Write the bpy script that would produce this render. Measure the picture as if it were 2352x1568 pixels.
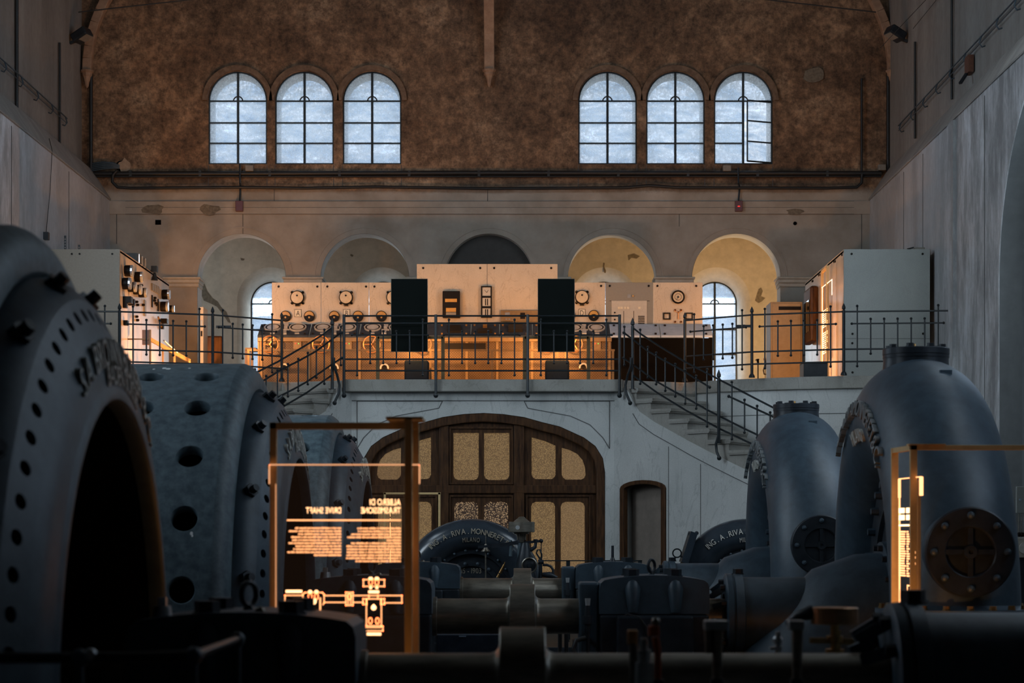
import bpy, bmesh, math, random
from math import sin, cos, pi, radians, sqrt, atan2
from mathutils import Vector, Matrix
from mathutils.geometry import tessellate_polygon

# ------------------------------------------------------------------ clear, camera, world, lights, exposure
for _o in list(bpy.data.objects):
    bpy.data.objects.remove(_o, do_unlink=True)
SC = bpy.context.scene
COL = SC.collection
random.seed(7)
F = 5000.0           # focal length in pixels of the 2352 px wide frame
EYE = 1.6            # eye height above the hall floor
VX, VY = 1200.0, 1220.0

cam_d = bpy.data.cameras.new('camera')
cam_d.sensor_width = 36.0
cam_d.lens = F * 36.0 / 2352.0
cam_d.shift_x = (1176.0 - VX) / 2352.0
cam_d.shift_y = (VY - 784.0) / 2352.0
cam_d.clip_end = 600
cam_d.dof.use_dof = True
cam_d.dof.focus_distance = 30.0
cam_d.dof.aperture_fstop = 3.0
cam = bpy.data.objects.new('camera', cam_d)
COL.objects.link(cam)
cam.location = (0, 0, EYE)
cam.rotation_euler = (pi / 2, 0, 0)
SC.camera = cam

SC.view_settings.view_transform = 'Standard'
SC.view_settings.look = 'None'
SC.view_settings.gamma = 1.0
SC.view_settings.use_curve_mapping = False
SC.view_settings.exposure = 0.0

world = bpy.data.worlds.new('sky')
SC.world = world
world.use_nodes = True
wn = world.node_tree.nodes
wn['Background'].inputs['Color'].default_value = (0.68, 0.81, 1.0, 1)
wn['Background'].inputs['Strength'].default_value = 2.5
SC.cycles.max_bounces = 8
SC.cycles.diffuse_bounces = 4
SC.cycles.glossy_bounces = 3
SC.cycles.transparent_max_bounces = 16
SC.cycles.use_denoising = True
SC.cycles.sample_clamp_indirect = 3.0
SC.cycles.caustics_reflective = False
SC.cycles.caustics_refractive = False

COOL = (0.80, 0.92, 1.0)
WARM = (1.0, 0.43, 0.13)

def area_light(name, loc, direction, sx, sy, power, color, spread=pi):
    d = bpy.data.lights.new(name, 'AREA')
    d.shape = 'RECTANGLE'
    d.size = sx
    d.size_y = sy
    d.energy = power
    d.color = color
    d.spread = spread
    o = bpy.data.objects.new(name, d)
    COL.objects.link(o)
    o.location = loc
    o.rotation_euler = Vector(direction).to_track_quat('-Z', 'Y').to_euler()
    return o

# geometry of the hall
XL, XR = -7.77, 6.54          # lower faces of the side walls
XLU, XRU = -8.30, 6.90        # upper faces, above the ledge
ZB = 41.0                     # back wall
ZC = 46.3                     # passage wall behind the arches
FLR = 3.99                    # balcony floor
X0 = -0.625                   # axis of the building
CEIL = 13.2

# daylight through the tall windows of the side walls (y positions of their bays)
BAYS = (26.2, 15.6, 5.0)
LIT_BAYS = BAYS[:2]
for _y, _p in zip(LIT_BAYS, (1.0, 0.42)):
    area_light('daylight_or_fill', (XR + 0.30, _y, 6.3), (-1, 0.9, 0.0), 3.4, 2.6, 130 * _p, COOL)
    area_light('daylight_or_fill', (XL - 0.30, _y, 6.3), (1, 0.9, 0.0), 3.4, 2.6, 280 * _p, COOL)
# and through the high windows of the upper side walls
HIGH = (27.5, 19.0)
for _i, _y in enumerate(HIGH):
    area_light('daylight_or_fill', (XRU - 0.03, _y, 11.0), (-1, 0.5, -0.6), 4.6, 2.2, (180, 130)[_i], COOL)
    area_light('daylight_or_fill', (XLU + 0.03, _y, 11.0), (1, 0.5, -0.6), 4.6, 2.2, (180, 130)[_i], COOL)

def P(px, py, d):
    """a point seen at pixel (px, py) of the photograph, d metres into the hall"""
    return Vector(((px - VX) * d / F, d, EYE + (VY - py) * d / F))

def zz(py, d):
    return EYE + (VY - py) * d / F

def xx(px, d):
    return (px - VX) * d / F

# ------------------------------------------------------------------ materials
def new_mat(name):
    m = bpy.data.materials.new(name)
    m.use_nodes = True
    nt = m.node_tree
    return m, nt, nt.nodes, nt.links, nt.nodes['Principled BSDF']

def noise(nt, scale, detail=6, rough=0.6, coord=None, vec_scale=None):
    n = nt.nodes.new('ShaderNodeTexNoise')
    n.inputs['Scale'].default_value = scale
    n.inputs['Detail'].default_value = detail
    n.inputs['Roughness'].default_value = rough
    tc = nt.nodes.new('ShaderNodeTexCoord')
    if vec_scale:
        mp = nt.nodes.new('ShaderNodeMapping')
        mp.inputs['Scale'].default_value = vec_scale
        nt.links.new(tc.outputs['Object'], mp.inputs['Vector'])
        nt.links.new(mp.outputs['Vector'], n.inputs['Vector'])
    else:
        nt.links.new(tc.outputs['Object'], n.inputs['Vector'])
    return n

def ramp(nt, src, stops):
    r = nt.nodes.new('ShaderNodeValToRGB')
    el = r.color_ramp.elements
    el[0].position, el[0].color = stops[0][0], (*stops[0][1], 1)
    el[1].position, el[1].color = stops[-1][0], (*stops[-1][1], 1)
    for p, c in stops[1:-1]:
        e = el.new(p)
        e.color = (*c, 1)
    nt.links.new(src, r.inputs['Fac'])
    return r

def mix(nt, fac, a, b, mode='MIX'):
    m = nt.nodes.new('ShaderNodeMix')
    m.data_type = 'RGBA'
    m.blend_type = mode
    for sock, v in ((m.inputs[0], fac), (m.inputs[6], a), (m.inputs[7], b)):
        if hasattr(v, 'links') or hasattr(v, 'is_linked'):
            nt.links.new(v, sock)
        elif isinstance(v, (tuple, list)):
            sock.default_value = (*v[:3], 1)
        else:
            sock.default_value = v
    return m.outputs[2]

def bump(nt, b, src, strength=0.2, dist=0.02):
    n = nt.nodes.new('ShaderNodeBump')
    n.inputs['Strength'].default_value = strength
    n.inputs['Distance'].default_value = dist
    nt.links.new(src, n.inputs['Height'])
    nt.links.new(n.outputs['Normal'], b.inputs['Normal'])

def simple(name, c1, c2=None, scale=4, rough=0.5, metal=0.0, bmp=0.0, vec=None, detail=6, lo=0.35, hi=0.65, spec=0.5):
    m, nt, N, L, b = new_mat(name)
    b.inputs['Roughness'].default_value = rough
    b.inputs['Metallic'].default_value = metal
    b.inputs['Specular IOR Level'].default_value = spec
    c2 = c2 or tuple(x * 0.8 for x in c1)
    n = noise(nt, scale, detail, 0.65, vec_scale=vec)
    r = ramp(nt, n.outputs['Fac'], [(lo, c2), (hi, c1)])
    L.new(r.outputs['Color'], b.inputs['Base Color'])
    if bmp:
        bump(nt, b, n.outputs['Fac'], bmp, 0.01)
    return m

def emissive(name, color, strength):
    m, nt, N, L, b = new_mat(name)
    b.inputs['Base Color'].default_value = (*color, 1)
    b.inputs['Emission Color'].default_value = (*color, 1)
    b.inputs['Emission Strength'].default_value = strength
    return m

M = {}
M['iron'] = simple('painted_iron', (0.040, 0.068, 0.092), (0.023, 0.040, 0.057), 7, 0.46, 0.0, 0.12)
M['iron_light'] = simple('dusty_casing_paint', (0.088, 0.130, 0.150), (0.031, 0.054, 0.069), 11, 0.5, 0.0, 0.15, detail=9)
M['iron_dark'] = simple('dark_iron', (0.022, 0.028, 0.036), (0.010, 0.014, 0.019), 6, 0.38, 0.0, 0.06, spec=0.3)
M['black'] = simple('black_void', (0.004, 0.004, 0.005), (0.002, 0.002, 0.003), 3, 0.9, spec=0.0)  # near-black stands in for the shade inside machines and holes
M['wrought'] = simple('wrought_iron', (0.014, 0.020, 0.024), (0.008, 0.012, 0.015), 30, 0.4, 0.0, spec=0.35)
M['steel'] = simple('oiled_steel', (0.30, 0.27, 0.22), (0.16, 0.145, 0.12), 3, 0.36, 0.75, 0.05, vec=(1, 1, 6))
M['steel_bright'] = simple('bright_steel', (0.55, 0.57, 0.58), (0.4, 0.42, 0.43), 8, 0.3, 0.35)
M['letter_dark'] = simple('painted_cast_letters', (0.20, 0.22, 0.225), (0.11, 0.13, 0.14), 20, 0.5)
M['brass'] = simple('aged_brass', (0.55, 0.32, 0.11), (0.33, 0.18, 0.07), 12, 0.35, 0.85)
M['bronze'] = simple('bronze_frame', (0.22, 0.14, 0.06), (0.17, 0.105, 0.045), 20, 0.45, 0.3)
M['bronze_exhibit'] = simple('pale_bronze_frame', (0.66, 0.46, 0.21), (0.58, 0.40, 0.18), 20, 0.5, 0.0)
M['letter'] = simple('cast_letters', (0.62, 0.62, 0.56), (0.34, 0.34, 0.31), 20, 0.6)
M['letter_white'] = simple('white_letters', (0.62, 0.60, 0.55), (0.45, 0.43, 0.38), 20, 0.6)
M['cream_letter'] = simple('cream_letters', (0.33, 0.29, 0.22), (0.24, 0.21, 0.16), 20, 0.6)
M['text_black'] = simple('black_lettering', (0.015, 0.014, 0.012), None, 5, 0.6)
M['wood'] = simple('dark_walnut', (0.090, 0.040, 0.015), (0.022, 0.009, 0.004), 3, 0.5, 0, 0.05, vec=(8, 8, 1), spec=0.2)
M['wood_light'] = simple('varnished_wood', (0.28, 0.13, 0.05), (0.17, 0.075, 0.03), 3, 0.4, 0, 0.04, vec=(6, 6, 1))
M['screen'] = simple('black_glossy_screen', (0.010, 0.013, 0.012), None, 3, 0.08)
M['desk_top'] = simple('dark_slate_desk_top', (0.040, 0.052, 0.072), (0.026, 0.034, 0.048), 8, 0.55, spec=0.06)  # slate, with a bluish window reflection mixed into the colour
M['desk_black'] = simple('black_desk_plate', (0.003, 0.0025, 0.002), None, 8, 0.7, spec=0.04)
M['board_dark'] = simple('dark_grey_board', (0.055, 0.055, 0.052), (0.045, 0.045, 0.043), 8, 0.8)
M['desk_plate'] = simple('sky_tinted_desk_plate', (0.36, 0.44, 0.55), (0.29, 0.36, 0.46), 6, 0.5, 0.0, spec=0.08)  # sky-blue reflection on the plates put into their base colour
M['chrome'] = simple('dial_glass', (0.65, 0.68, 0.70), (0.5, 0.52, 0.55), 10, 0.15, 0.6)
M['amber'] = simple('aged_dial_face', (0.50, 0.28, 0.07), (0.40, 0.21, 0.05), 14, 0.3)
M['dial_dark'] = simple('dark_dial_part', (0.010, 0.008, 0.007), None, 14, 0.4, spec=0.12)
M['copper'] = simple('copper_wheel', (0.62, 0.28, 0.10), (0.45, 0.20, 0.07), 12, 0.35, 0.6)
M['grey_panel'] = simple('grey_enamel_panel', (0.20, 0.185, 0.15), (0.185, 0.17, 0.14), 30, 0.45)
M['pale_panel'] = simple('pale_enamel', (0.42, 0.39, 0.33), (0.38, 0.35, 0.30), 30, 0.5)
M['seat_blue'] = simple('dark_blue_upholstery', (0.012, 0.020, 0.034), None, 30, 0.9, spec=0.05)
M['red'] = simple('dark_red_enamel', (0.10, 0.010, 0.010), None, 20, 0.4)
M['orange'] = simple('orange_handle_paint', (0.62, 0.12, 0.03), (0.5, 0.09, 0.025), 20, 0.4)
M['rubber'] = simple('black_cable', (0.012, 0.012, 0.013), None, 20, 0.5)
M['junction'] = simple('grey_plastic', (0.24, 0.22, 0.19), None, 20, 0.6)
M['joint'] = simple('dark_joint', (0.10, 0.10, 0.10), None, 20, 0.8)
M['reveal'] = simple('white_reveal_plaster', (0.72, 0.74, 0.74), (0.58, 0.60, 0.58), 5, 0.9)
M['lamp_warm'] = emissive('warm_lamp', (1.0, 0.50, 0.17), 14)
M['engraving'] = emissive('lit_engraving', (1.0, 0.44, 0.18), 2.5)
M['engraving_bright'] = emissive('bright_lit_engraving', (1.0, 0.55, 0.26), 4.0)
M['lit_edge'] = emissive('lit_glass_edge', (1.0, 0.46, 0.22), 1.0)
M['led_red'] = emissive('red_led', (1.0, 0.03, 0.02), 1.6)
M['led_green'] = emissive('green_led', (0.15, 0.8, 0.15), 1.0)

def marble(name, c1, c2, vein, rough=0.28, vs=1.6, spec=0.5, vf=0.35):
    m, nt, N, L, b = new_mat(name)
    b.inputs['Roughness'].default_value = rough
    b.inputs['Specular IOR Level'].default_value = spec
    n1 = noise(nt, vs, 8, 0.65)
    base = ramp(nt, n1.outputs['Fac'], [(0.3, c2), (0.7, c1)])
    tc = N.new('ShaderNodeTexCoord')
    mp = N.new('ShaderNodeMapping')
    mp.inputs['Rotation'].default_value = (0.5, 0.7, 0.4)
    mp.inputs['Scale'].default_value = (1.0, 1.0, 0.35)
    L.new(tc.outputs['Object'], mp.inputs['Vector'])
    w = N.new('ShaderNodeTexNoise')
    w.inputs['Scale'].default_value = vs * 2.2
    w.inputs['Detail'].default_value = 10
    w.inputs['Distortion'].default_value = 1.4
    L.new(mp.outputs['Vector'], w.inputs['Vector'])
    v = ramp(nt, w.outputs['Fac'], [(0.485, (0, 0, 0)), (0.5, (1, 1, 1)), (0.515, (0, 0, 0))])
    mm = N.new('ShaderNodeMath'); mm.operation = 'MULTIPLY'; mm.inputs[1].default_value = vf
    L.new(v.outputs['Color'], mm.inputs[0])
    col = mix(nt, mm.outputs[0], base.outputs['Color'], vein)
    g = noise(nt, 60, 3, 0.6)
    gr = ramp(nt, g.outputs['Fac'], [(0.3, (0.86, 0.86, 0.86)), (0.7, (1, 1, 1))])
    col = mix(nt, 1.0, col, gr.outputs['Color'], 'MULTIPLY')
    L.new(col, b.inputs['Base Color'])
    bump(nt, b, n1.outputs['Fac'], 0.05, 0.01)
    return m

M['marble'] = marble('grey_marble', (0.58, 0.59, 0.575), (0.46, 0.475, 0.46), (0.22, 0.23, 0.23), vs=1.1)
M['marble_panel'] = marble('veined_white_marble', (0.56, 0.47, 0.355), (0.47, 0.39, 0.29), (0.22, 0.15, 0.09), 0.3, 2.6)
M['marble_cabinet'] = marble('pale_grey_marble', (0.33, 0.345, 0.32), (0.27, 0.29, 0.275), (0.26, 0.26, 0.25), 0.35, 1.6)
M['stair'] = marble('worn_stair_stone', (0.36, 0.35, 0.32), (0.25, 0.24, 0.21), (0.12, 0.11, 0.10), 0.5, 1.6)

def wall_back_mat():
    m, nt, N, L, b = new_mat('back_wall_plaster')
    b.inputs['Roughness'].default_value = 0.85
    n1 = noise(nt, 0.9, 12, 0.80)
    brown = ramp(nt, n1.outputs['Fac'], [(0.30, (0.055, 0.030, 0.017)), (0.45, (0.150, 0.094, 0.058)), (0.56, (0.23, 0.150, 0.095)), (0.72, (0.44, 0.32, 0.22))])
    n2 = noise(nt, 7.5, 10, 0.8)
    sp = ramp(nt, n2.outputs['Fac'], [(0.38, (0.36, 0.34, 0.32)), (0.5, (0.92, 0.92, 0.92)), (0.62, (1.65, 1.55, 1.45))])
    brown2 = mix(nt, 1.0, brown.outputs['Color'], sp.outputs['Color'], 'MULTIPLY')
    n5 = noise(nt, 0.28, 5, 0.6)
    lg = ramp(nt, n5.outputs['Fac'], [(0.36, (0.50, 0.47, 0.45)), (0.62, (1.12, 1.1, 1.06))])
    brown2 = mix(nt, 1.0, brown2, lg.outputs['Color'], 'MULTIPLY')
    n3 = noise(nt, 1.6, 8, 0.6)
    cream = ramp(nt, n3.outputs['Fac'], [(0.3, (0.26, 0.225, 0.185)), (0.7, (0.40, 0.36, 0.31))])
    tc = N.new('ShaderNodeTexCoord')
    sx = N.new('ShaderNodeSeparateXYZ')
    L.new(tc.outputs['Object'], sx.inputs[0])
    a = N.new('ShaderNodeMath'); a.operation = 'MULTIPLY_ADD'
    L.new(n1.outputs['Fac'], a.inputs[0]); a.inputs[1].default_value = 0.5
    L.new(sx.outputs['Z'], a.inputs[2])
    mr = N.new('ShaderNodeMapRange')
    mr.inputs['From Min'].default_value = 8.22
    mr.inputs['From Max'].default_value = 8.36
    L.new(a.outputs[0], mr.inputs['Value'])
    col = mix(nt, mr.outputs[0], cream.outputs['Color'], brown2)
    L.new(col, b.inputs['Base Color'])
    bump(nt, b, n2.outputs['Fac'], 0.35, 0.02)
    return m
M['wall_back'] = wall_back_mat()

def plaster(name, c1, c2, sc=1.0, streak=True, rough=0.7):
    m, nt, N, L, b = new_mat(name)
    b.inputs['Roughness'].default_value = rough
    n1 = noise(nt, sc, 9, 0.65, vec_scale=(1, 1, 0.22) if streak else None)
    n2 = noise(nt, sc * 7, 6, 0.6)
    r1 = ramp(nt, n1.outputs['Fac'], [(0.3, c2), (0.68, c1)])
    r2 = ramp(nt, n2.outputs['Fac'], [(0.3, (0.85, 0.85, 0.85)), (0.7, (1.06, 1.06, 1.06))])
    L.new(mix(nt, 1.0, r1.outputs['Color'], r2.outputs['Color'], 'MULTIPLY'), b.inputs['Base Color'])
    bump(nt, b, n2.outputs['Fac'], 0.2, 0.01)
    return m
M['side_upper'] = plaster('grey_side_plaster', (0.30, 0.30, 0.29), (0.17, 0.16, 0.15))
def side_lower_mat():
    m, nt, N, L, b = new_mat('polished_side_wall')
    n1 = noise(nt, 0.9, 8, 0.6, vec_scale=(1, 1, 0.2))
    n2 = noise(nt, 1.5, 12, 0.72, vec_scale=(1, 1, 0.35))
    n3 = noise(nt, 9, 6, 0.6)
    r1 = ramp(nt, n1.outputs['Fac'], [(0.3, (0.36, 0.37, 0.38)), (0.68, (0.54, 0.55, 0.57))])
    sheen_streaks = ramp(nt, n2.outputs['Fac'], [(0.40, (0.25, 0.255, 0.26)), (0.50, (0.42, 0.43, 0.44)), (0.60, (0.62, 0.64, 0.67))])  # bright and dull streaks of reflected light painted into the wall colour
    r3 = ramp(nt, n3.outputs['Fac'], [(0.3, (0.86, 0.86, 0.86)), (0.7, (1.05, 1.05, 1.05))])
    tc = N.new('ShaderNodeTexCoord'); sx = N.new('ShaderNodeSeparateXYZ')
    L.new(tc.outputs['Object'], sx.inputs[0])
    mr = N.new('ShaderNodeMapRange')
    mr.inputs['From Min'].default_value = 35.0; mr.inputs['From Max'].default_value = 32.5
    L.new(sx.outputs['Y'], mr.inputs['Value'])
    col = mix(nt, mr.outputs[0], r1.outputs['Color'], sheen_streaks.outputs['Color'])
    L.new(mix(nt, 1.0, col, r3.outputs['Color'], 'MULTIPLY'), b.inputs['Base Color'])
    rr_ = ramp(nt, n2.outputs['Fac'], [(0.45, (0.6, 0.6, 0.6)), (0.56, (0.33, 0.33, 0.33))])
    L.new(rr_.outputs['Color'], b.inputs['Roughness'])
    bump(nt, b, n3.outputs['Fac'], 0.15, 0.01)
    return m
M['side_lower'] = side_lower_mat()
M['niche'] = plaster('brown_niche_plaster', (0.23, 0.19, 0.155), (0.17, 0.14, 0.115), 1.5)
M['bay'] = plaster('dull_grey_bay_plaster', (0.17, 0.185, 0.19), (0.12, 0.13, 0.135), 0.8)
M['ledge'] = plaster('ledge_stone', (0.34, 0.33, 0.31), (0.22, 0.21, 0.20), 2)
M['passage'] = plaster('passage_plaster', (0.52, 0.475, 0.40), (0.41, 0.37, 0.31), 1.1, False)
M['ceiling'] = plaster('ceiling_plaster', (0.16, 0.13, 0.10), (0.10, 0.08, 0.06), 1)
M['floor'] = simple('dark_floor_tiles', (0.085, 0.075, 0.062), (0.05, 0.045, 0.04), 2, 0.4)
M['rib'] = simple('pale_rib_stone', (0.36, 0.24, 0.16), (0.24, 0.15, 0.10), 6, 0.8)

def dirty_glass():
    m, nt, N, L, b = new_mat('dirty_window_glass')
    out = N['Material Output']
    tr = N.new('ShaderNodeBsdfTransparent')
    tr.inputs['Color'].default_value = (0.88, 0.92, 0.96, 1)
    tl = N.new('ShaderNodeBsdfTranslucent')
    tl.inputs['Color'].default_value = (0.86, 0.90, 0.92, 1)
    n = noise(nt, 26, 8, 0.7)
    n2 = noise(nt, 3, 4, 0.6)
    n4 = noise(nt, 9, 6, 0.7, vec_scale=(5, 5, 0.5))
    r = ramp(nt, n.outputs['Fac'], [(0.35, (0.05, 0.05, 0.05)), (0.68, (0.85, 0.85, 0.85))])
    r2 = ramp(nt, n2.outputs['Fac'], [(0.3, (0.6, 0.6, 0.6)), (0.7, (1.0, 1.0, 1.0))])
    r4 = ramp(nt, n4.outputs['Fac'], [(0.55, (0, 0, 0)), (0.78, (0.5, 0.5, 0.5))])
    f = mix(nt, 1.0, r.outputs['Color'], r2.outputs['Color'], 'MULTIPLY')
    f = mix(nt, 1.0, f, r4.outputs['Color'], 'ADD')
    ms = N.new('ShaderNodeMixShader')
    L.new(f, ms.inputs[0])
    L.new(tr.outputs[0], ms.inputs[1])
    L.new(tl.outputs[0], ms.inputs[2])
    L.new(ms.outputs[0], out.inputs['Surface'])
    return m
M['glass_dirty'] = dirty_glass()

def clear_glass(name, tint, refl=0.07):
    m, nt, N, L, b = new_mat(name)
    out = N['Material Output']
    tr = N.new('ShaderNodeBsdfTransparent')
    tr.inputs['Color'].default_value = (*tint, 1)
    gl = N.new('ShaderNodeBsdfGlossy')
    gl.inputs['Roughness'].default_value = 0.03
    ms = N.new('ShaderNodeMixShader')
    ms.inputs[0].default_value = refl
    L.new(tr.outputs[0], ms.inputs[1])
    L.new(gl.outputs[0], ms.inputs[2])
    L.new(ms.outputs[0], out.inputs['Surface'])
    return m
M['glass'] = clear_glass('exhibit_glass', (0.97, 0.95, 0.93), 0.05)

def glow_glass():
    # scattered edge light of the exhibit pane imitated by a faint brownish emission
    m, nt, N, L, b = new_mat('edge_lit_glass')
    out = N['Material Output']
    tr = N.new('ShaderNodeBsdfTransparent')
    tr.inputs['Color'].default_value = (0.90, 0.88, 0.86, 1)
    em = N.new('ShaderNodeEmission')
    em.inputs['Color'].default_value = (1.0, 0.52, 0.30, 1)
    em.inputs['Strength'].default_value = 0.0035
    ad = N.new('ShaderNodeAddShader')
    L.new(tr.outputs[0], ad.inputs[0])
    L.new(em.outputs[0], ad.inputs[1])
    L.new(ad.outputs[0], out.inputs['Surface'])
    return m
M['glass_lit'] = glow_glass()

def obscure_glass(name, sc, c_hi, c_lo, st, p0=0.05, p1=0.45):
    # figured glass of the wooden doors: glow of a lit room imitated by emissive grain
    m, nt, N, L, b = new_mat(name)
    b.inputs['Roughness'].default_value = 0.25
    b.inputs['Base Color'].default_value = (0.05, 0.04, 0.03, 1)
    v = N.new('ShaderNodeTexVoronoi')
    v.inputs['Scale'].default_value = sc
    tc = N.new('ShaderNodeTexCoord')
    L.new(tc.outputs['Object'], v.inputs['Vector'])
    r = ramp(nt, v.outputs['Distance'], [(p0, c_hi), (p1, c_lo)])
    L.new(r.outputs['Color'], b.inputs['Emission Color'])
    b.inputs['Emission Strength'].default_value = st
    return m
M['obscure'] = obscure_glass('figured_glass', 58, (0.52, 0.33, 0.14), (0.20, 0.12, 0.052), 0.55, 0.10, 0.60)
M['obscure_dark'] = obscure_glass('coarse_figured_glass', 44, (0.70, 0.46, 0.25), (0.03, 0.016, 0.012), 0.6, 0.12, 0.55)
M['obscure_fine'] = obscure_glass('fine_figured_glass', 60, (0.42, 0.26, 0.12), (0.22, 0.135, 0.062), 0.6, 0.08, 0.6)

def perforated():
    m, nt, N, L, b = new_mat('perforated_bronze_sheet')
    b.inputs['Roughness'].default_value = 0.42
    b.inputs['Metallic'].default_value = 0.35
    tc = N.new('ShaderNodeTexCoord')
    sx = N.new('ShaderNodeSeparateXYZ')
    L.new(tc.outputs['Object'], sx.inputs[0])
    def mth(op, a, bb=None, c=None):
        n = N.new('ShaderNodeMath'); n.operation = op
        for i, v in enumerate((a, bb, c)):
            if v is None: continue
            if hasattr(v, 'is_linked'): L.new(v, n.inputs[i])
            else: n.inputs[i].default_value = v
        return n.outputs[0]
    s = 0.042
    u = mth('DIVIDE', sx.outputs['X'], s)
    w = mth('DIVIDE', sx.outputs['Z'], s)
    a = mth('ADD', u, w); d = mth('SUBTRACT', u, w)
    fa = mth('SUBTRACT', mth('FRACT', a), 0.5); fd = mth('SUBTRACT', mth('FRACT', d), 0.5)
    rr = mth('ADD', mth('MULTIPLY', fa, fa), mth('MULTIPLY', fd, fd))
    hole = mth('LESS_THAN', rr, 0.050)
    n1 = noise(nt, 3, 5, 0.6)
    base = ramp(nt, n1.outputs['Fac'], [(0.3, (0.075, 0.042, 0.017)), (0.7, (0.135, 0.080, 0.034))])
    col = mix(nt, hole, base.outputs['Color'], (0.006, 0.004, 0.003))
    L.new(col, b.inputs['Base Color'])
    return m
M['perforated'] = perforated()

def hill_mat():
    m, nt, N, L, b = new_mat('wooded_hillside')
    b.inputs['Roughness'].default_value = 0.95
    n1 = noise(nt, 0.9, 12, 0.75)
    r = ramp(nt, n1.outputs['Fac'], [(0.35, (0.16, 0.19, 0.22)), (0.47, (0.34, 0.36, 0.37)), (0.56, (0.52, 0.47, 0.42)), (0.66, (0.76, 0.79, 0.82))])
    L.new(r.outputs['Color'], b.inputs['Base Color'])
    return m
M['hill'] = hill_mat()

# ------------------------------------------------------------------ mesh helpers
def wloc(o):
    v = Vector((0, 0, 0))
    while o is not None:
        v += o.location
        o = o.parent
    return v

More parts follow.
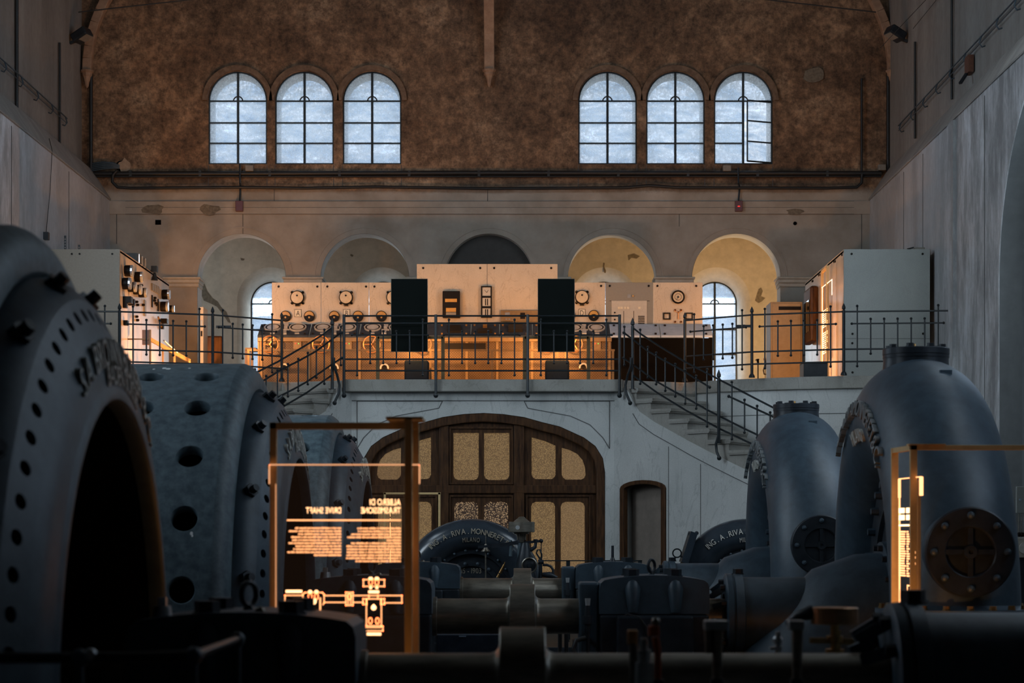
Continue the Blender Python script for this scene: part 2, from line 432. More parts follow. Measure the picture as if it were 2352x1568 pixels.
class MB:
    """collects shapes in world metres; obj() links them as one mesh"""
    def __init__(s):
        s.v, s.f = [], []
    def add(s, vs, fs):
        n = len(s.v)
        s.v += [Vector(q) for q in vs]
        s.f += [tuple(i + n for i in f) for f in fs]
        return s
    def box(s, lo, hi):
        (a, b, c), (d, e, f) = lo, hi
        return s.add([(a, b, c), (d, b, c), (d, e, c), (a, e, c), (a, b, f), (d, b, f), (d, e, f), (a, e, f)],
                     [(0, 3, 2, 1), (4, 5, 6, 7), (0, 1, 5, 4), (1, 2, 6, 5), (2, 3, 7, 6), (3, 0, 4, 7)])
    def cbox(s, c, size):
        h = [q / 2 for q in size]
        return s.box([c[i] - h[i] for i in range(3)], [c[i] + h[i] for i in range(3)])
    def bar(s, p0, p1, w, h, up=(0, 0, 1)):
        """rectangular bar from p0 to p1"""
        p0, p1 = Vector(p0), Vector(p1)
        d = (p1 - p0).normalized()
        u = Vector(up)
        sd = d.cross(u)
        if sd.length < 1e-4:
            sd = d.cross(Vector((0, 1, 0)))
        sd.normalize(); u = sd.cross(d).normalized()
        q = []
        for p in (p0, p1):
            for a, b in ((-1, -1), (1, -1), (1, 1), (-1, 1)):
                q.append(p + sd * a * w / 2 + u * b * h / 2)
        return s.add(q, [(3, 2, 1, 0), (4, 5, 6, 7), (0, 1, 5, 4), (1, 2, 6, 5), (2, 3, 7, 6), (3, 0, 4, 7)])
    def tube(s, pts, r, n=8, caps=True, closed=False):
        pts = [Vector(p) for p in pts]
        m = len(pts)
        rs = r if isinstance(r, (list, tuple)) else [r] * m
        vs, prev = [], None
        for i, p in enumerate(pts):
            if closed:
                t = (pts[(i + 1) % m] - pts[i - 1]).normalized()
            else:
                t = (pts[min(i + 1, m - 1)] - pts[max(i - 1, 0)]).normalized()
            if prev is None:
                a = Vector((0, 0, 1)) if abs(t.z) < 0.9 else Vector((0, 1, 0))
                u = (a - t * a.dot(t)).normalized()
            else:
                u = (prev - t * prev.dot(t)).normalized()
            prev = u
            w = t.cross(u)
            for k in range(n):
                an = 2 * pi * k / n
                vs.append(p + (u * cos(an) + w * sin(an)) * rs[i])
        fs = []
        for i in range(m if closed else m - 1):
            j = (i + 1) % m
            for k in range(n):
                k2 = (k + 1) % n
                fs.append((i * n + k, j * n + k, j * n + k2, i * n + k2))
        if caps and not closed:
            fs.append(tuple(range(n)))
            fs.append(tuple((m - 1) * n + k for k in reversed(range(n))))
        return s.add(vs, fs)
    def cyl(s, p0, p1, r0, r1=None, n=24):
        return s.tube([p0, p1], [r0, r0 if r1 is None else r1], n)
    def lathe(s, prof, c, axis='x', n=48, a0=0.0, a1=2 * pi, close=True):
        """prof: [(offset along axis, radius)]"""
        c = Vector(c)
        full = abs(a1 - a0 - 2 * pi) < 1e-6
        cnt = n if full else n + 1
        vs, fs = [], []
        for (t, r) in prof:
            for k in range(cnt):
                an = a0 + (a1 - a0) * k / n
                if axis == 'x':
                    vs.append(c + Vector((t, r * sin(an), r * cos(an))))
                elif axis == 'y':
                    vs.append(c + Vector((r * sin(an), t, r * cos(an))))
                else:
                    vs.append(c + Vector((r * cos(an), r * sin(an), t)))
        for i in range(len(prof) - 1):
            for k in range(n):
                k2 = (k + 1) % cnt
                fs.append((i * cnt + k, (i + 1) * cnt + k, (i + 1) * cnt + k2, i * cnt + k2))
        return s.add(vs, fs)
    def disc(s, c, r, axis='y', n=24, th=0.01):
        """solid disc, from c along the axis by th"""
        return s.lathe([(0, 0.0001), (0, r), (th, r), (th, 0.0001)], c, axis, n)
    def ball(s, c, r, n=10, sq=1.0):
        m = max(4, n // 2)
        prof = [(-r * cos(pi * i / m) * sq, max(1e-4, r * sin(pi * i / m))) for i in range(m + 1)]
        return s.lathe(prof, c, 'z', n)
    def torus(s, c, R, r, axis='z', n=32, k=10):
        c = Vector(c)
        pts = []
        for i in range(n):
            a = 2 * pi * i / n
            q = {'x': Vector((0, sin(a), cos(a))), 'y': Vector((sin(a), 0, cos(a))), 'z': Vector((cos(a), sin(a), 0))}[axis]
            pts.append(c + q * R)
        return s.tube(pts, r, k, closed=True)
    def prism(s, poly, lo, hi, axis='y'):
        """extrude a 2D outline (x,z for axis y; y,z for axis x; x,y for axis z), may be concave"""
        def mp(p, t):
            return {'y': (p[0], t, p[1]), 'x': (t, p[0], p[1]), 'z': (p[0], p[1], t)}[axis]
        n = len(poly)
        vs = [mp(p, lo) for p in poly] + [mp(p, hi) for p in poly]
        tri = tessellate_polygon([[Vector((p[0], p[1], 0)) for p in poly]])
        fs = [tuple(t) for t in tri] + [tuple(i + n for i in reversed(t)) for t in tri]
        fs += [(i, (i + 1) % n, (i + 1) % n + n, i + n) for i in range(n)]
        return s.add(vs, fs)
    def holed(s, outer, holes, mp, th, back=True):
        """plate with holes: mp((u,v), t) -> point, t from 0 to th"""
        loops = [outer] + list(holes)
        flat = [p for lp in loops for p in lp]
        tri = tessellate_polygon([[Vector((p[0], p[1], 0)) for p in lp] for lp in loops])
        n = len(flat)
        vs = [mp(p, 0) for p in flat] + [mp(p, th) for p in flat]
        fs = [tuple(t) for t in tri]
        if back:
            fs += [tuple(i + n for i in reversed(t)) for t in tri]
        k = 0
        for lp in loops:
            m = len(lp)
            fs += [(k + i, k + (i + 1) % m, k + (i + 1) % m + n, k + i + n) for i in range(m)]
            k += m
        return s.add(vs, fs)
    def mesh(s, me, mat4):
        return s.add([mat4 @ v.co for v in me.vertices], [tuple(p.vertices) for p in me.polygons])
    def xform(s, m4):
        s.v = [m4 @ q for q in s.v]
        return s
    def obj(s, name, mat, parent=None, smooth=30, bevel=0.0, label=None, seg=2):
        base = wloc(parent) if parent is not None else Vector((0, 0, 0))
        me = bpy.data.meshes.new(name)
        me.from_pydata([q - base for q in s.v], [], s.f)
        bm = bmesh.new(); bm.from_mesh(me)
        bmesh.ops.recalc_face_normals(bm, faces=bm.faces)
        bm.to_mesh(me); bm.free()
        if smooth:
            me.polygons.foreach_set('use_smooth', [True] * len(me.polygons))
            me.set_sharp_from_angle(angle=radians(smooth))
        me.materials.append(M[mat] if isinstance(mat, str) else mat)
        o = bpy.data.objects.new(name, me)
        COL.objects.link(o)
        if parent is not None:
            o.parent = parent
        if bevel:
            b = o.modifiers.new('bevel', 'BEVEL')
            b.width = bevel; b.segments = seg; b.limit_method = 'ANGLE'; b.angle_limit = radians(35)
        if label:
            o['label'] = label
        return o

def tag(o, label, cat, group=None):
    o['label'] = label
    o['category'] = cat
    if group:
        o['group'] = group
    return o

def thing(name, label, cat, loc=(0, 0, 0), group=None):
    o = bpy.data.objects.new(name, None)
    o.empty_display_size = 0.1
    COL.objects.link(o)
    o.location = loc
    return tag(o, label, cat, group)

def struct(o):
    o['kind'] = 'structure'
    return o

KIDS = {}
def copy_tree(o, loc, label, group=None):
    def rec(src, par):
        c = src.copy()
        COL.objects.link(c)
        c.parent = par
        for ch in [q for q in bpy.data.objects if q.parent == src and q.name in KNOWN]:
            rec(ch, c)
        return c
    KNOWN = {q.name for q in bpy.data.objects}
    c = rec(o, None)
    c.location = loc
    c['label'] = label
    if group:
        c['group'] = group
    return c

_glyphs = {}
def glyph(ch, ext):
    k = (ch, ext)
    if k not in _glyphs:
        cu = bpy.data.curves.new('glyph', 'FONT')
        cu.body = ch
        cu.size = 1.0
        cu.extrude = ext
        cu.resolution_u = 4
        t = bpy.data.objects.new('glyph', cu)
        me = bpy.data.meshes.new_from_object(t)
        bpy.data.objects.remove(t)
        xs = [v.co.x for v in me.vertices] or [0]
        _glyphs[k] = (me, min(xs), max(xs))
    return _glyphs[k]

def text_layout(text, h, sx, gap=0.07, space=0.28):
    """[(char, x centre, mesh)] of a line of text, total width; h = cap height in metres"""
    k = h / 0.70
    x, out = 0.0, []
    for ch in text:
        if ch == ' ':
            x += space * k * sx; continue
        me, a, b = glyph(ch, 0.05)
        w = (b - a) * k * sx
        out.append((ch, x + w / 2, me, (a + b) / 2))
        x += w + gap * k * sx
    return out, x - gap * k * sx

def text_flat(mb, text, h, sx, origin, right, up, depth=1.0, align='c', gap=0.07):
    right, up = Vector(right).normalized(), Vector(up).normalized()
    nrm = right.cross(up)
    lay, w = text_layout(text, h, sx, gap)
    off = {'c': -w / 2, 'l': 0.0, 'r': -w}[align]
    k = h / 0.70
    for ch, x, me, mid in lay:
        o = Vector(origin) + right * (x + off)
        m4 = Matrix((
            (right.x * k * sx, up.x * k, nrm.x * k * depth, o.x),
            (right.y * k * sx, up.y * k, nrm.y * k * depth, o.y),
            (right.z * k * sx, up.z * k, nrm.z * k * depth, o.z),
            (0, 0, 0, 1))) @ Matrix.Translation((-mid, -0.35, 0))
        mb.mesh(me, m4)

def text_arc(mb, text, h, sx, c, R, axis_pt, right0, depth=1.0, a_mid=0.0, gap=0.07, tilt=0.0, fit=None):
    """text round an arc: right0 = reading direction at the top, R = radius of the letters' middle"""
    right0 = Vector(right0); up0 = Vector((0, 0, 1))
    n0 = right0.cross(up0)
    lay, w = text_layout(text, h, sx, gap)
    if fit:
        sx *= fit / w
        lay, w = text_layout(text, h, sx, gap)
    k = h / 0.70
    for ch, x, me, mid in lay:
        a = a_mid + (x - w / 2) / R
        up = up0 * cos(a) + right0 * sin(a)
        rt = right0 * cos(a) - up0 * sin(a)
        up2 = (up * cos(tilt) - n0 * sin(tilt))
        nn = rt.cross(up2)
        o = Vector(c) + up * R + n0 * axis_pt
        m4 = Matrix((
            (rt.x * k * sx, up2.x * k, nn.x * k * depth, o.x),
            (rt.y * k * sx, up2.y * k, nn.y * k * depth, o.y),
            (rt.z * k * sx, up2.z * k, nn.z * k * depth, o.z),
            (0, 0, 0, 1))) @ Matrix.Translation((-mid, -0.35, 0))
        mb.mesh(me, m4)

def arch(cx, hw, z0, zs, n=24, rise=None):
    """outline of an arched opening, from bottom left round to bottom right"""
    rise = hw if rise is None else rise
    pts = [(cx - hw, z0)]
    for i in range(n + 1):
        a = pi - pi * i / n
        pts.append((cx + hw * cos(a), zs + rise * sin(a)))
    pts.append((cx + hw, z0))
    return pts

def arch_band(mb, cx, r0, r1, z0, zs, y0, y1, legs=True, n=28):
    """moulding that follows an arch"""
    out = arch(cx, r1, z0, zs, n) if legs else [(cx + r1 * cos(pi - pi * i / n), zs + r1 * sin(pi - pi * i / n)) for i in range(n + 1)]
    inn = arch(cx, r0, z0, zs, n) if legs else [(cx + r0 * cos(pi - pi * i / n), zs + r0 * sin(pi - pi * i / n)) for i in range(n + 1)]
    for i in range(len(out) - 1):
        a, b, c, d = out[i], out[i + 1], inn[i + 1], inn[i]
        mb.add([(q[0], y0, q[1]) for q in (a, b, c, d)] + [(q[0], y1, q[1]) for q in (a, b, c, d)],
               [(0, 1, 2, 3), (7, 6, 5, 4), (0, 4, 5, 1), (2, 6, 7, 3), (1, 5, 6, 2), (3, 7, 4, 0)])

M['scar'] = simple('rough_old_mortar', (0.20, 0.17, 0.13), (0.12, 0.10, 0.075), 20, 0.95)
M['scar_pale'] = simple('pale_repair_plaster', (0.42, 0.31, 0.22), (0.26, 0.18, 0.12), 8, 0.95)
M['moulding_brown'] = simple('brown_moulding_plaster', (0.20, 0.135, 0.09), (0.11, 0.07, 0.045), 9, 0.85)
# ================================================================== THE HALL
# floor, ceiling, wall behind the camera
struct(MB().box((-9.2, -7, -0.3), (7.8, ZC + 1, 0.0)).obj('floor', 'floor', smooth=0))
struct(MB().box((-9.2, -7, CEIL), (7.8, ZB + 0.6, CEIL + 0.3)).obj('ceiling', 'ceiling', smooth=0))
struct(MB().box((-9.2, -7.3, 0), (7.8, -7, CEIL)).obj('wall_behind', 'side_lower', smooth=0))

# back wall with six high windows and the arcade of five arches
W_C = [xx(p, ZB) for p in (546, 699, 854.5, 1395.5, 1551.5, 1707.5)]
W_R, W_Z0, W_ZS = 0.552, zz(377, ZB), zz(231, ZB)
A_C = [xx(p, ZB) for p in (555, 838, 1123, 1406, 1691)]
A_R, A_ZS = 0.835, zz(638, ZB)
outer = [(-8.9, 0), (7.5, 0), (7.5, CEIL), (-8.9, CEIL)]
holes = [arch(c, W_R, W_Z0, W_ZS) for c in W_C] + [arch(c, A_R, 3.2, A_ZS, 32) for c in A_C]
wb = struct(MB().holed(outer, holes, lambda p, t: (p[0], ZB + t, p[1]), 0.55).obj('wall_back', 'wall_back', smooth=0))

# mouldings of the back wall
for c in W_C:
    mb = MB(); arch_band(mb, c, W_R + 0.015, W_R + 0.105, W_ZS - 0.02, W_ZS, ZB - 0.07, ZB + 0.01, legs=False)
    mb.obj('window_moulding', 'moulding_brown', wb, 30)
for c in A_C:
    mb = MB(); arch_band(mb, c, A_R + 0.10, A_R + 0.13, A_ZS, A_ZS, ZB - 0.012, ZB + 0.01, legs=False)
    mb.obj('arch_moulding', 'wall_back', wb, 30)
MB().box((XL, ZB - 0.035, zz(492, ZB)), (XR, ZB + 0.01, zz(462, ZB))).obj('string_course', 'wall_back', wb, 0)
j = MB()
for py in (477, 462.5, 492):
    j.box((XL + 0.3, ZB - 0.039, zz(py, ZB) - 0.003), (XR - 0.3, ZB - 0.03, zz(py, ZB) + 0.003))
for px, a, b in ((268, 492, 560), (1979, 462, 600), (558, 492, 537), (1120, 432, 462), (1560, 492, 520), (850, 462, 492), (630, 432, 462)):
    j.box((xx(px, ZB) - 0.006, ZB - 0.008, zz(b, ZB)), (xx(px, ZB) + 0.006, ZB + 0.01, zz(a, ZB)))
for c in W_C:
    for s in (-1, 1):
        j.box((c + s * W_R - 0.006, ZB - 0.008, zz(430, ZB)), (c + s * W_R + 0.006, ZB + 0.01, W_Z0 - 0.02))
j.obj('joint', 'joint', wb, 0)
for c in A_C:
    pa = arch(c, A_R - 0.004, 3.95, A_ZS, 32)
    n = len(pa)
    MB().add([(p[0], ZB - 0.002, p[1]) for p in pa] + [(p[0], ZB + 0.552, p[1]) for p in pa], [(i, i + 1, i + 1 + n, i + n) for i in range(n - 1)]).obj('bright_arch_lining', 'reveal', wb, 40)  # pale lining added so the rims look daylit, brightness put into its colour
# patches of missing plaster, dark sockets
for pts in ([(868 / 2.8, 1325 / 2.8)], ):
    pass
def patch(cx, cy, w, h, m, seed):
    rr = random.Random(seed)
    poly = []
    for i in range(12):
        a = 2 * pi * i / 12
        k = 0.75 + 0.45 * rr.random()
        poly.append((xx(cx, ZB) + w / 2 * cos(a) * k, zz(cy, ZB) + h / 2 * sin(a) * k))
    MB().prism(poly, ZB - 0.041, ZB - 0.02).obj('missing_plaster', m, wb, 0)
patch(352, 482, 0.42, 0.20, 'scar', 1)
patch(482, 482, 0.36, 0.22, 'scar', 2)
patch(1826, 487, 0.34, 0.10, 'scar', 5)
MB().box((xx(357, ZB), ZB - 0.012, zz(516, ZB)), (xx(370, ZB), ZB + 0.01, zz(505, ZB))).obj('wall_socket', 'black', wb, 0)
MB().disc((xx(1826, ZB), ZB - 0.012, zz(513, ZB)), 0.035, 'y', 12, 0.02).obj('wall_hole', 'black', wb)

# capitals of the arcade piers
cap_x = [(A_C[i] + A_C[i + 1]) / 2 for i in range(4)]
cz = zz(638, ZB)
def capital(x0, x1):
    mb = MB()
    mb.box((x0 - 0.05, ZB - 0.10, cz - 0.03), (x1 + 0.05, ZB + 0.50, cz + 0.012))
    mb.box((x0 - 0.025, ZB - 0.07, cz - 0.10), (x1 + 0.025, ZB + 0.50, cz - 0.03))
    mb.box((x0 - 0.01, ZB - 0.035, cz - 0.17), (x1 + 0.01, ZB + 0.50, cz - 0.10))
    mb.obj('capital', 'passage', wb, 0, bevel=0.012)
hw = 0.36
for x in cap_x:
    capital(x - hw + 0.02, x + hw - 0.02)
capital(A_C[0] - A_R - 0.6, A_C[0] - A_R + 0.02)
capital(A_C[4] + A_R - 0.02, A_C[4] + A_R + 0.6)

# the middle arch is closed with a dark board
ob = struct(MB().prism(arch(A_C[2], A_R + 0.02, 3.9, A_ZS, 32), ZB + 0.22, ZB + 0.30).obj('trim_1', 'board_dark', smooth=0))

# windows --------------------------------------------------------
def casement(mb, poly, y, w=0.03):
    for a, b in zip(poly[:-1], poly[1:]):
        mb.bar((a[0], y, a[1]), (b[0], y, b[1]), w, 0.05, up=(0, 1, 0))

def window(n, cx, hw, z0, zs, y, bars, ajar=False, ring=True, reveal_to=None, splay=0.0):
    k = hw - 0.012
    f = MB()
    casement(f, arch(cx, k, z0 + 0.012, zs, 20) + [(cx - k, z0 + 0.012)], y, 0.028)
    f.box((cx - hw - 0.02, y - 0.04, z0 - 0.035), (cx + hw + 0.02, y + 0.04, z0 + 0.025))
    f.bar((cx, y, z0), (cx, y, zs + k), 0.042, 0.05, up=(0, 1, 0))
    for i, z in enumerate(bars):
        x1 = cx + k
        if ajar and i > 0:
            x1 = cx
        f.bar((cx - k, y, z), (x1, y, z), 0.026, 0.045, up=(0, 1, 0))
    if ring:
        pts = [(cx + 0.088 * cos(pi * i / 12), y, bars[0] + 0.088 * sin(pi * i / 12)) for i in range(13)]
        f.tube(pts, 0.013, 6)
    fr = struct(f.obj('window_%d' % n, 'wrought', smooth=30))
    if ajar:
        lo = arch(cx, k, z0 + 0.02, zs, 20)
        MB().holed([(cx - k, z0 + 0.02), (cx, z0 + 0.02), (cx, bars[0]), (cx + k, bars[0])] + [(cx + k * cos(pi * i / 20), zs + k * sin(pi * i / 20)) for i in range(21)],
                   [], lambda p, t: (p[0], y + t, p[1]), 0.004).obj('pane', 'glass_dirty', fr, 0)
        # the open wing, hinged on its outer stile and swung inwards
        wv = MB(); W = k - 0.02
        hx = cx + k - 0.01
        ca, sa = cos(radians(24)), sin(radians(24))
        mp = lambda u, z: (hx - u * ca, y - 0.03 - u * sa, z)
        zt = bars[0] - 0.03
        for a, b in (((0, z0 + .03), (W, z0 + .03)), ((W, z0 + .03), (W, zt)), ((W, zt), (0, zt)), ((0, zt), (0, z0 + .03))):
            wv.bar(mp(*a), mp(*b), 0.026, 0.03, up=(0, 1, 0))
        for z in bars[1:]:
            wv.bar(mp(0, z), mp(W, z), 0.024, 0.03, up=(0, 1, 0))
        cw = wv.obj('open_casement', 'wrought', fr, 30, label='casement wing standing ajar')
        MB().add([mp(0, z0 + .03), mp(W, z0 + .03), mp(W, zt), mp(0, zt)], [(0, 1, 2, 3)]).obj('pane', 'glass_dirty', cw, 0)
    else:
        MB().holed(arch(cx, k, z0, zs, 20), [], lambda p, t: (p[0], y + t, p[1]), 0.004).obj('pane', 'glass_dirty', fr, 0)
    return fr

def reveal(parent, cx, hw, z0, zs, y0, y1, r1, name='reveal'):
    """plastered lining of a window opening from y0 to y1; r1 = half width at y1"""
    a = arch(cx, hw, z0, zs, 28)
    b = arch(cx, r1, z0 - (hw - r1) * 0.2, zs, 28)
    n = len(a)
    vs = [(p[0], y0, p[1]) for p in a] + [(p[0], y1, p[1]) for p in b]
    fs = [(i, i + 1, i + 1 + n, i + n) for i in range(n - 1)] + [(n - 1, 0, n, 2 * n - 1)]
    return MB().add(vs, fs).obj(name, 'reveal', parent, 40)

for i, c in enumerate(W_C):
    fr = window(i + 1, c, W_R, W_Z0, W_ZS, ZB + 0.06, [W_ZS, zz(281, ZB), zz(328, ZB)], ajar=(i == 5))
    reveal(fr, c, W_R - 0.002, W_Z0, W_ZS, ZB + 0.10, ZB + 0.56, W_R - 0.06)

# passage behind the arcade
C_S = ZC
wx = [xx(p, C_S + 0.4) for p in (627, 880, 1134, 1386, 1641.5)]
q_hw, q_z0, q_zs = 0.475, 4.15, zz(698, C_S + 0.4)
r_out = 0.72
outer = [(-8.9, 0), (7.5, 0), (7.5, 8.1), (-8.9, 8.1)]
wp = struct(MB().holed(outer, [arch(c, r_out, 4.0, q_zs + 0.02, 28) for c in wx], lambda p, t: (p[0], ZC + t, p[1]), 0.01, back=False).obj('wall_passage', 'passage', smooth=0))
struct(MB().box((-9.0, ZB + 0.5, 3.4), (7.6, ZC + 1.0, 3.95)).obj('floor_passage', 'floor', smooth=0))
struct(MB().box((-9.0, ZB + 0.55, 7.9), (7.6, ZC, 8.05)).obj('ceiling_passage', 'passage', smooth=0))
struct(MB().box((-9.0, ZB + 0.5, 3.4), (-8.9, ZC + .9, 8.0)).obj('wall_passage_end', 'passage', smooth=0))
area_light('daylight_or_fill', (-8.85, 43.6, 6.2), (1, 0, -0.1), 2.0, 1.8, 70, COOL)  # fill light added at the solid end wall, no window here
struct(MB().box((7.5, ZB + 0.5, 3.4), (7.6, ZC + .9, 8.0)).obj('wall_passage_far_end', 'passage', smooth=0))
struct(MB().box((A_C[2] - 0.1, ZB + 0.55, 3.9), (A_C[2] + 0.1, ZC, 7.95)).obj('wall_light_stop', 'passage', smooth=0))  # unseen wall added to keep the warm lamp out of the other arches
for i, c in enumerate(wx):
    if i == 2:
        MB().box((c - 0.74, ZC - 0.02, 3.95), (c + 0.74, ZC + 0.02, 7.6)).obj('window_infill', 'passage', wp, 0)
        continue
    y = ZC + 0.40
    fr = window(7 + i, c, q_hw, q_z0, q_zs, y, [q_zs, zz(757, y), zz(814, y)])
    # splayed plaster reveal
    a = arch(c, r_out, 4.0, q_zs + 0.02, 28); b = arch(c, q_hw, 4.0, q_zs, 28)
    n = len(a)
    vs = []
    prof = [(0, 0), (0.06, 0.35), (0.2, 0.75), (0.34, 1.0), (0.75, 1.0)]
    for dy, k in prof:
        vs += [(p[0] * (1 - k) + q[0] * k, ZC + dy, p[1] * (1 - k) + q[1] * k) for p, q in zip(a, b)]
    fs = [(m * n + i2, m * n + i2 + 1, (m + 1) * n + i2 + 1, (m + 1) * n + i2) for m in range(4) for i2 in range(n - 1)]
    MB().add(vs, fs).obj('reveal', 'passage', fr, 60)

# daylight falling in through the passage windows
for i, c in enumerate(wx):
    if i != 2:
        area_light('daylight_or_fill', (c, ZC + 0.36, 5.4), (0, -1, 0.05), 0.85, 2.4, 24, COOL)
def scar(pts, name='missing_plaster', m='scar'):
    MB().prism([(xx(px, ZC), zz(py, ZC)) for px, py in pts], ZC - 0.006, ZC + 0.02).obj(name, m, wp, 0)
scar([(462, 650), (470, 652), (476, 668), (488, 684), (500, 692), (508, 705), (520, 716), (530, 742), (524, 740), (512, 722), (498, 704), (482, 696), (468, 690), (462, 676)])
scar([(552, 592), (562, 594), (560, 598), (554, 598)]); scar([(806, 583), (812, 586), (809, 590), (804, 586)])
scar([(1386, 603), (1389, 604), (1388, 612), (1392, 622), (1391, 627), (1388, 626), (1385, 612)])
scar([(1742, 664), (1748, 660), (1752, 668), (1748, 680), (1758, 684), (1750, 692), (1742, 696), (1734, 690), (1738, 676)])
scar([(1442, 586), (1456, 582), (1470, 588), (1462, 594), (1450, 592), (1444, 598)])
# hillside outdoors, seen through the dirty panes
hb = MB()
nx, ny = 46, 30
rr = random.Random(3)
for jy in range(ny + 1):
    for ix in range(nx + 1):
        x = -60 + 120 * ix / nx
        y = 54 + 100 * jy / ny
        z = -2 + (y - 54) * 0.62 + 1.2 * rr.random()
        hb.v.append(Vector((x, y, z)))
for jy in range(ny):
    for ix in range(nx):
        a = jy * (nx + 1) + ix
        hb.f.append((a, a + 1, a + nx + 2, a + nx + 1))
struct(hb.obj('hill', 'hill', smooth=80))

# side walls -----------------------------------------------------
Z1, Z2 = 7.86, 8.42
def side_wall(name, X, XU, sgn):
    """lower wall with tall arched bays, sloping ledge, recessed upper wall; sgn=+1 for the wall at larger x"""
    bays = [(arch(y, 3.7 if k == 0 else 3.7, 0.0, 5.3 if sgn > 0 else 5.3, 32)) for k, y in enumerate(BAYS)]
    outer = [(-7, -0.01), (ZB + 0.3, -0.01), (ZB + 0.3, Z1), (-7, Z1)]
    bays = []
    for k, y in enumerate(BAYS):
        a = [(y - 3.7, 0.02)] + [(y + 3.7 * cos(pi - pi * i / 36), 5.0 + 2.75 * sin(pi - pi * i / 36)) for i in range(37)] + [(y + 3.7, 0.02)]
        bays.append(a)
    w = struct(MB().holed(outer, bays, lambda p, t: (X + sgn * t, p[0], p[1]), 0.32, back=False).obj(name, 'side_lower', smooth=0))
    for a_ in bays:
        k = len(a_)
        ym = (a_[0][0] + a_[-1][0]) / 2
        a_ = [(ym + (p[0] - ym) * 0.999, p[1] - (0.004 if p[1] > 5 else 0)) for p in a_]
        MB().add([(X + sgn * 0.012, p[0], p[1]) for p in a_] + [(X + sgn * 0.32, p[0], p[1]) for p in a_], [(i, i + 1, i + 1 + k, i + k) for i in range(k - 1)]).xform(Matrix.Identity(4)).obj('bay_lining', 'bay', w, 40)
    # back of the bays with the window openings
    outer2 = [(-7, 0), (ZB + 0.3, 0), (ZB + 0.3, Z1), (-7, Z1)]
    wins = [[(y - 1.9, 4.0)] + [(y + 1.9 * cos(pi - pi * i / 20), 6.2 + 1.35 * sin(pi - pi * i / 20)) for i in range(21)] + [(y + 1.9, 4.0)] for y in LIT_BAYS]
    MB().holed(outer2, wins, lambda p, t: (X + sgn * (0.32 + t), p[0], p[1]), 0.35).obj('bay_wall', 'bay', w, 0)
    # ledge and upper wall
    XT = X + sgn * 0.35
    lg = MB()
    lg.add([(X - sgn * 0.02, y, z) for y in (-7, ZB + 0.2) for z in (Z1 - 0.03, Z1)] + [(XT, y, Z2) for y in (-7, ZB + 0.2)] + [(XU + sgn * 0.02, y, Z2 + 0.02) for y in (-7, ZB + 0.2)],
           [(0, 1, 3, 2), (1, 4, 5, 3), (4, 6, 7, 5)])
    lg.obj('ledge', 'ledge', w, 0)
    hi = [[(y - 2.5, 9.7)] + [(y + 2.5 * cos(pi - pi * i / 16), 11.2 + 1.2 * sin(pi - pi * i / 16)) for i in range(17)] + [(y + 2.5, 9.7)] for y in HIGH]
    MB().holed([(-7, Z2 - 0.3), (ZB + 0.3, Z2 - 0.3), (ZB + 0.3, CEIL), (-7, CEIL)], hi, lambda p, t: (XU + sgn * t, p[0], p[1]), 0.3).obj('upper_wall', 'side_upper', w, 0)
    return w
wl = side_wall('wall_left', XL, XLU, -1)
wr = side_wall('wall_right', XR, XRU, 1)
def y_at(px, X):
    return X * F / (px - VX)
# joints and pilaster lines on the side walls
j = MB()
for px, t in ((2183, 0.014), (2262, 0.008), (2120, 0.008), (2076, 0.006)):
    y = y_at(px, XR)
    j.box((XR - 0.006, y - t, 0.1), (XR + 0.01, y + t, Z1 - 0.1))
for px in (26, 158):
    y = y_at(px, XL)
    j2 = MB().box((XL - 0.01, y - 0.012, 0.1), (XL + 0.006, y + 0.012, Z1 - 0.1)).obj('joint', 'joint', wl, 0)
j.obj('joint', 'joint', wr, 0)
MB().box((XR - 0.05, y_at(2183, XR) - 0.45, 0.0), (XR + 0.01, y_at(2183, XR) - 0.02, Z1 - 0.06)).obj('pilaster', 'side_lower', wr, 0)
# glazed windows of the bays (outside the photograph's frame, they let the daylight in)
n = 12
for X, s, par in ((XR, 1, wr), (XL, -1, wl)):
    for y in LIT_BAYS:
        f = MB()
        xg = X + s * 0.45
        for t in (-1.9, -0.63, 0.63, 1.9):
            f.box((xg - 0.03, y + t - 0.03, 4.0), (xg + 0.03, y + t + 0.03, 6.2 + 1.35 * sqrt(max(0, 1 - (t / 1.9) ** 2))))
        for z in (4.03, 4.8, 5.5, 6.2):
            f.box((xg - 0.025, y - 1.9, z - 0.025), (xg + 0.025, y + 1.9, z + 0.025))
        fr = struct(f.obj('window_%d' % n, 'wrought', smooth=0)); n += 1
        MB().box((xg, y - 1.95, 3.95), (xg + 0.006, y + 1.95, 7.6)).obj('pane', 'glass_dirty', fr, 0)
for X, s in ((XRU, 1), (XLU, -1)):
    for y in HIGH:
        f = MB()
        for t_ in (-1.2, 0, 1.2):
            f.box((X + s * 0.15 - 0.03, y + t_ - 0.03, 9.7), (X + s * 0.15 + 0.03, y + t_ + 0.03, 11.2 + 1.2 * sqrt(1 - (t_ / 2.5) ** 2)))
        for z in (9.73, 10.5, 11.2):
            f.box((X + s * 0.15 - 0.025, y - 2.5, z - 0.025), (X + s * 0.15 + 0.025, y + 2.5, z + 0.025))
        fr = struct(f.obj('window_%d' % n, 'wrought', smooth=0)); n += 1
        MB().box((X + s * 0.2, y - 2.55, 9.65), (X + s * 0.2 + 0.006, y + 2.55, 12.5)).obj('pane', 'glass_dirty', fr, 0)

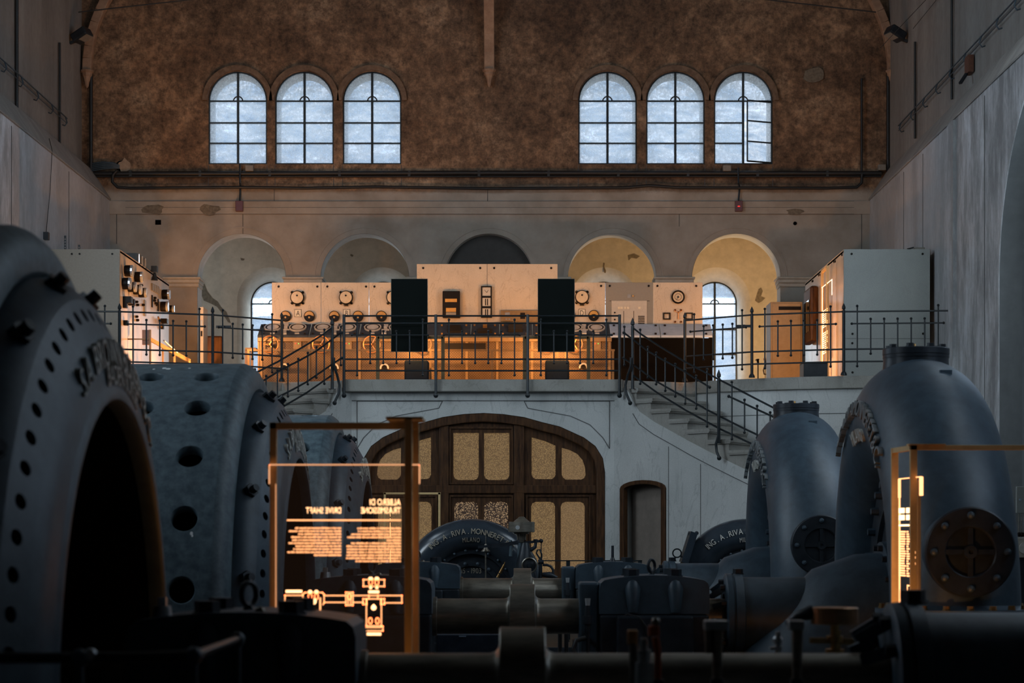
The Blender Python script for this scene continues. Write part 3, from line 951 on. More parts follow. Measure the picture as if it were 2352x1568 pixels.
# vault ribs, corbels, corner pipes -------------------------------
def rib(name, pts, w, h, corb):
    mb = MB()
    for a, b in zip(pts[:-1], pts[1:]):
        mb.bar(a, b, w, h, up=(0, -1, 0.2))
    o = struct(mb.obj(name, 'rib', smooth=0, bevel=0.012))
    c = corb
    k = MB()
    k.lathe([(0.0, 0.125), (-0.03, 0.125), (-0.05, 0.10), (-0.10, 0.095), (-0.12, 0.075), (-0.22, 0.045), (-0.30, 0.03), (-0.33, 0.008)], c, 'z', 8)
    k.obj('corbel', 'rib', o, 20)
    return o
y0 = ZB - 0.10
cx = xx(1124, ZB)
zc = zz(163, ZB)
pts = []
for i in range(14):
    a = i / 13 * 1.35
    pts.append((cx, y0 - 6.5 * (1 - cos(a)), zc + 3.2 * sin(a) * 1.0))
rib('trim_2', pts, 0.19, 0.16, (cx, y0 - 0.03, zc))
for s, px0, nm in ((1, 203, 'trim_3'), (-1, 2047, 'trim_4')):
    pts = []
    x0 = xx(px0, ZB); z0 = zz(165, ZB)
    for i in range(16):
        a = i / 15 * 1.25
        pts.append((x0 + s * 2.9 * (1 - cos(a)), y0 - 0.3 * (1 - cos(a)), z0 + 2.75 * sin(a)))
    rib(nm, pts, 0.17, 0.16, (x0, y0 - 0.03, z0))
# ------------------------------------------------ balcony, stairs, lower front wall
def mirror(x):
    return 2 * X0 - x
front_y = 34.4
DW = (zz(948, 34.4), xx(1111, 34.4))
# outline of the big door opening (half widths against height, from the photograph's proportions)
door_half = [(2.78, 0.0), (2.78, 1.0), (280, 1085), (275, 1052), (258, 1024), (231, 1004), (176, 979), (135, 969), (94, 957.5), (45, 950.5), (0, 948)]
DC = xx(1110, 34.4)
S344 = F / 34.4
dh = [(1.925, 0.02)] + [(a / S344, zz(b, 34.4)) for a, b in door_half[2:]]
door_out = [(DC - a, b) for a, b in dh] + [(DC + a, b) for a, b in reversed(dh[:-1])]
fw = MB()
xa, xb = mirror(1.45), 1.45
fw.holed([(xa, 0), (xb, 0), (xb, 3.86), (xa, 3.86)], [door_out], lambda p, t: (p[0], front_y + t, p[1]), 0.45)
wf = struct(fw.obj('wall_front', 'marble', smooth=0))
# diagonal walls under the stairs, closer to the hall towards the sides
SL = 1.134
dlen = sqrt(1 + SL * SL)
def diag(side):
    def mp(p, t):   # p = (distance along x from 1.45, z)
        x, y = 1.45 + p[0], front_y - SL * p[0]
        x += t * SL / dlen; y += t / dlen
        return (x if side > 0 else mirror(x), y, p[1])
    return mp
FL = [(1.69, 34.2), (1.783, 34.1), (1.993, 33.83), (2.258, 33.5), (2.517, 33.2), (2.798, 32.9), (3.09, 32.6), (3.39, 32.2), (3.70, 31.85), (4.03, 31.48), (4.36, 31.1), (4.7, 30.72), (5.05, 30.32)]
FL = [(x, front_y - SL * (x - 1.45)) for x, y in FL]
RRp = [(2.60, 34.95), (2.80, 34.85), (2.92, 34.65), (3.14, 34.4), (3.28, 34.15), (3.5, 33.95), (3.75, 33.8), (4.05, 33.65), (4.4, 33.55), (4.8, 33.45), (5.3, 33.35), (5.9, 33.3), (6.5, 33.25)]
RISE = 0.171
def tread_z(k):
    return FLR - 0.155 - RISE * k
top_line = [(x - 1.45, tread_z(k) - 0.02 - (0.0 if k else 0.0)) for k, (x, y) in enumerate(FL)]
for side in (1, -1):
    mp = diag(side)
    # stringer edge: from the platform down along the stairs
    edge = [(0, 3.86), (0.18, 3.86)] + [(x - 1.45 + 0.04, tread_z(k) - 0.19) for k, (x, y) in enumerate(FL)]
    far = edge[-1]
    outer = [(0, 0), (far[0], 0)] + list(reversed(edge))
    hs = []
    if side > 0:
        u0, u1 = 1.55 - 1.45, 2.215 - 1.45
        um = (u0 + u1) / 2
        sd = [(u0, 0.02), (u0, 2.27)] + [(um + (u1 - u0) / 2 * cos(pi - pi * i / 10), 2.27 + 0.13 * sin(pi * i / 10)) for i in range(1, 10)] + [(u1, 2.27), (u1, 0.02)]
        hs = [sd]
    w = struct(MB().holed(outer, hs, mp, 0.28).obj('wall_under_stair', 'marble', smooth=0))
    # incised line that follows the stringer
    jl = MB()
    for a, b in zip(edge[2:-1], edge[3:]):
        p, q = Vector(mp((a[0], a[1] - 0.20), -0.003)), Vector(mp((b[0], b[1] - 0.20), -0.003))
        jl.bar(p, q, 0.012, 0.01, up=(0, 0, 1))
    for u in (0.8, 1.25, 2.1):
        z1 = 3.86 - 0.63 * u - 0.45
        jl.bar(mp((u, 0.05), -0.003), mp((u, z1), -0.003), 0.008, 0.008, up=(0, -1, 0))
    jl.obj('joint', 'joint', w, 0)
# panel lines and hook pipe on the front wall
j = MB()
def jline(pts, y=front_y - 0.004, w=0.011, ob=None):
    for a, b in zip(pts[:-1], pts[1:]):
        j.bar((a[0], y, a[1]), (b[0], y, b[1]), w, 0.008, up=(0, -1, 0))
def q(px, py):
    return (xx(px, front_y), zz(py, front_y))
for s in (1, -1):
    def qm(px, py):
        x, z = q(px, py)
        return (x if s > 0 else 2 * DC - x, z)
    jline([qm(1204, 921), qm(1400, 921), qm(1400, 1030), qm(1385, 1005), qm(1355, 975), qm(1310, 955), qm(1212, 937), qm(1204, 921)])
jline([q(808, 920), q(1420, 920)])
j.obj('joint', 'joint', wf, 0)

# balcony floor slab
rail_r = [(1.58, 34.22), (1.60, 34.42), (2.60, 34.95), (3.14, 34.30), (3.66, 33.95), (4.3, 33.6), (4.93, 33.4), (5.7, 33.28), (XR + 0.3, 33.2)]
def plan(pts):
    return pts
rear = [(2.60, 34.95), (3.14, 34.38), (3.66, 34.02), (4.3, 33.68), (4.93, 33.48), (5.7, 33.36), (XR + 0.3, 33.28)]
outline = [(1.58, 34.22)] + [(1.60, 34.45)] + rear + [(XR + 0.3, ZB + 0.1)]
left = [(mirror(x), y) for x, y in outline]
left[-1] = (XL - 0.3, ZB + 0.1); left[-2] = (XL - 0.3, 33.28)
poly = outline + list(reversed(left))
sl = struct(MB().prism(poly, FLR - 0.19, FLR, axis='z').obj('floor_balcony', 'stair', smooth=0, bevel=0.012))
# retaining wall behind the stairs
for s in (1, -1):
    rw = MB()
    ps = [(x if s > 0 else mirror(x), y + 0.07) for x, y in rear]
    if s < 0:
        ps[-1] = (XL - 0.3, ps[-1][1])
    n = len(ps)
    rw.add([(x, y, 0) for x, y in ps] + [(x, y, FLR - 0.185) for x, y in ps], [(i, i + 1, i + 1 + n, i + n) for i in range(n - 1)])
    o = struct(rw.obj('wall_behind_stair', 'marble', smooth=20))
    j = MB()
    for a, b in zip(ps[:-1], ps[1:]):
        j.bar((a[0], a[1] - 0.004, 3.42), (b[0], b[1] - 0.004, 3.42), 0.01, 0.008)
    j.obj('joint', 'joint', o, 0)

# stairs
for s, nm, lab in ((1, 'stone_stair', 'pale stone stair descending behind the two tall elbow pipes'), (-1, 'stone_stair', 'pale stone stair descending behind the round generator casings')):
    t = thing(nm, lab, 'stairs', (0, 0, 0))
    for k in range(len(FL) - 1):
        a, b = FL[k], FL[k + 1]
        c, d = RRp[k + 1], RRp[k]
        ux, uy = -SL / dlen, -1 / dlen
        nz = 0.045
        def quad(e, f, z0, z1):
            # e: overhang of the nosing downhill, f: projection past the stringer wall
            vx = (b[0] - a[0], b[1] - a[1]); L = sqrt(vx[0] ** 2 + vx[1] ** 2)
            dx, dy = vx[0] / L, vx[1] / L
            A = (a[0] - 0.02, a[1] - f)
            B = (b[0] + dx * e, b[1] + dy * e - f * 0.6)
            C = (c[0] + e * 0.6, c[1] - e * 0.6)
            D = (d[0], d[1])
            pts = [A, B, C, D]
            if s < 0:
                pts = [(mirror(x), y) for x, y in pts]
            return MB().prism(pts, z0, z1, axis='z')
        z = tread_z(k)
        st = quad(0.0, -0.035, z - 0.36 if k else z - 0.3, z - nz)
        stn = quad(0.035, 0.04, z - nz, z)
        st.add(stn.v, stn.f)
        stm = quad(0.018, 0.028, z - nz - 0.022, z - nz)
        st.add(stm.v, stm.f)
        st.obj('step', 'stair', t, 0)

# doors ----------------------------------------------------------
YD = front_y + 0.10
def dq(px, py, y=None):
    y = y or YD
    return ((px - VX) * y / F, zz(py, y))
def inset(loop, k):
    """move an outline inward by k (loop counter-clockwise or clockwise)"""
    n = len(loop); ar = sum(loop[i][0] * loop[(i + 1) % n][1] - loop[(i + 1) % n][0] * loop[i][1] for i in range(n))
    sg = 1 if ar > 0 else -1
    out = []
    for i in range(n):
        p, q0, r = Vector(loop[i - 1]), Vector(loop[i]), Vector(loop[(i + 1) % n])
        e1 = (q0 - p).normalized(); e2 = (r - q0).normalized()
        n1 = Vector((-e1.y, e1.x)) * sg; n2 = Vector((-e2.y, e2.x)) * sg
        m = (n1 + n2)
        m = m / max(0.4, m.length_squared) * 2 if m.length else n1
        out.append((q0.x + m.x * k, q0.y + m.y * k))
    return out
# the arched door: one joinery screen with glazed lights
door_h = door_out
lights = []
def chamfer(x0, x1, z0, z1, c, top=False, bot=True):
    l = []
    if bot:
        l += [(x0, z0 + c), (x0 + c * .3, z0 + c * .3), (x0 + c, z0), (x1 - c, z0), (x1 - c * .3, z0 + c * .3), (x1, z0 + c)]
    else:
        l += [(x0, z0), (x1, z0)]
    if top:
        l += [(x1, z1 - c), (x1 - c * .3, z1 - c * .3), (x1 - c, z1), (x0 + c, z1), (x0 + c * .3, z1 - c * .3), (x0, z1 - c)]
    else:
        l += [(x1, z1), (x0, z1)]
    return l
def D(px):
    return (px - VX) * YD / F
def Zd(py):
    return zz(py, YD)
cc = 0.075
up = []
for a, b in ((1041.5, 1099.5), (1112, 1170)):
    up.append((chamfer(D(a), D(b), Zd(1102), Zd(994), cc), 'obscure'))
def side_upper(m):
    r = []
    def X(px):
        x = D(px)
        return x if m > 0 else 2 * D(1105.5) - x
    l1 = [(X(1221), Zd(1090)), (X(1224), Zd(1096)), (X(1230), Zd(1100)), (X(1267), Zd(1100)), (X(1273), Zd(1096)), (X(1276), Zd(1090)), (X(1276), Zd(1023)), (X(1250), Zd(1012)), (X(1221), Zd(1004))]
    l2 = [(X(1290), Zd(1090)), (X(1293), Zd(1096)), (X(1299), Zd(1101)), (X(1335), Zd(1101)), (X(1342), Zd(1097)), (X(1345), Zd(1090)), (X(1344), Zd(1074)), (X(1338), Zd(1056)), (X(1326), Zd(1042)), (X(1308), Zd(1033)), (X(1290), Zd(1028))]
    return [(l1, 'obscure'), (l2, 'obscure_fine')]
up += side_upper(1) + side_upper(-1)
low = []
for a, b, g in ((1043.5, 1098, 'obscure_dark'), (1112, 1167, 'obscure_dark'), (1220, 1275, 'obscure'), (1288, 1343, 'obscure_fine'), (936, 991, 'obscure'), (868, 923, 'obscure_fine')):
    low.append((chamfer(D(a), D(b), 0.95, Zd(1152), cc, top=True), g))
dr = MB()
dr.holed(inset(door_h, 0.01), [l for l, g in up + low], lambda p, t: (p[0], YD + t, p[1]), 0.06)
door1 = struct(dr.obj('door_1', 'wood', smooth=0))
for l, g in up + low:
    MB().holed(l, [], lambda p, t: (p[0], YD + 0.03 + t, p[1]), 0.006).obj('glass_light', g, door1, 0)
# raised frame following the arch, posts, transom, panel mouldings
ring = MB()
o1 = inset(door_h, 0.0); i1 = inset(door_h, 0.14)
ring.holed(o1, [i1], lambda p, t: (p[0], YD - 0.09 + t, p[1]), 0.09)
ring.obj('door_frame', 'wood', door1, 0, bevel=0.02)
fm = MB()
for a, b in ((1009, 1031), (1180, 1204)):
    fm.box((D(a), YD - 0.05, 0.02), (D(b), YD, Zd(975)))
fm.box((D(848), YD - 0.052, Zd(1133)), (D(1374), YD, Zd(1114)))
fm.obj('door_post', 'wood', door1, 0, bevel=0.012)
ml = MB()
def frame_rect(x0, x1, z0, z1, w=0.03, t=0.03):
    ml.holed([(x0, z0), (x1, z0), (x1, z1), (x0, z1)], [[(x0 + w, z0 + w), (x1 - w, z0 + w), (x1 - w, z1 - w), (x0 + w, z1 - w)]], lambda p, tt: (p[0], YD - t + tt, p[1]), t)
frame_rect(D(1032), D(1179), Zd(1112), Zd(980))
for a, b in ((1032, 1179), (1208, 1356), (856, 1004)):
    frame_rect(D(a), D(b), 0.06, Zd(1137), 0.025)
    frame_rect(D(a) + 0.1, D(b) - 0.1, 0.16, 0.8, 0.02)
ml.obj('moulding', 'wood', door1, 0)
# room behind, dark lining
struct(MB().box((D(820), front_y + 0.5, 0), (D(1400), front_y + 0.55, 3.9)).obj('wall_room_behind', 'passage', smooth=0))

# small open door with its timber frame on the diagonal wall
mp = diag(1)
sf = MB()
inn = inset(sd, 0.062)
inn = [(a, max(b, 0.02)) for a, b in inn]
sf.holed(sd, [[(a, 0.05 if b < 0.12 else b) for a, b in inn]], mp, 0.0)
vs = MB()
vs.holed(sd, [[(a, 0.03 if b < 0.2 else b) for a, b in inn]], lambda p, t: mp(p, t - 0.03), 0.09)
dd = struct(vs.obj('door_2', 'wood', smooth=0, bevel=0.006))
# niche behind it
nb = MB().holed(sd, [], lambda p, t: mp(p, t + 0.24), 0.05)
struct(nb.obj('wall_niche', 'niche', smooth=0))
nb = MB()
lin = [mp(p, 0.055) for p in sd] + [mp(p, 0.26) for p in sd]
k = len(sd)
nb.add(lin, [(i, (i + 1) % k, (i + 1) % k + k, i + k) for i in range(k)])
struct(nb.obj('trim_5', 'passage', smooth=0))
# ================================================================== RAILINGS
def ball_at(mb, p, r=0.022):
    mb.ball(p, r, 8)
def spear(mb, p, r=0.028, h=0.10):
    mb.lathe([(-0.03, r * 0.6), (0.0, r * 0.55), (0.015, r), (0.045, r), (h, 0.003)], p, 'z', 8)

def deck_rail(name, label, posts, bays, spec, group=None):
    """posts: [(x, y)]; spec: heights of the rails above the balcony floor"""
    t = thing(name, label, 'railing', (posts[0][0], posts[0][1], FLR), group)
    for (x, y) in posts:
        mb = MB()
        mb.tube([(x, y, FLR + spec.get('foot', 0.0)), (x, y, FLR + spec['top'] + 0.02)], 0.024, 8)
        if spec.get('foot', 0) < 0:
            ball_at(mb, (x, y, FLR + spec['foot']), 0.04)
        else:
            mb.lathe([(0, 0.05), (0.03, 0.045), (0.06, 0.025)], (x, y, FLR), 'z', 10)
            spear(mb, (x, y, FLR + spec['top'] + 0.03))
        mb.obj('post', 'wrought', t, 40)
    for i, n in enumerate(bays):
        a, b = Vector((*posts[i], 0)), Vector((*posts[i + 1], 0))
        def at(k, z):
            p = a.lerp(b, k)
            return Vector((p.x, p.y, FLR + z))
        for z in spec['full']:
            MB().tube([at(0, z), at(1, z)], spec.get('r', 0.013), 6).obj('rail', 'wrought', t, 40)
        k0 = 1 / (n + 1)
        for z in spec['gap']:
            mb = MB().tube([at(k0 * 0.62, z), at(1 - k0 * 0.62, z)], 0.012, 6)
            ball_at(mb, at(k0 * 0.6, z)); ball_at(mb, at(1 - k0 * 0.6, z))
            mb.obj('rail', 'wrought', t, 40)
        for k in range(n):
            kk = (k + 1) * k0
            lo, hi = spec['long'] if k in (0, n - 1) else spec['short']
            mb = MB().tube([at(kk, lo), at(kk, hi)], 0.0125, 6)
            ball_at(mb, at(kk, lo)); ball_at(mb, at(kk, hi))
            mb.obj('baluster', 'wrought', t, 40)
    return t

side_spec = dict(top=0.975, full=(0.975, 0.40, 0.21), gap=(0.79,), long=(0.14, 1.06), short=(0.33, 0.86))
pr = [(xx(1573, 34.75), 34.75), (xx(1727, 33.85), 33.85), (xx(1938, 33.35), 33.35), (xx(2186, 33.2), 33.2)]
deck_rail('balcony_railing', 'dark iron railing before the pale cabinet with glowing text reflections', pr, (6, 6, 7), side_spec)
pl = [(mirror(x), y) for x, y in pr]
pl[-1] = (-7.72, 33.2)
deck_rail('balcony_railing', 'dark iron railing before the tall cabinet studded with round meters', pl, (6, 6, 6), side_spec)
mid_spec = dict(top=0.99, foot=-0.26, full=(0.99, 0.875, 0.31, 0.13), gap=(0.69,), long=(0.06, 0.93), short=(0.25, 0.75), r=0.014)
pm = [(xx(p, 34.15), 34.15) for p in (790, 1001, 1212, 1423)]
deck_rail('balcony_railing', 'dark iron railing before the control desk, its posts hooked down the slab', pm, (6, 6, 6), mid_spec)

def stair_rail(side, label):
    def dp(px):
        return 35.94 / (1 + 1.134 * (px - 1200) / 5000)
    def T(px, py):
        p = P(px, py, dp(px))
        return p if side > 0 else Vector((mirror(p.x), p.y, p.z))
    t = thing('stair_railing', label, 'railing', T(1453, 893))
    rails = ([(1453, 752), (1472, 767), (1510, 792), (1574, 831), (1651, 871), (1741, 918), (1790, 943), (1900, 999)],
             [(1433, 764), (1452, 778), (1470, 792), (1488, 806), (1507, 817), (1528, 829), (1551, 841), (1574, 854), (1599, 870), (1630, 889)],
             [(1674, 910), (1741, 941), (1780, 959), (1850, 993)],
             [(1432, 822), (1454, 837), (1510, 877), (1536, 892), (1582, 917), (1624, 941), (1705, 982), (1741, 999), (1860, 1056)],
             [(1453, 861), (1510, 902), (1575, 942), (1650, 983), (1731, 1021), (1860, 1083)])
    for r in rails:
        mb = MB().tube([T(*q) for q in r], 0.015, 6)
        ball_at(mb, T(*r[0]), 0.026); ball_at(mb, T(*r[-1]), 0.026)
        mb.obj('rail', 'wrought', t, 40)
    for px, a, b in ((1434, 750, 838), (1470.5, 757, 881), (1488, 797, 867), (1507, 810, 882), (1528, 824, 897), (1551, 836, 910), (1574, 850, 926), (1599, 863, 938),
                     (1624, 848, 979), (1681, 877, 1008), (1710, 918, 993), (1739, 932, 1005), (1769, 947, 1020), (1798, 962, 1034), (1827, 950, 1080)):
        mb = MB().tube([T(px, a), T(px, b)], 0.013, 6)
        ball_at(mb, T(px, a)); ball_at(mb, T(px, b))
        mb.obj('baluster', 'wrought', t, 40)
    for px, a, b, foot in ((1453, 748, 893, [(1448, 822), (1448, 842), (1441, 862), (1436, 885), (1438, 905), (1447, 926)]),
                           (1651, 868, 1018, [(1649, 955), (1649, 1000), (1643, 1020), (1645, 1038), (1651, 1052)])):
        mb = MB().tube([T(px, a), T(px, b)], 0.026, 8)
        spear(mb, T(px, a - 1), 0.032, 0.12)
        mb.obj('post', 'wrought', t, 40)
        ft = [T(*q) + Vector((0, -0.10, 0)) for q in foot]
        mb = MB().tube(ft, 0.02, 8)
        ball_at(mb, ft[-1] + Vector((0, 0.04, 0)), 0.036)
        mb.obj('scroll_foot', 'wrought', t, 50)
stair_rail(1, 'dark iron railing curving down the stair behind the tall elbow pipes')
stair_rail(-1, 'dark iron railing curving down the stair behind the round generator casings')
# curved feet of the middle railing's end posts
# ================================================================== ON THE BALCONY
def bolt_dots(mb, pts, y, r=0.018, ax='y', th=0.012):
    for x, z in pts:
        mb.disc((x, y, z), r, 'y', 10, th)

# marble switchboard panels ------------------------------------------------
SB = 36.95                      # face of the boards
SS = F / SB
def X_(px): return xx(px, SB)
def Z_(py): return zz(py, SB)
ztop, zbot = Z_(648.5), FLR
def board(name, label, x0, x1, zt, mat='marble_panel', group=None, th=0.04):
    t = thing(name, label, 'switchboard panel', ((x0 + x1) / 2, SB, FLR), group)
    MB().box((x0 + 0.003, SB, zbot), (x1 - 0.003, SB + th, zt)).obj('slab', mat, t, 0, bevel=0.004)
    return t
def screws(t, pts):
    for px, py in pts:
        MB().disc((X_(px), SB - 0.012, Z_(py)), 0.019, 'y', 12, 0.014).obj('screw', 'dial_dark', t)
def big_gauge(t, px, py, face='amber_pale'):
    c = (X_(px), SB, Z_(py))
    mb = MB()
    mb.lathe([(0, 0.118), (-0.075, 0.118), (-0.09, 0.11), (-0.10, 0.102)], c, 'y', 28)
    for sx, sz in ((1, 1), (1, -1), (-1, 1), (-1, -1)):
        p = Vector(c) + Vector((sx * 0.092, -0.012, sz * 0.092))
        mb.lathe([(0.012, 0.022), (-0.02, 0.022), (-0.03, 0.012)], p, 'y', 10)
    for k in (-0.03, -0.01, 0.01, 0.03):
        mb.box((c[0] + k - 0.005, SB - 0.05, c[2] - 0.145), (c[0] + k + 0.005, SB - 0.02, c[2] - 0.11))
    g = mb.obj('large_meter', 'dial_dark', t)
    MB().lathe([(-0.098, 0.103), (-0.102, 0.0001)], c, 'y', 28).obj('meter_face', face, g)
    MB().disc((c[0], SB - 0.112, c[2] + 0.03), 0.015, 'y', 12, 0.012).obj('pivot', 'dial_dark', g)
M['amber_pale'] = simple('yellowed_meter_face', (0.52, 0.42, 0.28), (0.42, 0.33, 0.21), 20, 0.35)
M['cream_dial'] = simple('cream_dial_face', (0.62, 0.56, 0.42), (0.52, 0.46, 0.34), 20, 0.35)
def round_gauge(t, px, py, r=0.092):
    c = (X_(px), SB, Z_(py))
    g = MB().lathe([(0, r), (-0.06, r), (-0.075, r * 0.94), (-0.072, r * 0.86)], c, 'y', 28).obj('round_meter', 'dial_dark', t)
    MB().lathe([(-0.066, r * 0.87), (-0.068, 0.0001)], c, 'y', 28).obj('meter_face', 'amber', g)
    mb = MB()
    n = 14
    low = [(c[0] + r * 0.85 * cos(pi + pi * i / n), c[2] - r * 0.02 + r * 0.83 * sin(pi + pi * i / n)) for i in range(n + 1)]
    hi = [(c[0] + r * 0.5 * cos(pi * i / 8), c[2] + r * 0.25 * sin(pi * i / 8) - r * 0.02) for i in range(9)]
    mb.prism(low + hi[1:-1], SB - 0.074, SB - 0.069)
    mb.obj('lower_shield', 'dial_dark', g)
    MB().disc((c[0], SB - 0.08, c[2] - r * 0.25), 0.016, 'y', 12, 0.012).obj('pivot', 'amber', g)
def letter_plate(t, px, py, ch):
    x, z = X_(px), Z_(py)
    hwp, hhp = 0.058, 0.066
    p = MB().box((x - hwp, SB - 0.008, z - hhp), (x + hwp, SB, z + hhp)).obj('letter_plate', 'cream_dial', t, 0, bevel=0.006)
    fr = MB().holed([(x - hwp, z - hhp), (x + hwp, z - hhp), (x + hwp, z + hhp), (x - hwp, z + hhp)],
                    [[(x - hwp + .006, z - hhp + .006), (x + hwp - .006, z - hhp + .006), (x + hwp - .006, z + hhp - .006), (x - hwp + .006, z + hhp - .006)]],
                    lambda q, tt: (q[0], SB - 0.011 + tt, q[1]), 0.004)
    fr.obj('border', 'text_black', p, 0)
    mb = MB()
    text_flat(mb, ch, 0.088, 0.75, (x, SB - 0.0095, z), (1, 0, 0), (0, 0, 1), 0.06)
    mb.obj('letter', 'text_black', p, 0)
edges = [624, 737.5, 847.5, 957]
for i, ch in enumerate('ABC'):
    a, b = edges[i], edges[i + 1]
    lab = {'A': 'veined marble switchboard panel lettered A, at the board end by the arched window',
           'B': 'veined marble switchboard panel lettered B, between panel A and the half hidden one',
           'C': 'veined marble switchboard panel half hidden behind a black screen, next to panel B'}[ch]
    t = board('switchboard_panel', lab, X_(a), X_(b), ztop)
    off = (a - 624) * 0.985
    screws(t, [(640 + off, 658), (729 + off, 658)])
    big_gauge(t, 683.5 + off, 684)
    round_gauge(t, 656.5 + off, 726.5); round_gauge(t, 711 + off, 726.5)
    if ch != 'C':
        letter_plate(t, 684.5 + off, 719, ch)
# panel D
t = board('switchboard_panel', 'veined marble switchboard panel lettered D, beside the grey alarm cabinet', X_(1281), X_(1390.5), ztop)
screws(t, [(1380.5, 656.5)])
big_gauge(t, 1336.5, 683); round_gauge(t, 1363.5, 725); letter_plate(t, 1336.5, 718.5, 'D')
round_gauge(t, 1309, 725)
# grey alarm panel
t = board('switchboard_panel', 'grey metal alarm panel with a white inset board in the marble row', X_(1390.5), X_(1500), ztop, 'grey_panel')
screws(t, [(1400.5, 656.5), (1490, 656.5)])
MB().box((X_(1404.5), SB - 0.012, FLR + .9), (X_(1486), SB, Z_(690.5))).obj('inset_board', 'pale_panel', t, 0, bevel=0.003)
MB().box((X_(1400), SB - 0.006, Z_(691.2)), (X_(1492), SB, Z_(690.4))).obj('shadow_gap', 'dial_dark', t, 0)
mb = MB()
for px in (1421.5, 1427.8, 1436, 1442.5, 1468.5):
    mb.box((X_(px - 2.8), SB - 0.02, Z_(709.5)), (X_(px + 2.8), SB - 0.012, Z_(704.5)))
mb.obj('signal_light', 'cream_dial', t, 0)
mb = MB()
for i in range(5):
    for k in range(5):
        mb.box((X_(1466 + i * 3), SB - 0.018, Z_(728 + k * 4)), (X_(1468 + i * 3), SB - 0.012, Z_(725.2 + k * 4)))
mb.obj('button_grid', 'dial_dark', t, 0)
mb = MB()
for px in (1432.5, 1455.5):
    mb.box((X_(px) - 0.004, SB - 0.014, Z_(745)), (X_(px) + 0.004, SB - 0.012, Z_(714)))
mb.obj('division_line', 'dial_dark', t, 0)
MB().box((X_(1441), SB - 0.012, Z_(684)), (X_(1449), SB, Z_(676))).obj('name_plate', 'chrome', t, 0)
MB().disc((X_(1454), SB - 0.02, Z_(679.5)), 0.014, 'y', 10, 0.02).obj('signal_lamp', 'amber', t)
for py in (718, 734):
    MB().disc((X_(1412), SB - 0.03, Z_(py)), 0.014, 'y', 10, 0.02).obj('switch', 'dial_dark', t)
# last panel
t = board('switchboard_panel', 'veined marble end panel carrying one black-rimmed round gauge', X_(1500), X_(1614), ztop)
screws(t, [(1510, 656.5), (1599, 656.5)])
c = (X_(1557), SB, Z_(682.5))
g = MB().lathe([(0, 0.11), (-0.05, 0.115), (-0.065, 0.105), (-0.055, 0.088)], c, 'y', 28).obj('black_rim_gauge', 'dial_dark', t)
MB().lathe([(-0.05, 0.09), (-0.052, 0.0001)], c, 'y', 28).obj('gauge_face', 'amber_pale', g)
MB().torus((c[0], SB - 0.055, c[2]), 0.055, 0.003, 'y', 24, 6).obj('scale_ring', 'dial_dark', g)
mb = MB().disc((c[0], SB - 0.062, c[2]), 0.018, 'y', 12, 0.01)
mb.bar((c[0], SB - 0.06, c[2]), (c[0] - 0.03, SB - 0.06, c[2] - 0.05), 0.008, 0.004)
mb.obj('needle', 'text_black', g)
for px in (1531.5, 1583):
    x0_, x1_, z0_, z1_ = X_(px - 8.5), X_(px + 8.5), Z_(734), Z_(718)
    MB().holed([(x0_, z0_), (x1_, z0_), (x1_, z1_), (x0_, z1_)], [[(x0_ + .02, z0_ + .02), (x1_ - .02, z0_ + .02), (x1_ - .02, z1_ - .02), (x0_ + .02, z1_ - .02)]],
               lambda q_, tt: (q_[0], SB - 0.03 + tt, q_[1]), 0.03).obj('black_square_frame', 'dial_dark', t, 0)
mb = MB()
for px, py in ((1550.5, 712), (1564, 712), (1550.5, 739), (1564, 739), (1557.5, 717)):
    mb.lathe([(0, 0.018), (-0.03, 0.018), (-0.04, 0.01)], (X_(px), SB, Z_(py)), 'y', 10)
mb.bar((X_(1548), SB - 0.03, Z_(714)), (X_(1557.5), SB - 0.03, Z_(718)), 0.012, 0.01)
mb.bar((X_(1567), SB - 0.03, Z_(714)), (X_(1557.5), SB - 0.03, Z_(718)), 0.012, 0.01)
mb.bar((X_(1557.5), SB - 0.03, Z_(718)), (X_(1557.5), SB - 0.03, Z_(733)), 0.016, 0.012)
mb.obj('knife_switch', 'copper', t)
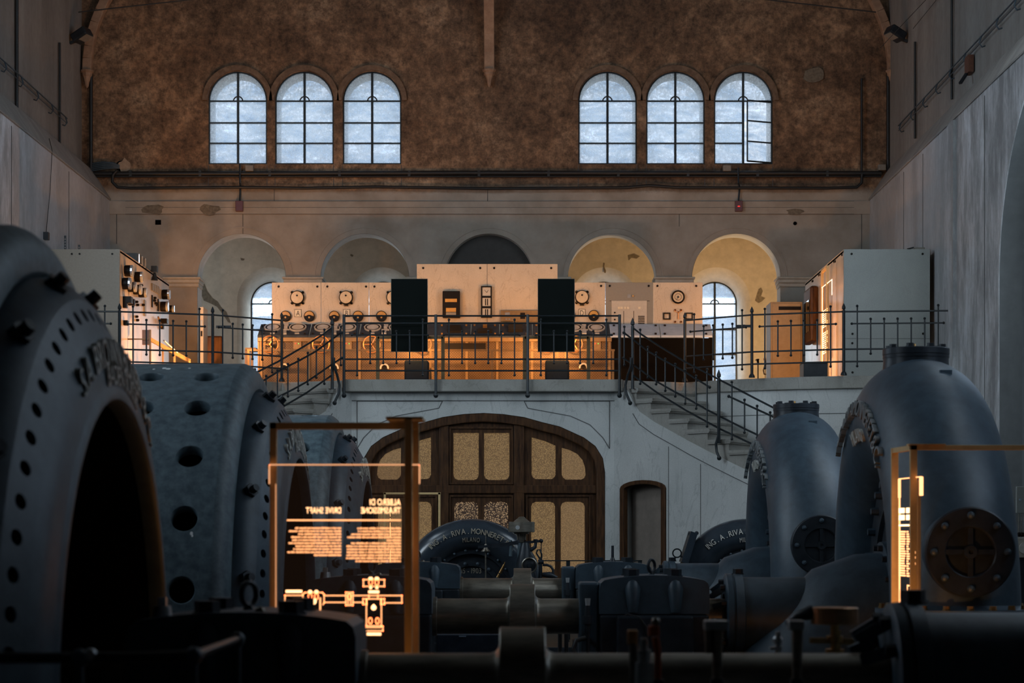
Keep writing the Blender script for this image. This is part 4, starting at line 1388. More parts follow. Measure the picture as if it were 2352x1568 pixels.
# tall middle board: two slabs
TT = Z_(606)
for a, b, lab in ((957, 1119, 'tall veined marble centre slab carrying a black recording meter'), (1119, 1281, 'tall veined marble centre slab with a long bronze instrument strip')):
    t = board('switchboard_panel', lab, X_(a), X_(b), TT)
    if a == 957:
        screws(t, [(972, 615.5), (1103, 615.5)])
        b0 = MB().box((X_(1017), SB - 0.14, Z_(731)), (X_(1057), SB, Z_(670))).obj('recorder_case', 'dial_dark', t, 0, bevel=0.01)
        MB().box((X_(1023), SB - 0.15, Z_(695.5)), (X_(1050), SB - 0.14, Z_(688))).obj('recorder_window', 'amber', b0, 0)
        MB().box((X_(1025), SB - 0.15, Z_(718)), (X_(1048), SB - 0.14, Z_(709))).obj('chart_paper', 'amber', b0, 0)
        MB().box((X_(1025), SB - 0.15, Z_(726)), (X_(1048), SB - 0.14, Z_(719))).obj('chart_drum', 'grey_panel', b0, 0)
        b1 = MB().box((X_(1105), SB - 0.07, Z_(730)), (X_(1119) - 0.0, SB, Z_(658))).obj('meter_tower_case', 'dial_dark', t, 0)
    else:
        screws(t, [(1135, 615.5), (1266, 615.5)])
        b1 = MB().box((X_(1119), SB - 0.07, Z_(730)), (X_(1130), SB, Z_(658))).obj('meter_tower_case', 'dial_dark', t, 0)
        k0 = MB().box((X_(1150), SB - 0.07, Z_(739)), (X_(1262), SB, Z_(713))).obj('instrument_strip', 'bronze', t, 0, bevel=0.006)
        MB().box((X_(1160), SB - 0.076, Z_(725)), (X_(1171), SB - 0.07, Z_(718.5))).obj('lit_window', 'chrome', k0, 0)
        MB().box((X_(1195), SB - 0.076, Z_(733)), (X_(1206), SB - 0.07, Z_(719))).obj('black_window', 'dial_dark', k0, 0)
        for px in (1161, 1168):
            MB().box((X_(px), SB - 0.078, Z_(735)), (X_(px + 4), SB - 0.07, Z_(732.5))).obj('key', 'chrome', k0, 0)
# faces of the meter tower (they bridge the joint between the two slabs)
tw = thing('meter_tower', 'narrow black three-window meter column over the centre joint of the marble boards', 'meter', (X_(1118), SB - 0.075, Z_(730)))
MB().holed([(X_(1105), Z_(730)), (X_(1130), Z_(730)), (X_(1130), Z_(658)), (X_(1105), Z_(658))],
           [[(X_(1108), Z_(b)), (X_(1127), Z_(b)), (X_(1127), Z_(a)), (X_(1108), Z_(a))] for a, b in ((661, 680.5), (685, 704), (709, 727))],
           lambda q_, tt: (q_[0], SB - 0.09 + tt, q_[1]), 0.019).obj('tower_frame', 'dial_dark', tw, 0)
for a, b in ((661, 680.5), (685, 704), (709, 727)):
    f_ = MB().box((X_(1108), SB - 0.078, Z_(b)), (X_(1127), SB - 0.073, Z_(a))).obj('meter_face', 'cream_grey' if 'cream_grey' in M else 'pale_panel', tw, 0)
    mb = MB()
    if a == 661:
        mb.bar((X_(1113), SB - 0.082, Z_(667)), (X_(1118), SB - 0.082, Z_(673)), 0.008, 0.004)
        mb.bar((X_(1122), SB - 0.082, Z_(667)), (X_(1118), SB - 0.082, Z_(673)), 0.008, 0.004)
    else:
        for px in (1115.5, 1120):
            mb.box((X_(px) - 0.008, SB - 0.084, Z_(b - 2)), (X_(px) + 0.008, SB - 0.078, Z_(a + 2)))
    mb.obj('pointer', 'dial_dark', f_, 0)

# control desk -----------------------------------------------------------
DF = 36.0
DB = 36.45
def XD(px): return xx(px, DF)
dz1, dz2 = zz(770.5, DF), zz(744, DB)
desk = thing('control_desk', 'long control desk with sloped dial top and perforated bronze front', 'desk', (XD(1113), DF, FLR))
x0_, x1_, xm_ = XD(592), XD(1637), XD(1405)
def slope(x0, x1, mat, name, parent, y0=DF - 0.03, y1=DB, th=0.035):
    za, zb = dz1, dz2
    return MB().add([(x0, y0, za), (x1, y0, za), (x1, y1, zb), (x0, y1, zb), (x0, y0, za - th), (x1, y0, za - th), (x1, y1, zb - th), (x0, y1, zb - th)],
                    [(0, 1, 2, 3), (7, 6, 5, 4), (0, 4, 5, 1), (1, 5, 6, 2), (2, 6, 7, 3), (3, 7, 4, 0)]).obj(name, mat, parent, 0, bevel=0.004)
segs = [(592, 708, 'desk_top'), (711, 823, 'desk_top'), (826, 940, 'desk_top'), (942, 1005, 'desk_top'), (1005, 1080, 'desk_top'), (1082, 1146, 'desk_top'), (1148, 1222, 'desk_top'), (1224, 1300, 'desk_top'), (1301, 1401, 'desk_top'), (1402, 1516, 'desk_plate'), (1518, 1637, 'desk_plate')]
tops = []
for a, b, m_ in segs:
    tops.append(slope(XD(a), XD(b), m_, 'top_plate', desk))
def on_top(px, v):
    """point on the sloped top: v 0 front .. 1 back; px measured at the front edge scale"""
    y = DF - 0.03 + (DB - DF + 0.03) * v
    z = dz1 + (dz2 - dz1) * v
    return Vector((xx(px, y), y, z))
sl_n = Vector((0, -(dz2 - dz1), DB - DF + 0.03)).normalized()
def desk_dial(parent, px, v, rx=0.145, ry=0.17):
    c = on_top(px, v) + sl_n * 0.004
    e1 = Vector((1, 0, 0)); e2 = Vector((0, DB - DF + 0.03, dz2 - dz1)).normalized()
    def ring(r0, r1, hh, mat, nm):
        mb = MB(); n = 28
        vs, fs = [], []
        for k in range(n):
            a = 2 * pi * k / n
            dv = e1 * cos(a) + e2 * sin(a) * (ry / rx)
            vs += [c + dv * r0 + sl_n * hh, c + dv * r1 + sl_n * hh, c + dv * r1]
        for k in range(n):
            k2 = (k + 1) % n
            fs += [(3 * k, 3 * k + 1, 3 * k2 + 1, 3 * k2), (3 * k + 1, 3 * k + 2, 3 * k2 + 2, 3 * k2 + 1)]
        return mb.add(vs, fs).obj(nm, mat, parent, 40)
    ring(0.001, rx * 0.68, 0.022, 'chrome', 'dial_glass')
    ring(rx * 0.72, rx * 0.80, 0.02, 'dial_dark', 'dial_ring')
    ring(rx * 0.86, rx, 0.024, 'chrome', 'dial_bezel')
def top_item(parent, px, v, w, d_, h, mat, nm):
    c = on_top(px, v)
    p0 = on_top(px, v - d_ / 2 / 0.91)
    p1 = on_top(px, v + d_ / 2 / 0.91)
    MB().bar(p0 + sl_n * h / 2, p1 + sl_n * h / 2, w, h, up=sl_n).obj(nm, mat, parent, 0)
for k, base in enumerate((0, 114.5, 229)):
    par = tops[k]
    desk_dial(par, 627 + base, 0.62); desk_dial(par, 684 + base, 0.62)
    for px in (655, 657):
        pass
    top_item(par, 658 + base, 0.86, 0.075, 0.16, 0.03, 'chrome', 'small_switch')
    top_item(par, 656.5 + base, 0.62, 0.06, 0.12, 0.03, 'chrome', 'small_switch')
    top_item(par, 656 + base, 0.44, 0.13, 0.05, 0.02, 'chrome', 'key_row')
    top_item(par, 653 + base, 0.2, 0.075, 0.24, 0.03, 'chrome', 'selector')
    for px, v in ((626, 0.16), (682, 0.16)):
        top_item(par, px + base, v, 0.075, 0.07, 0.015, 'chrome', 'name_plate')
    for px, v in ((608, 0.88), (604, 0.12), (706 - 4, 0.88), (700, 0.12)):
        top_item(par, px + base, v, 0.03, 0.05, 0.02, 'dial_dark', 'screw')
par = tops[8]
desk_dial(par, 1370, 0.60); desk_dial(par, 1318, 0.60)
top_item(par, 1341, 0.86, 0.075, 0.16, 0.03, 'chrome', 'small_switch')
top_item(par, 1341, 0.62, 0.06, 0.12, 0.03, 'chrome', 'small_switch')
top_item(par, 1342, 0.44, 0.13, 0.05, 0.02, 'chrome', 'key_row')
top_item(par, 1342, 0.2, 0.075, 0.24, 0.03, 'chrome', 'selector')
top_item(par, 1372, 0.16, 0.075, 0.07, 0.015, 'chrome', 'name_plate')
for k_, pxs in ((4, (1015, 1071)), (5, (1090, 1137)), (6, (1155, 1210)), (7, (1232, 1290))):
    for px in pxs:
        for v in (0.12, 0.86):
            top_item(tops[k_], px, v, 0.03, 0.06, 0.02, 'brass', 'screw')
top_item(tops[5], 1114, 0.75, 0.07, 0.16, 0.05, 'brass', 'small_switch')
top_item(tops[5], 1114, 0.35, 0.24, 0.25, 0.03, 'dial_dark', 'hatch')
top_item(tops[4], 1043, 0.5, 0.22, 0.5, 0.03, 'dial_dark', 'hatch')
top_item(tops[6], 1184, 0.55, 0.24, 0.5, 0.05, 'dial_dark', 'hatch')
for k_, pxs in ((9, (1410, 1506)), (10, (1527, 1622))):
    for px in pxs:
        for v in (0.12, 0.85):
            top_item(tops[k_], px, v, 0.035, 0.08, 0.015, 'dial_dark', 'screw')
# front
MB().box((x0_ + 0.03, DF + 0.02, FLR), (xm_, DF + 0.06, dz1 - 0.04)).obj('front_sheet', 'perforated', desk, 0)
MB().box((xm_, DF + 0.02, FLR), (x1_ - 0.03, DF + 0.06, dz1 - 0.04)).obj('front_plate', 'desk_black', desk, 0)
MB().box((x0_, DF - 0.025, dz1 - 0.10), (xm_, DF + 0.03, dz1 - 0.03)).obj('front_beam', 'bronze', desk, 0, bevel=0.006)
MB().box((x0_, DF - 0.03, FLR), (x1_, DF + 0.02, FLR + 0.05)).obj('plinth', 'iron_dark', desk, 0)
MB().prism([(DF, FLR), (DB, FLR), (DB, dz2 - 0.04), (DF, dz1 - 0.04)], x1_ - 0.03, x1_, 'x').obj('end_panel', 'desk_black', desk, 0)
MB().prism([(DF, FLR), (DB, FLR), (DB, dz2 - 0.04), (DF, dz1 - 0.04)], x0_, x0_ + 0.03, 'x').obj('end_panel', 'bronze', desk, 0)
for px in (600, 710, 826, 942, 1002, 1072, 1142, 1222, 1300, 1400):
    MB().box((XD(px) - 0.02, DF - 0.005, FLR + 0.05), (XD(px) + 0.02, DF + 0.022, dz1 - 0.1)).obj('stile', 'bronze', desk, 0)
MB().box((XD(1019), DF - 0.01, zz(803.5, DF)), (XD(1115), DF + 0.02, zz(788, DF))).obj('black_slot', 'dial_dark', desk, 0)
for px in (683, 799, 1371):
    MB().box((XD(px - 9), DF - 0.008, zz(802, DF)), (XD(px + 9), DF + 0.02, zz(784, DF))).obj('indicator_plate', 'bronze', desk, 0)
    MB().disc((XD(px - 4), DF - 0.018, zz(789, DF)), 0.008, 'y', 8, 0.012).obj('indicator_lamp', 'led_red', desk)
    MB().disc((XD(px + 3), DF - 0.018, zz(789, DF)), 0.008, 'y', 8, 0.012).obj('indicator_lamp', 'led_green', desk)
for px, py in ((622, 792), (739, 792), (855, 792), (972, 792), (1257, 791), (1318, 791)):
    c = Vector((XD(px), DF - 0.14, zz(py, DF)))
    mb = MB().torus(c, 0.137, 0.011, 'y', 32, 8)
    for a in (0.5, 0.5 + 2 * pi / 3, 0.5 + 4 * pi / 3):
        mb.tube([c + Vector((0, 0.01, 0)), c + Vector((0.13 * sin(a), 0, 0.13 * cos(a)))], [0.012, 0.008], 6)
    mb.lathe([(-0.02, 0.026), (0.0, 0.032), (0.16, 0.014)], c, 'y', 12)
    w_ = mb.obj('handwheel', 'copper', desk)
    MB().disc(c + Vector((0, -0.035, 0)), 0.016, 'y', 12, 0.015).obj('hub_cap', 'brass', w_)
for px, py in ((653, 842), (768, 842), (883, 842), (1340, 841)):
    c = Vector((XD(px), DF - 0.03, zz(py, DF) - 0.02))
    n = 18
    o_ = [(c.x + 0.075 * cos(pi * (1.08 - 1.16 * i / n)), c.z + 0.075 * sin(pi * (1.08 - 1.16 * i / n))) for i in range(n + 1)]
    i_ = [(c.x + 0.048 * cos(pi * (1.08 - 1.16 * i / n)), c.z + 0.048 * sin(pi * (1.08 - 1.16 * i / n))) for i in range(n + 1)]
    MB().prism(o_ + list(reversed(i_)), DF - 0.03, DF + 0.02).obj('scale_arc', 'cream_dial', desk, 0)
    mb = MB().disc(c, 0.03, 'y', 14, 0.04)
    mb.bar(c, c + Vector((0.06, -0.02, -0.05)), 0.012, 0.012)
    mb.obj('pointer_knob', 'dial_dark', desk)

SCREENS = []
# black screens on bronze stands -------------------------------------------
for px0, px1, pa, pb, lab in ((898, 982.5, 867, 1017, 'tall black glossy screen panel hiding part of the lettered boards'),
                         (1235, 1320, 1205, 1352, 'tall black glossy screen panel beside the D board')):
    y = 34.40
    t = thing('display_screen', lab, 'screen', (xx((px0 + px1) / 2, y), y, FLR))
    xa_, xb_ = xx(px0, y), xx(px1, y)
    MB().box((xa_, y - 0.02, zz(808, y)), (xb_, y + 0.03, zz(640, y))).obj('bezel', 'bronze_dark' if 'bronze_dark' in M else 'steel', t, 0)
    MB().box((xa_ + 0.008, y - 0.024, zz(807, y)), (xb_ - 0.008, y - 0.018, zz(641, y))).obj('screen_glass', 'screen', t, 0)
    for px in (pa, pb):
        MB().box((xx(px, y) - 0.028, y + 0.06, FLR), (xx(px, y) + 0.028, y + 0.11, zz(771, y))).obj('stand_post', 'bronze', t, 0, bevel=0.004)
    MB().box((xx(pa, y), y + 0.06, zz(777, y)), (xx(pb, y), y + 0.10, zz(771, y))).obj('stand_bar', 'bronze', t, 0)
    SCREENS.append((t, (xa_ + xb_) / 2))
for px0, px1, lab in ((930, 985, 'dark blue square stool under the screen beside panel C'), (1252, 1307, 'dark blue square stool under the screen beside panel D')):
    y = 35.05
    t = thing('stool', lab, 'stool', (xx((px0 + px1) / 2, y), y, FLR))
    MB().box((xx(px0, y), y - 0.17, FLR + 0.03), (xx(px1, y), y + 0.17, zz(826, y) - 0.02)).obj('cushion', 'seat_blue', t, 30, bevel=0.03, seg=3)
    for sx in (px0 + 6, px1 - 6):
        for sy in (-0.12, 0.12):
            MB().tube([(xx(sx, y), y + sy, FLR), (xx(sx, y), y + sy, FLR + 0.12)], 0.014, 6).obj('leg', 'iron_dark', t)
# bronze barrier rail
y = 35.35
barrier = t = thing('barrier', 'low bronze barrier rail before the control desk', 'barrier', (xx(989, y), y, FLR))
MB().box((xx(568, y), y - 0.02, zz(806, y)), (xx(1412, y), y + 0.02, zz(802, y))).obj('top_rail', 'bronze', t, 0)
for px in (571, 710, 940, 989, 1130, 1280, 1408):
    MB().box((xx(px, y) - 0.018, y - 0.018, FLR), (xx(px, y) + 0.018, y + 0.018, zz(806, y))).obj('post', 'bronze', t, 0)

# floor lamps that light the boards (slim strips lying on the balcony floor)
def floor_lamp(x0, x1, y, power, label, tilt=(0, 1, 0.55), color=WARM, s=0.035):
    t = thing('strip_lamp', label, 'lamp', ((x0 + x1) / 2, y, FLR), 'warm strip lamps on the balcony floor')
    MB().box((x0, y - 0.03, FLR), (x1, y + 0.03, FLR + 0.02)).obj('housing', 'iron_dark', t, 0)
    MB().box((x0 + 0.01, y - 0.02, FLR + 0.02), (x1 - 0.01, y + 0.02, FLR + 0.024)).obj('diffuser', 'lamp_warm', t, 0)
    area_light('strip_light', ((x0 + x1) / 2, y, FLR + 0.035), tilt, x1 - x0, 0.03, power, color)
floor_lamp(-3.2, -0.9, 35.6, 2, 'slim warm strip lamp on the balcony floor before the control desk')
floor_lamp(-0.4, 1.9, 35.6, 2, 'slim warm strip lamp on the balcony floor before the control desk')
# lamps fixed behind the barrier's top rail
for xa__, xb__, pw in ((-3.9, -2.3, 3), (-2.0, -0.6, 5), (-0.4, 0.9, 9)):
    yb_ = 35.385
    zb_ = zz(804, 35.35)
    MB().box((xa__, yb_ - 0.014, zb_ - 0.012), (xb__, yb_ + 0.002, zb_ + 0.012)).obj('lamp_strip', 'lamp_warm', barrier, 0)
    area_light('barrier_light', ((xa__ + xb__) / 2, yb_ + 0.006, zb_), (0, 1, -0.15), xb__ - xa__, 0.02, pw, WARM)
# lamps on the stand bars behind the two black screens: they light boards, desk and wall
for t, x in SCREENS:
    y = 34.52
    z = 4.78
    MB().box((x - 0.26, y - 0.05, z - 0.03), (x + 0.26, y - 0.002, z + 0.03)).obj('lamp_housing', 'iron_dark', t, 0)
    MB().box((x - 0.25, y - 0.002, z - 0.025), (x + 0.25, y + 0.002, z + 0.025)).obj('lamp_strip', 'lamp_warm', t, 0)
    area_light('screen_back_light', (x, y + 0.006, z), (0, 1, 0.05), 0.5, 0.05, 31, WARM)
# two lamp bars added at the railing for a warm wash on the wall
for x, y, pw, lab in ((-4.75, 34.62, 54, 'added warm lamp bar on the railing by the first arched window'), (3.5, 34.5, 38, 'added warm lamp bar on the railing before the yellow-lit arch')):
    z = FLR + 0.86
    t = thing('added_lamp_bar', lab, 'lamp', (x, y, z))
    MB().box((x - 0.12, y - 0.03, z - 0.02), (x + 0.12, y, z + 0.02)).obj('housing', 'iron_dark', t, 0)
    MB().box((x - 0.11, y, z - 0.014), (x + 0.11, y + 0.003, z + 0.014)).obj('lamp_strip', 'lamp_warm', t, 0)
    MB().bar((x, y - 0.02, z), (x, y - 0.12, z), 0.03, 0.03).obj('clamp', 'iron_dark', t, 0)
    area_light('added_bar_light', (x, y + 0.006, z), (0, 1, 0.12), 0.22, 0.03, pw, WARM)

# ---------------------------------------------------------------- cabinets at the sides
CY = 34.5
def cab(name, label, x0, x1, ydepth, zt, face_x, sgn, mat):
    t = thing(name, label, 'cabinet', ((x0 + x1) / 2, CY, FLR))
    MB().box((x0, CY, FLR), (x1, CY + 0.05, zt)).obj('front_panel', mat, t, 0, bevel=0.004)
    n = 5
    for k in range(n):
        a = CY + 0.052 + (ydepth - CY - 0.05) * k / n
        b = CY + 0.052 + (ydepth - CY - 0.05) * (k + 1) / n - 0.006
        f0, f1 = (face_x - 0.05, face_x) if sgn > 0 else (face_x, face_x + 0.05)
        MB().box((f0, a, FLR), (f1, b, zt)).obj('side_slab', 'marble_panel' if sgn > 0 else 'marble_cabinet2', t, 0, bevel=0.004)
    MB().box((x0, CY + 0.05, zt - 0.05), (x1, ydepth, zt - 0.02)).obj('roof_plate', 'iron_dark', t, 0)
    return t
M['marble_cabinet2'] = marble('reflective_white_marble', (0.56, 0.50, 0.47), (0.48, 0.43, 0.40), (0.30, 0.25, 0.22), 0.26, 1.6)
ZT = zz(572, CY)
XF = xx(275, CY)
lc = cab('switchgear_cabinet', 'pale tall switchgear cabinet studded with round black meters', XL + 0.02, XF, 39.3, ZT, XF, 1, 'pale_panel2')if False else None
M['pale_panel2'] = simple('grey_beige_panel', (0.28, 0.235, 0.185), (0.25, 0.205, 0.16), 30, 0.5)
lc = cab('switchgear_cabinet', 'pale tall switchgear cabinet studded with round black meters', XL + 0.02, XF, 39.3, ZT, XF, 1, 'pale_panel2')
def side_pt(px, py, X=XF):
    d = X * F / (px - VX)
    return Vector((X, d, zz(py, d)))
for px, py in ((165, 583), (183, 583), (258, 583)):
    MB().disc((xx(px, CY), CY - 0.012, zz(py, CY)), 0.016, 'y', 10, 0.014).obj('screw', 'dial_dark', lc)
def drum(px, py, r=0.1, depth=0.13):
    c = side_pt(px, py)
    g = MB().lathe([(0, r * 0.92), (0.02, r), (depth - 0.03, r), (depth - 0.02, r * 0.95)], c, 'x', 24).obj('round_meter', 'dial_dark', lc)
    MB().lathe([(depth - 0.03, r * 1.02), (depth, r * 1.02), (depth + 0.01, r * 0.9), (depth + 0.008, 0.001)], c, 'x', 24).obj('glass_cover', 'chrome', g)
for px, py, r in ((286.5, 622, 0.093), (309.5, 636, 0.088), (281.5, 651, 0.095), (294, 659, 0.082), (306.5, 665, 0.082), (318.5, 672, 0.08), (372.5, 676, 0.088), (369, 704, 0.09), (383, 709, 0.066)):
    drum(px, py, r)
def sbox(px0, px1, py0, py1, depth, name, mat='dial_dark'):
    a, b = side_pt(px0, py0), side_pt(px1, py1)
    return MB().box((XF, min(a.y, b.y), min(a.z, b.z)), (XF + depth, max(a.y, b.y), max(a.z, b.z))).obj(name, mat, lc, 0, bevel=0.004)
sbox(282, 287, 680, 698, 0.13, 'relay_box'); sbox(282, 285, 694, 708, 0.06, 'relay_base')
sbox(294, 297, 686, 702, 0.10, 'relay_box'); sbox(283, 286, 735, 748, 0.07, 'socket_box')
sbox(330, 333.5, 688, 726, 0.02, 'nameplate_strip', 'grey_panel'); sbox(347.5, 349, 677, 706, 0.02, 'slot_meter'); sbox(361.5, 363, 686, 715, 0.02, 'slot_meter')
for k in range(4):
    sbox(347 + k * 4.4, 349.6 + k * 4.4, 650 + k * 2.2, 668 + k * 2.6, 0.03, 'scale_meter', 'grey_panel')
sbox(369, 373, 731, 744, 0.11, 'relay_box'); sbox(369, 371, 744, 756, 0.05, 'terminal_block')
for px, py in ((311, 693), (313, 700), (311, 727), (313, 735), (352, 690), (355, 696), (358, 700), (353, 684), (322, 655), (326, 700)):
    p = side_pt(px, py)
    MB().lathe([(0, 0.022), (0.04, 0.022), (0.05, 0.01)], p, 'x', 8).obj('switch_knob', 'dial_dark', lc)
p = side_pt(358, 734)
MB().tube([p + Vector((0.04, 0, 0.05)), p + Vector((0.06, 0.25, -0.1))], 0.015, 8).obj('brass_fuse', 'brass', lc)
# things on top of it
t = thing('resistor_box', 'black ribbed resistor box standing on top of the meter cabinet', 'box', side_pt(322, 604))
a = side_pt(318, 610); b = side_pt(338, 614)
MB().box((XF - 0.28, a.y + 0.05, ZT - 0.03), (XF - 0.02, a.y + 0.9, ZT + 0.16)).obj('case', 'iron_dark', t, 0)
for k in range(3):
    MB().box((XF - 0.02, a.y + 0.1 + 0.3 * k, ZT - 0.02), (XF + 0.0, a.y + 0.16 + 0.3 * k, ZT + 0.15)).obj('fin', 'chrome', t, 0)
t = thing('wall_lantern', 'small black lantern bracket on the far top edge of the meter cabinet', 'lamp', side_pt(346, 620))
c = side_pt(347, 622) + Vector((0.06, 0, 0.0))
mb = MB().cbox(c + Vector((0, 0, 0.03)), (0.1, 0.14, 0.10)); mb.lathe([(-0.16, 0.06), (-0.13, 0.05), (-0.03, 0.02)], c, 'z', 10)
mb.bar(c, c - Vector((0.12, 0, 0)), 0.03, 0.03)
mb.obj('lantern_body', 'iron_dark', t)
# far small white meter rack beside it
t = thing('meter_rack', 'white upright rack with two dark windows behind the corner post of the railing', 'rack', (xx(463, 37), 37, FLR))
MB().box((xx(459, 37), 37, FLR), (xx(467, 37), 37.5, zz(705, 37))).obj('case', 'pale_panel', t, 0)
MB().box((xx(461, 37), 36.99, zz(752, 37)), (xx(465, 37), 37, zz(735, 37))).obj('window', 'desk_plate', t, 0)
MB().box((xx(461, 37), 36.99, zz(772, 37)), (xx(465, 37), 37, zz(760, 37))).obj('window', 'dial_dark', t, 0)
t = thing('chair', 'dark brown upholstered chair back behind the railing by the first arch', 'chair', (xx(492, 38), 38, FLR))
MB().box((xx(473, 38), 38, FLR + 0.42), (xx(511, 38), 38.07, zz(771, 38))).obj('backrest', 'wood', t, 0, bevel=0.03)
MB().box((xx(473, 38), 37.55, FLR + 0.36), (xx(511, 38), 38.0, FLR + 0.44)).obj('seat', 'wood', t, 0, bevel=0.02)
for sx in (476, 508):
    for sy in (37.58, 38.03):
        MB().box((xx(sx, 38) - 0.02, sy - 0.02, FLR), (xx(sx, 38) + 0.02, sy + 0.02, FLR + 0.38)).obj('leg', 'wood', t, 0)
# lectern and side stand near the meter cabinet
y = 35.2
t = thing('reading_stand', 'bronze reading stand with tilted board before the meter cabinet', 'stand', (xx(345, y), y, FLR))
MB().box((xx(343, y), y - 0.02, FLR), (xx(347, y), y + 0.02, zz(757, y))).obj('post', 'bronze', t, 0)
MB().box((xx(326, y), y + 0.02, zz(791, y)), (xx(344, y), y + 0.12, zz(757, y))).obj('back_plate', 'wood_light', t, 0)
MB().bar((xx(345, y), y, zz(779, y)), (xx(436, y + .5), y + .5, zz(829, y + .5)), 0.03, 0.06).obj('handrail', 'bronze', t, 0)
MB().box((xx(290, y), y - 0.01, zz(780, y)), (xx(345, y), y + 0.02, zz(777, y))).obj('cross_bar', 'bronze', t, 0)
for px, b_ in ((374, 795), (401, 810), (436, 829)):
    MB().box((xx(px, y + .3) - 0.014, y + 0.28, FLR), (xx(px, y + .3) + 0.014, y + 0.32, zz(b_, y + .3))).obj('leg', 'bronze', t, 0)
t = thing('info_board', 'small tilted information board on the bronze stand rail', 'board', (xx(385, y + .3), y + .3, zz(805, y + .3)))
MB().add([(xx(370, y), y + .2, zz(777, y)), (xx(376, y), y + .1, zz(780, y)), (xx(402, y), y + .3, zz(805, y)), (xx(392, y), y + .5, zz(803, y)),
          (xx(370, y), y + .2, zz(777, y) - .02), (xx(376, y), y + .1, zz(780, y) - .02), (xx(402, y), y + .3, zz(805, y) - .02), (xx(392, y), y + .5, zz(803, y) - .02)],
         [(0, 1, 2, 3), (7, 6, 5, 4), (0, 4, 5, 1), (1, 5, 6, 2), (2, 6, 7, 3), (3, 7, 4, 0)]).obj('board', 'desk_plate', t, 0)
# small table under the first window
y = 37.6
t = thing('side_table', 'small bronze table behind the railing at the end of the control desk', 'table', (xx(575, y), y, FLR))
MB().box((xx(567, y), y - 0.25, zz(806, y)), (xx(592, y), y + 0.25, zz(801, y))).obj('table_top', 'bronze', t, 0)
for px in (568.5, 582):
    MB().box((xx(px, y) - 0.02, y - 0.2, FLR), (xx(px, y) + 0.02, y - 0.16, zz(805, y))).obj('leg', 'wood_light', t, 0)

# cabinet by the wall at larger x
XF2 = xx(1938, CY)
rc = cab('marble_cabinet', 'grey marble cabinet with a bronze glowing exhibit frame at its flank', XF2, xx(2136, CY), 39.2, ZT, XF2, -1, 'marble_cabinet')
for px, py in ((1956, 583), (2119, 583), (1958, 766.5), (1957.5, 788), (2120, 766), (1958, 855)):
    MB().disc((xx(px, CY), CY - 0.010, zz(py, CY)), 0.018, 'y', 12, 0.012).obj('screw', 'dial_dark', rc)
MB().box((xx(1942, CY), CY - 0.003, zz(777.6, CY)), (xx(2136, CY), CY, zz(776.8, CY))).obj('panel_joint', 'joint', rc, 0)
def s2(px, py): return side_pt(px, py, XF2)
for px, py in ((1934.5, 585), (1919, 600), (1916, 601), (1884, 631), (1881, 632), (1868, 645), (1866, 646)):
    p = s2(px, py)
    MB().lathe([(-0.012, 0.02), (0, 0.02)], p, 'x', 8).obj('screw', 'dial_dark', rc)
a, b = s2(1864, 720), s2(1880, 720)
mb = MB()
zt_, zb_ = s2(1878, 641).z, s2(1878, 800).z
mb.box((XF2 - 0.14, b.y, zb_ + 0.12), (XF2, a.y, zt_ - 0.12))
k_ = mb.obj('dark_meter_case', 'wood', rc, 0, bevel=0.04)
MB().box((XF2 - 0.15, b.y + 0.14, zb_ + 0.3), (XF2 - 0.138, a.y - 0.14, zt_ - 0.35)).obj('glass_front', 'screen', k_, 0)
t = thing('junction_box', 'small grey box lying on top of the marble cabinet', 'box', (xx(2110, 34.9), 34.9, ZT))
MB().box((xx(2099, 34.9), 34.8, ZT - 0.02), (xx(2122, 34.9), 35.1, ZT + 0.07)).obj('case', 'grey_panel', t, 0, bevel=0.008)
MB().tube([P(2099, 568, 34.8), P(2092, 570, 34.8), P(2084, 572, 34.75)], 0.012, 6).obj('cable', 'rubber', t)
# wooden cupboard in the warm light
y = 38.2
t = thing('cupboard', 'plain cupboard with a dark slot handle standing in yellow light', 'cupboard', (xx(1808, y), y, FLR))
xa_, xb_ = xx(1770, y), xx(1843, y)
M['cupboard'] = simple('ochre_painted_board', (0.34, 0.25, 0.14), (0.28, 0.20, 0.11), 10, 0.5)
MB().box((xa_, y, FLR), (xb_, y + 0.7, zz(693, y))).obj('body', 'cupboard', t, 0, bevel=0.006)
MB().box((xa_ + 0.03, y - 0.02, FLR + 0.03), (xb_ - 0.03, y, zz(697, y))).obj('door', 'cupboard', t, 0, bevel=0.004)
MB().box((xx(1788, y), y - 0.03, zz(712, y)), (xb_ - 0.03, y - 0.018, zz(704, y))).obj('slot_handle', 'dial_dark', t, 0)
# dark chest in front of the marble cabinet's foot
y = 34.3
t = thing('dark_chest', 'low dark chest on the balcony floor beside the marble cabinet', 'chest', (xx(1873, y), y, FLR))
MB().box((xx(1846, y), y, FLR), (xx(1901, y), y + 0.5, zz(832, y))).obj('body', 'iron_dark', t, 0, bevel=0.006)
MB().box((xx(1846, y) - 0.0, y - 0.01, zz(834, y)), (xx(1901, y), y + 0.5, zz(831, y))).obj('lid', 'dial_dark', t, 0)
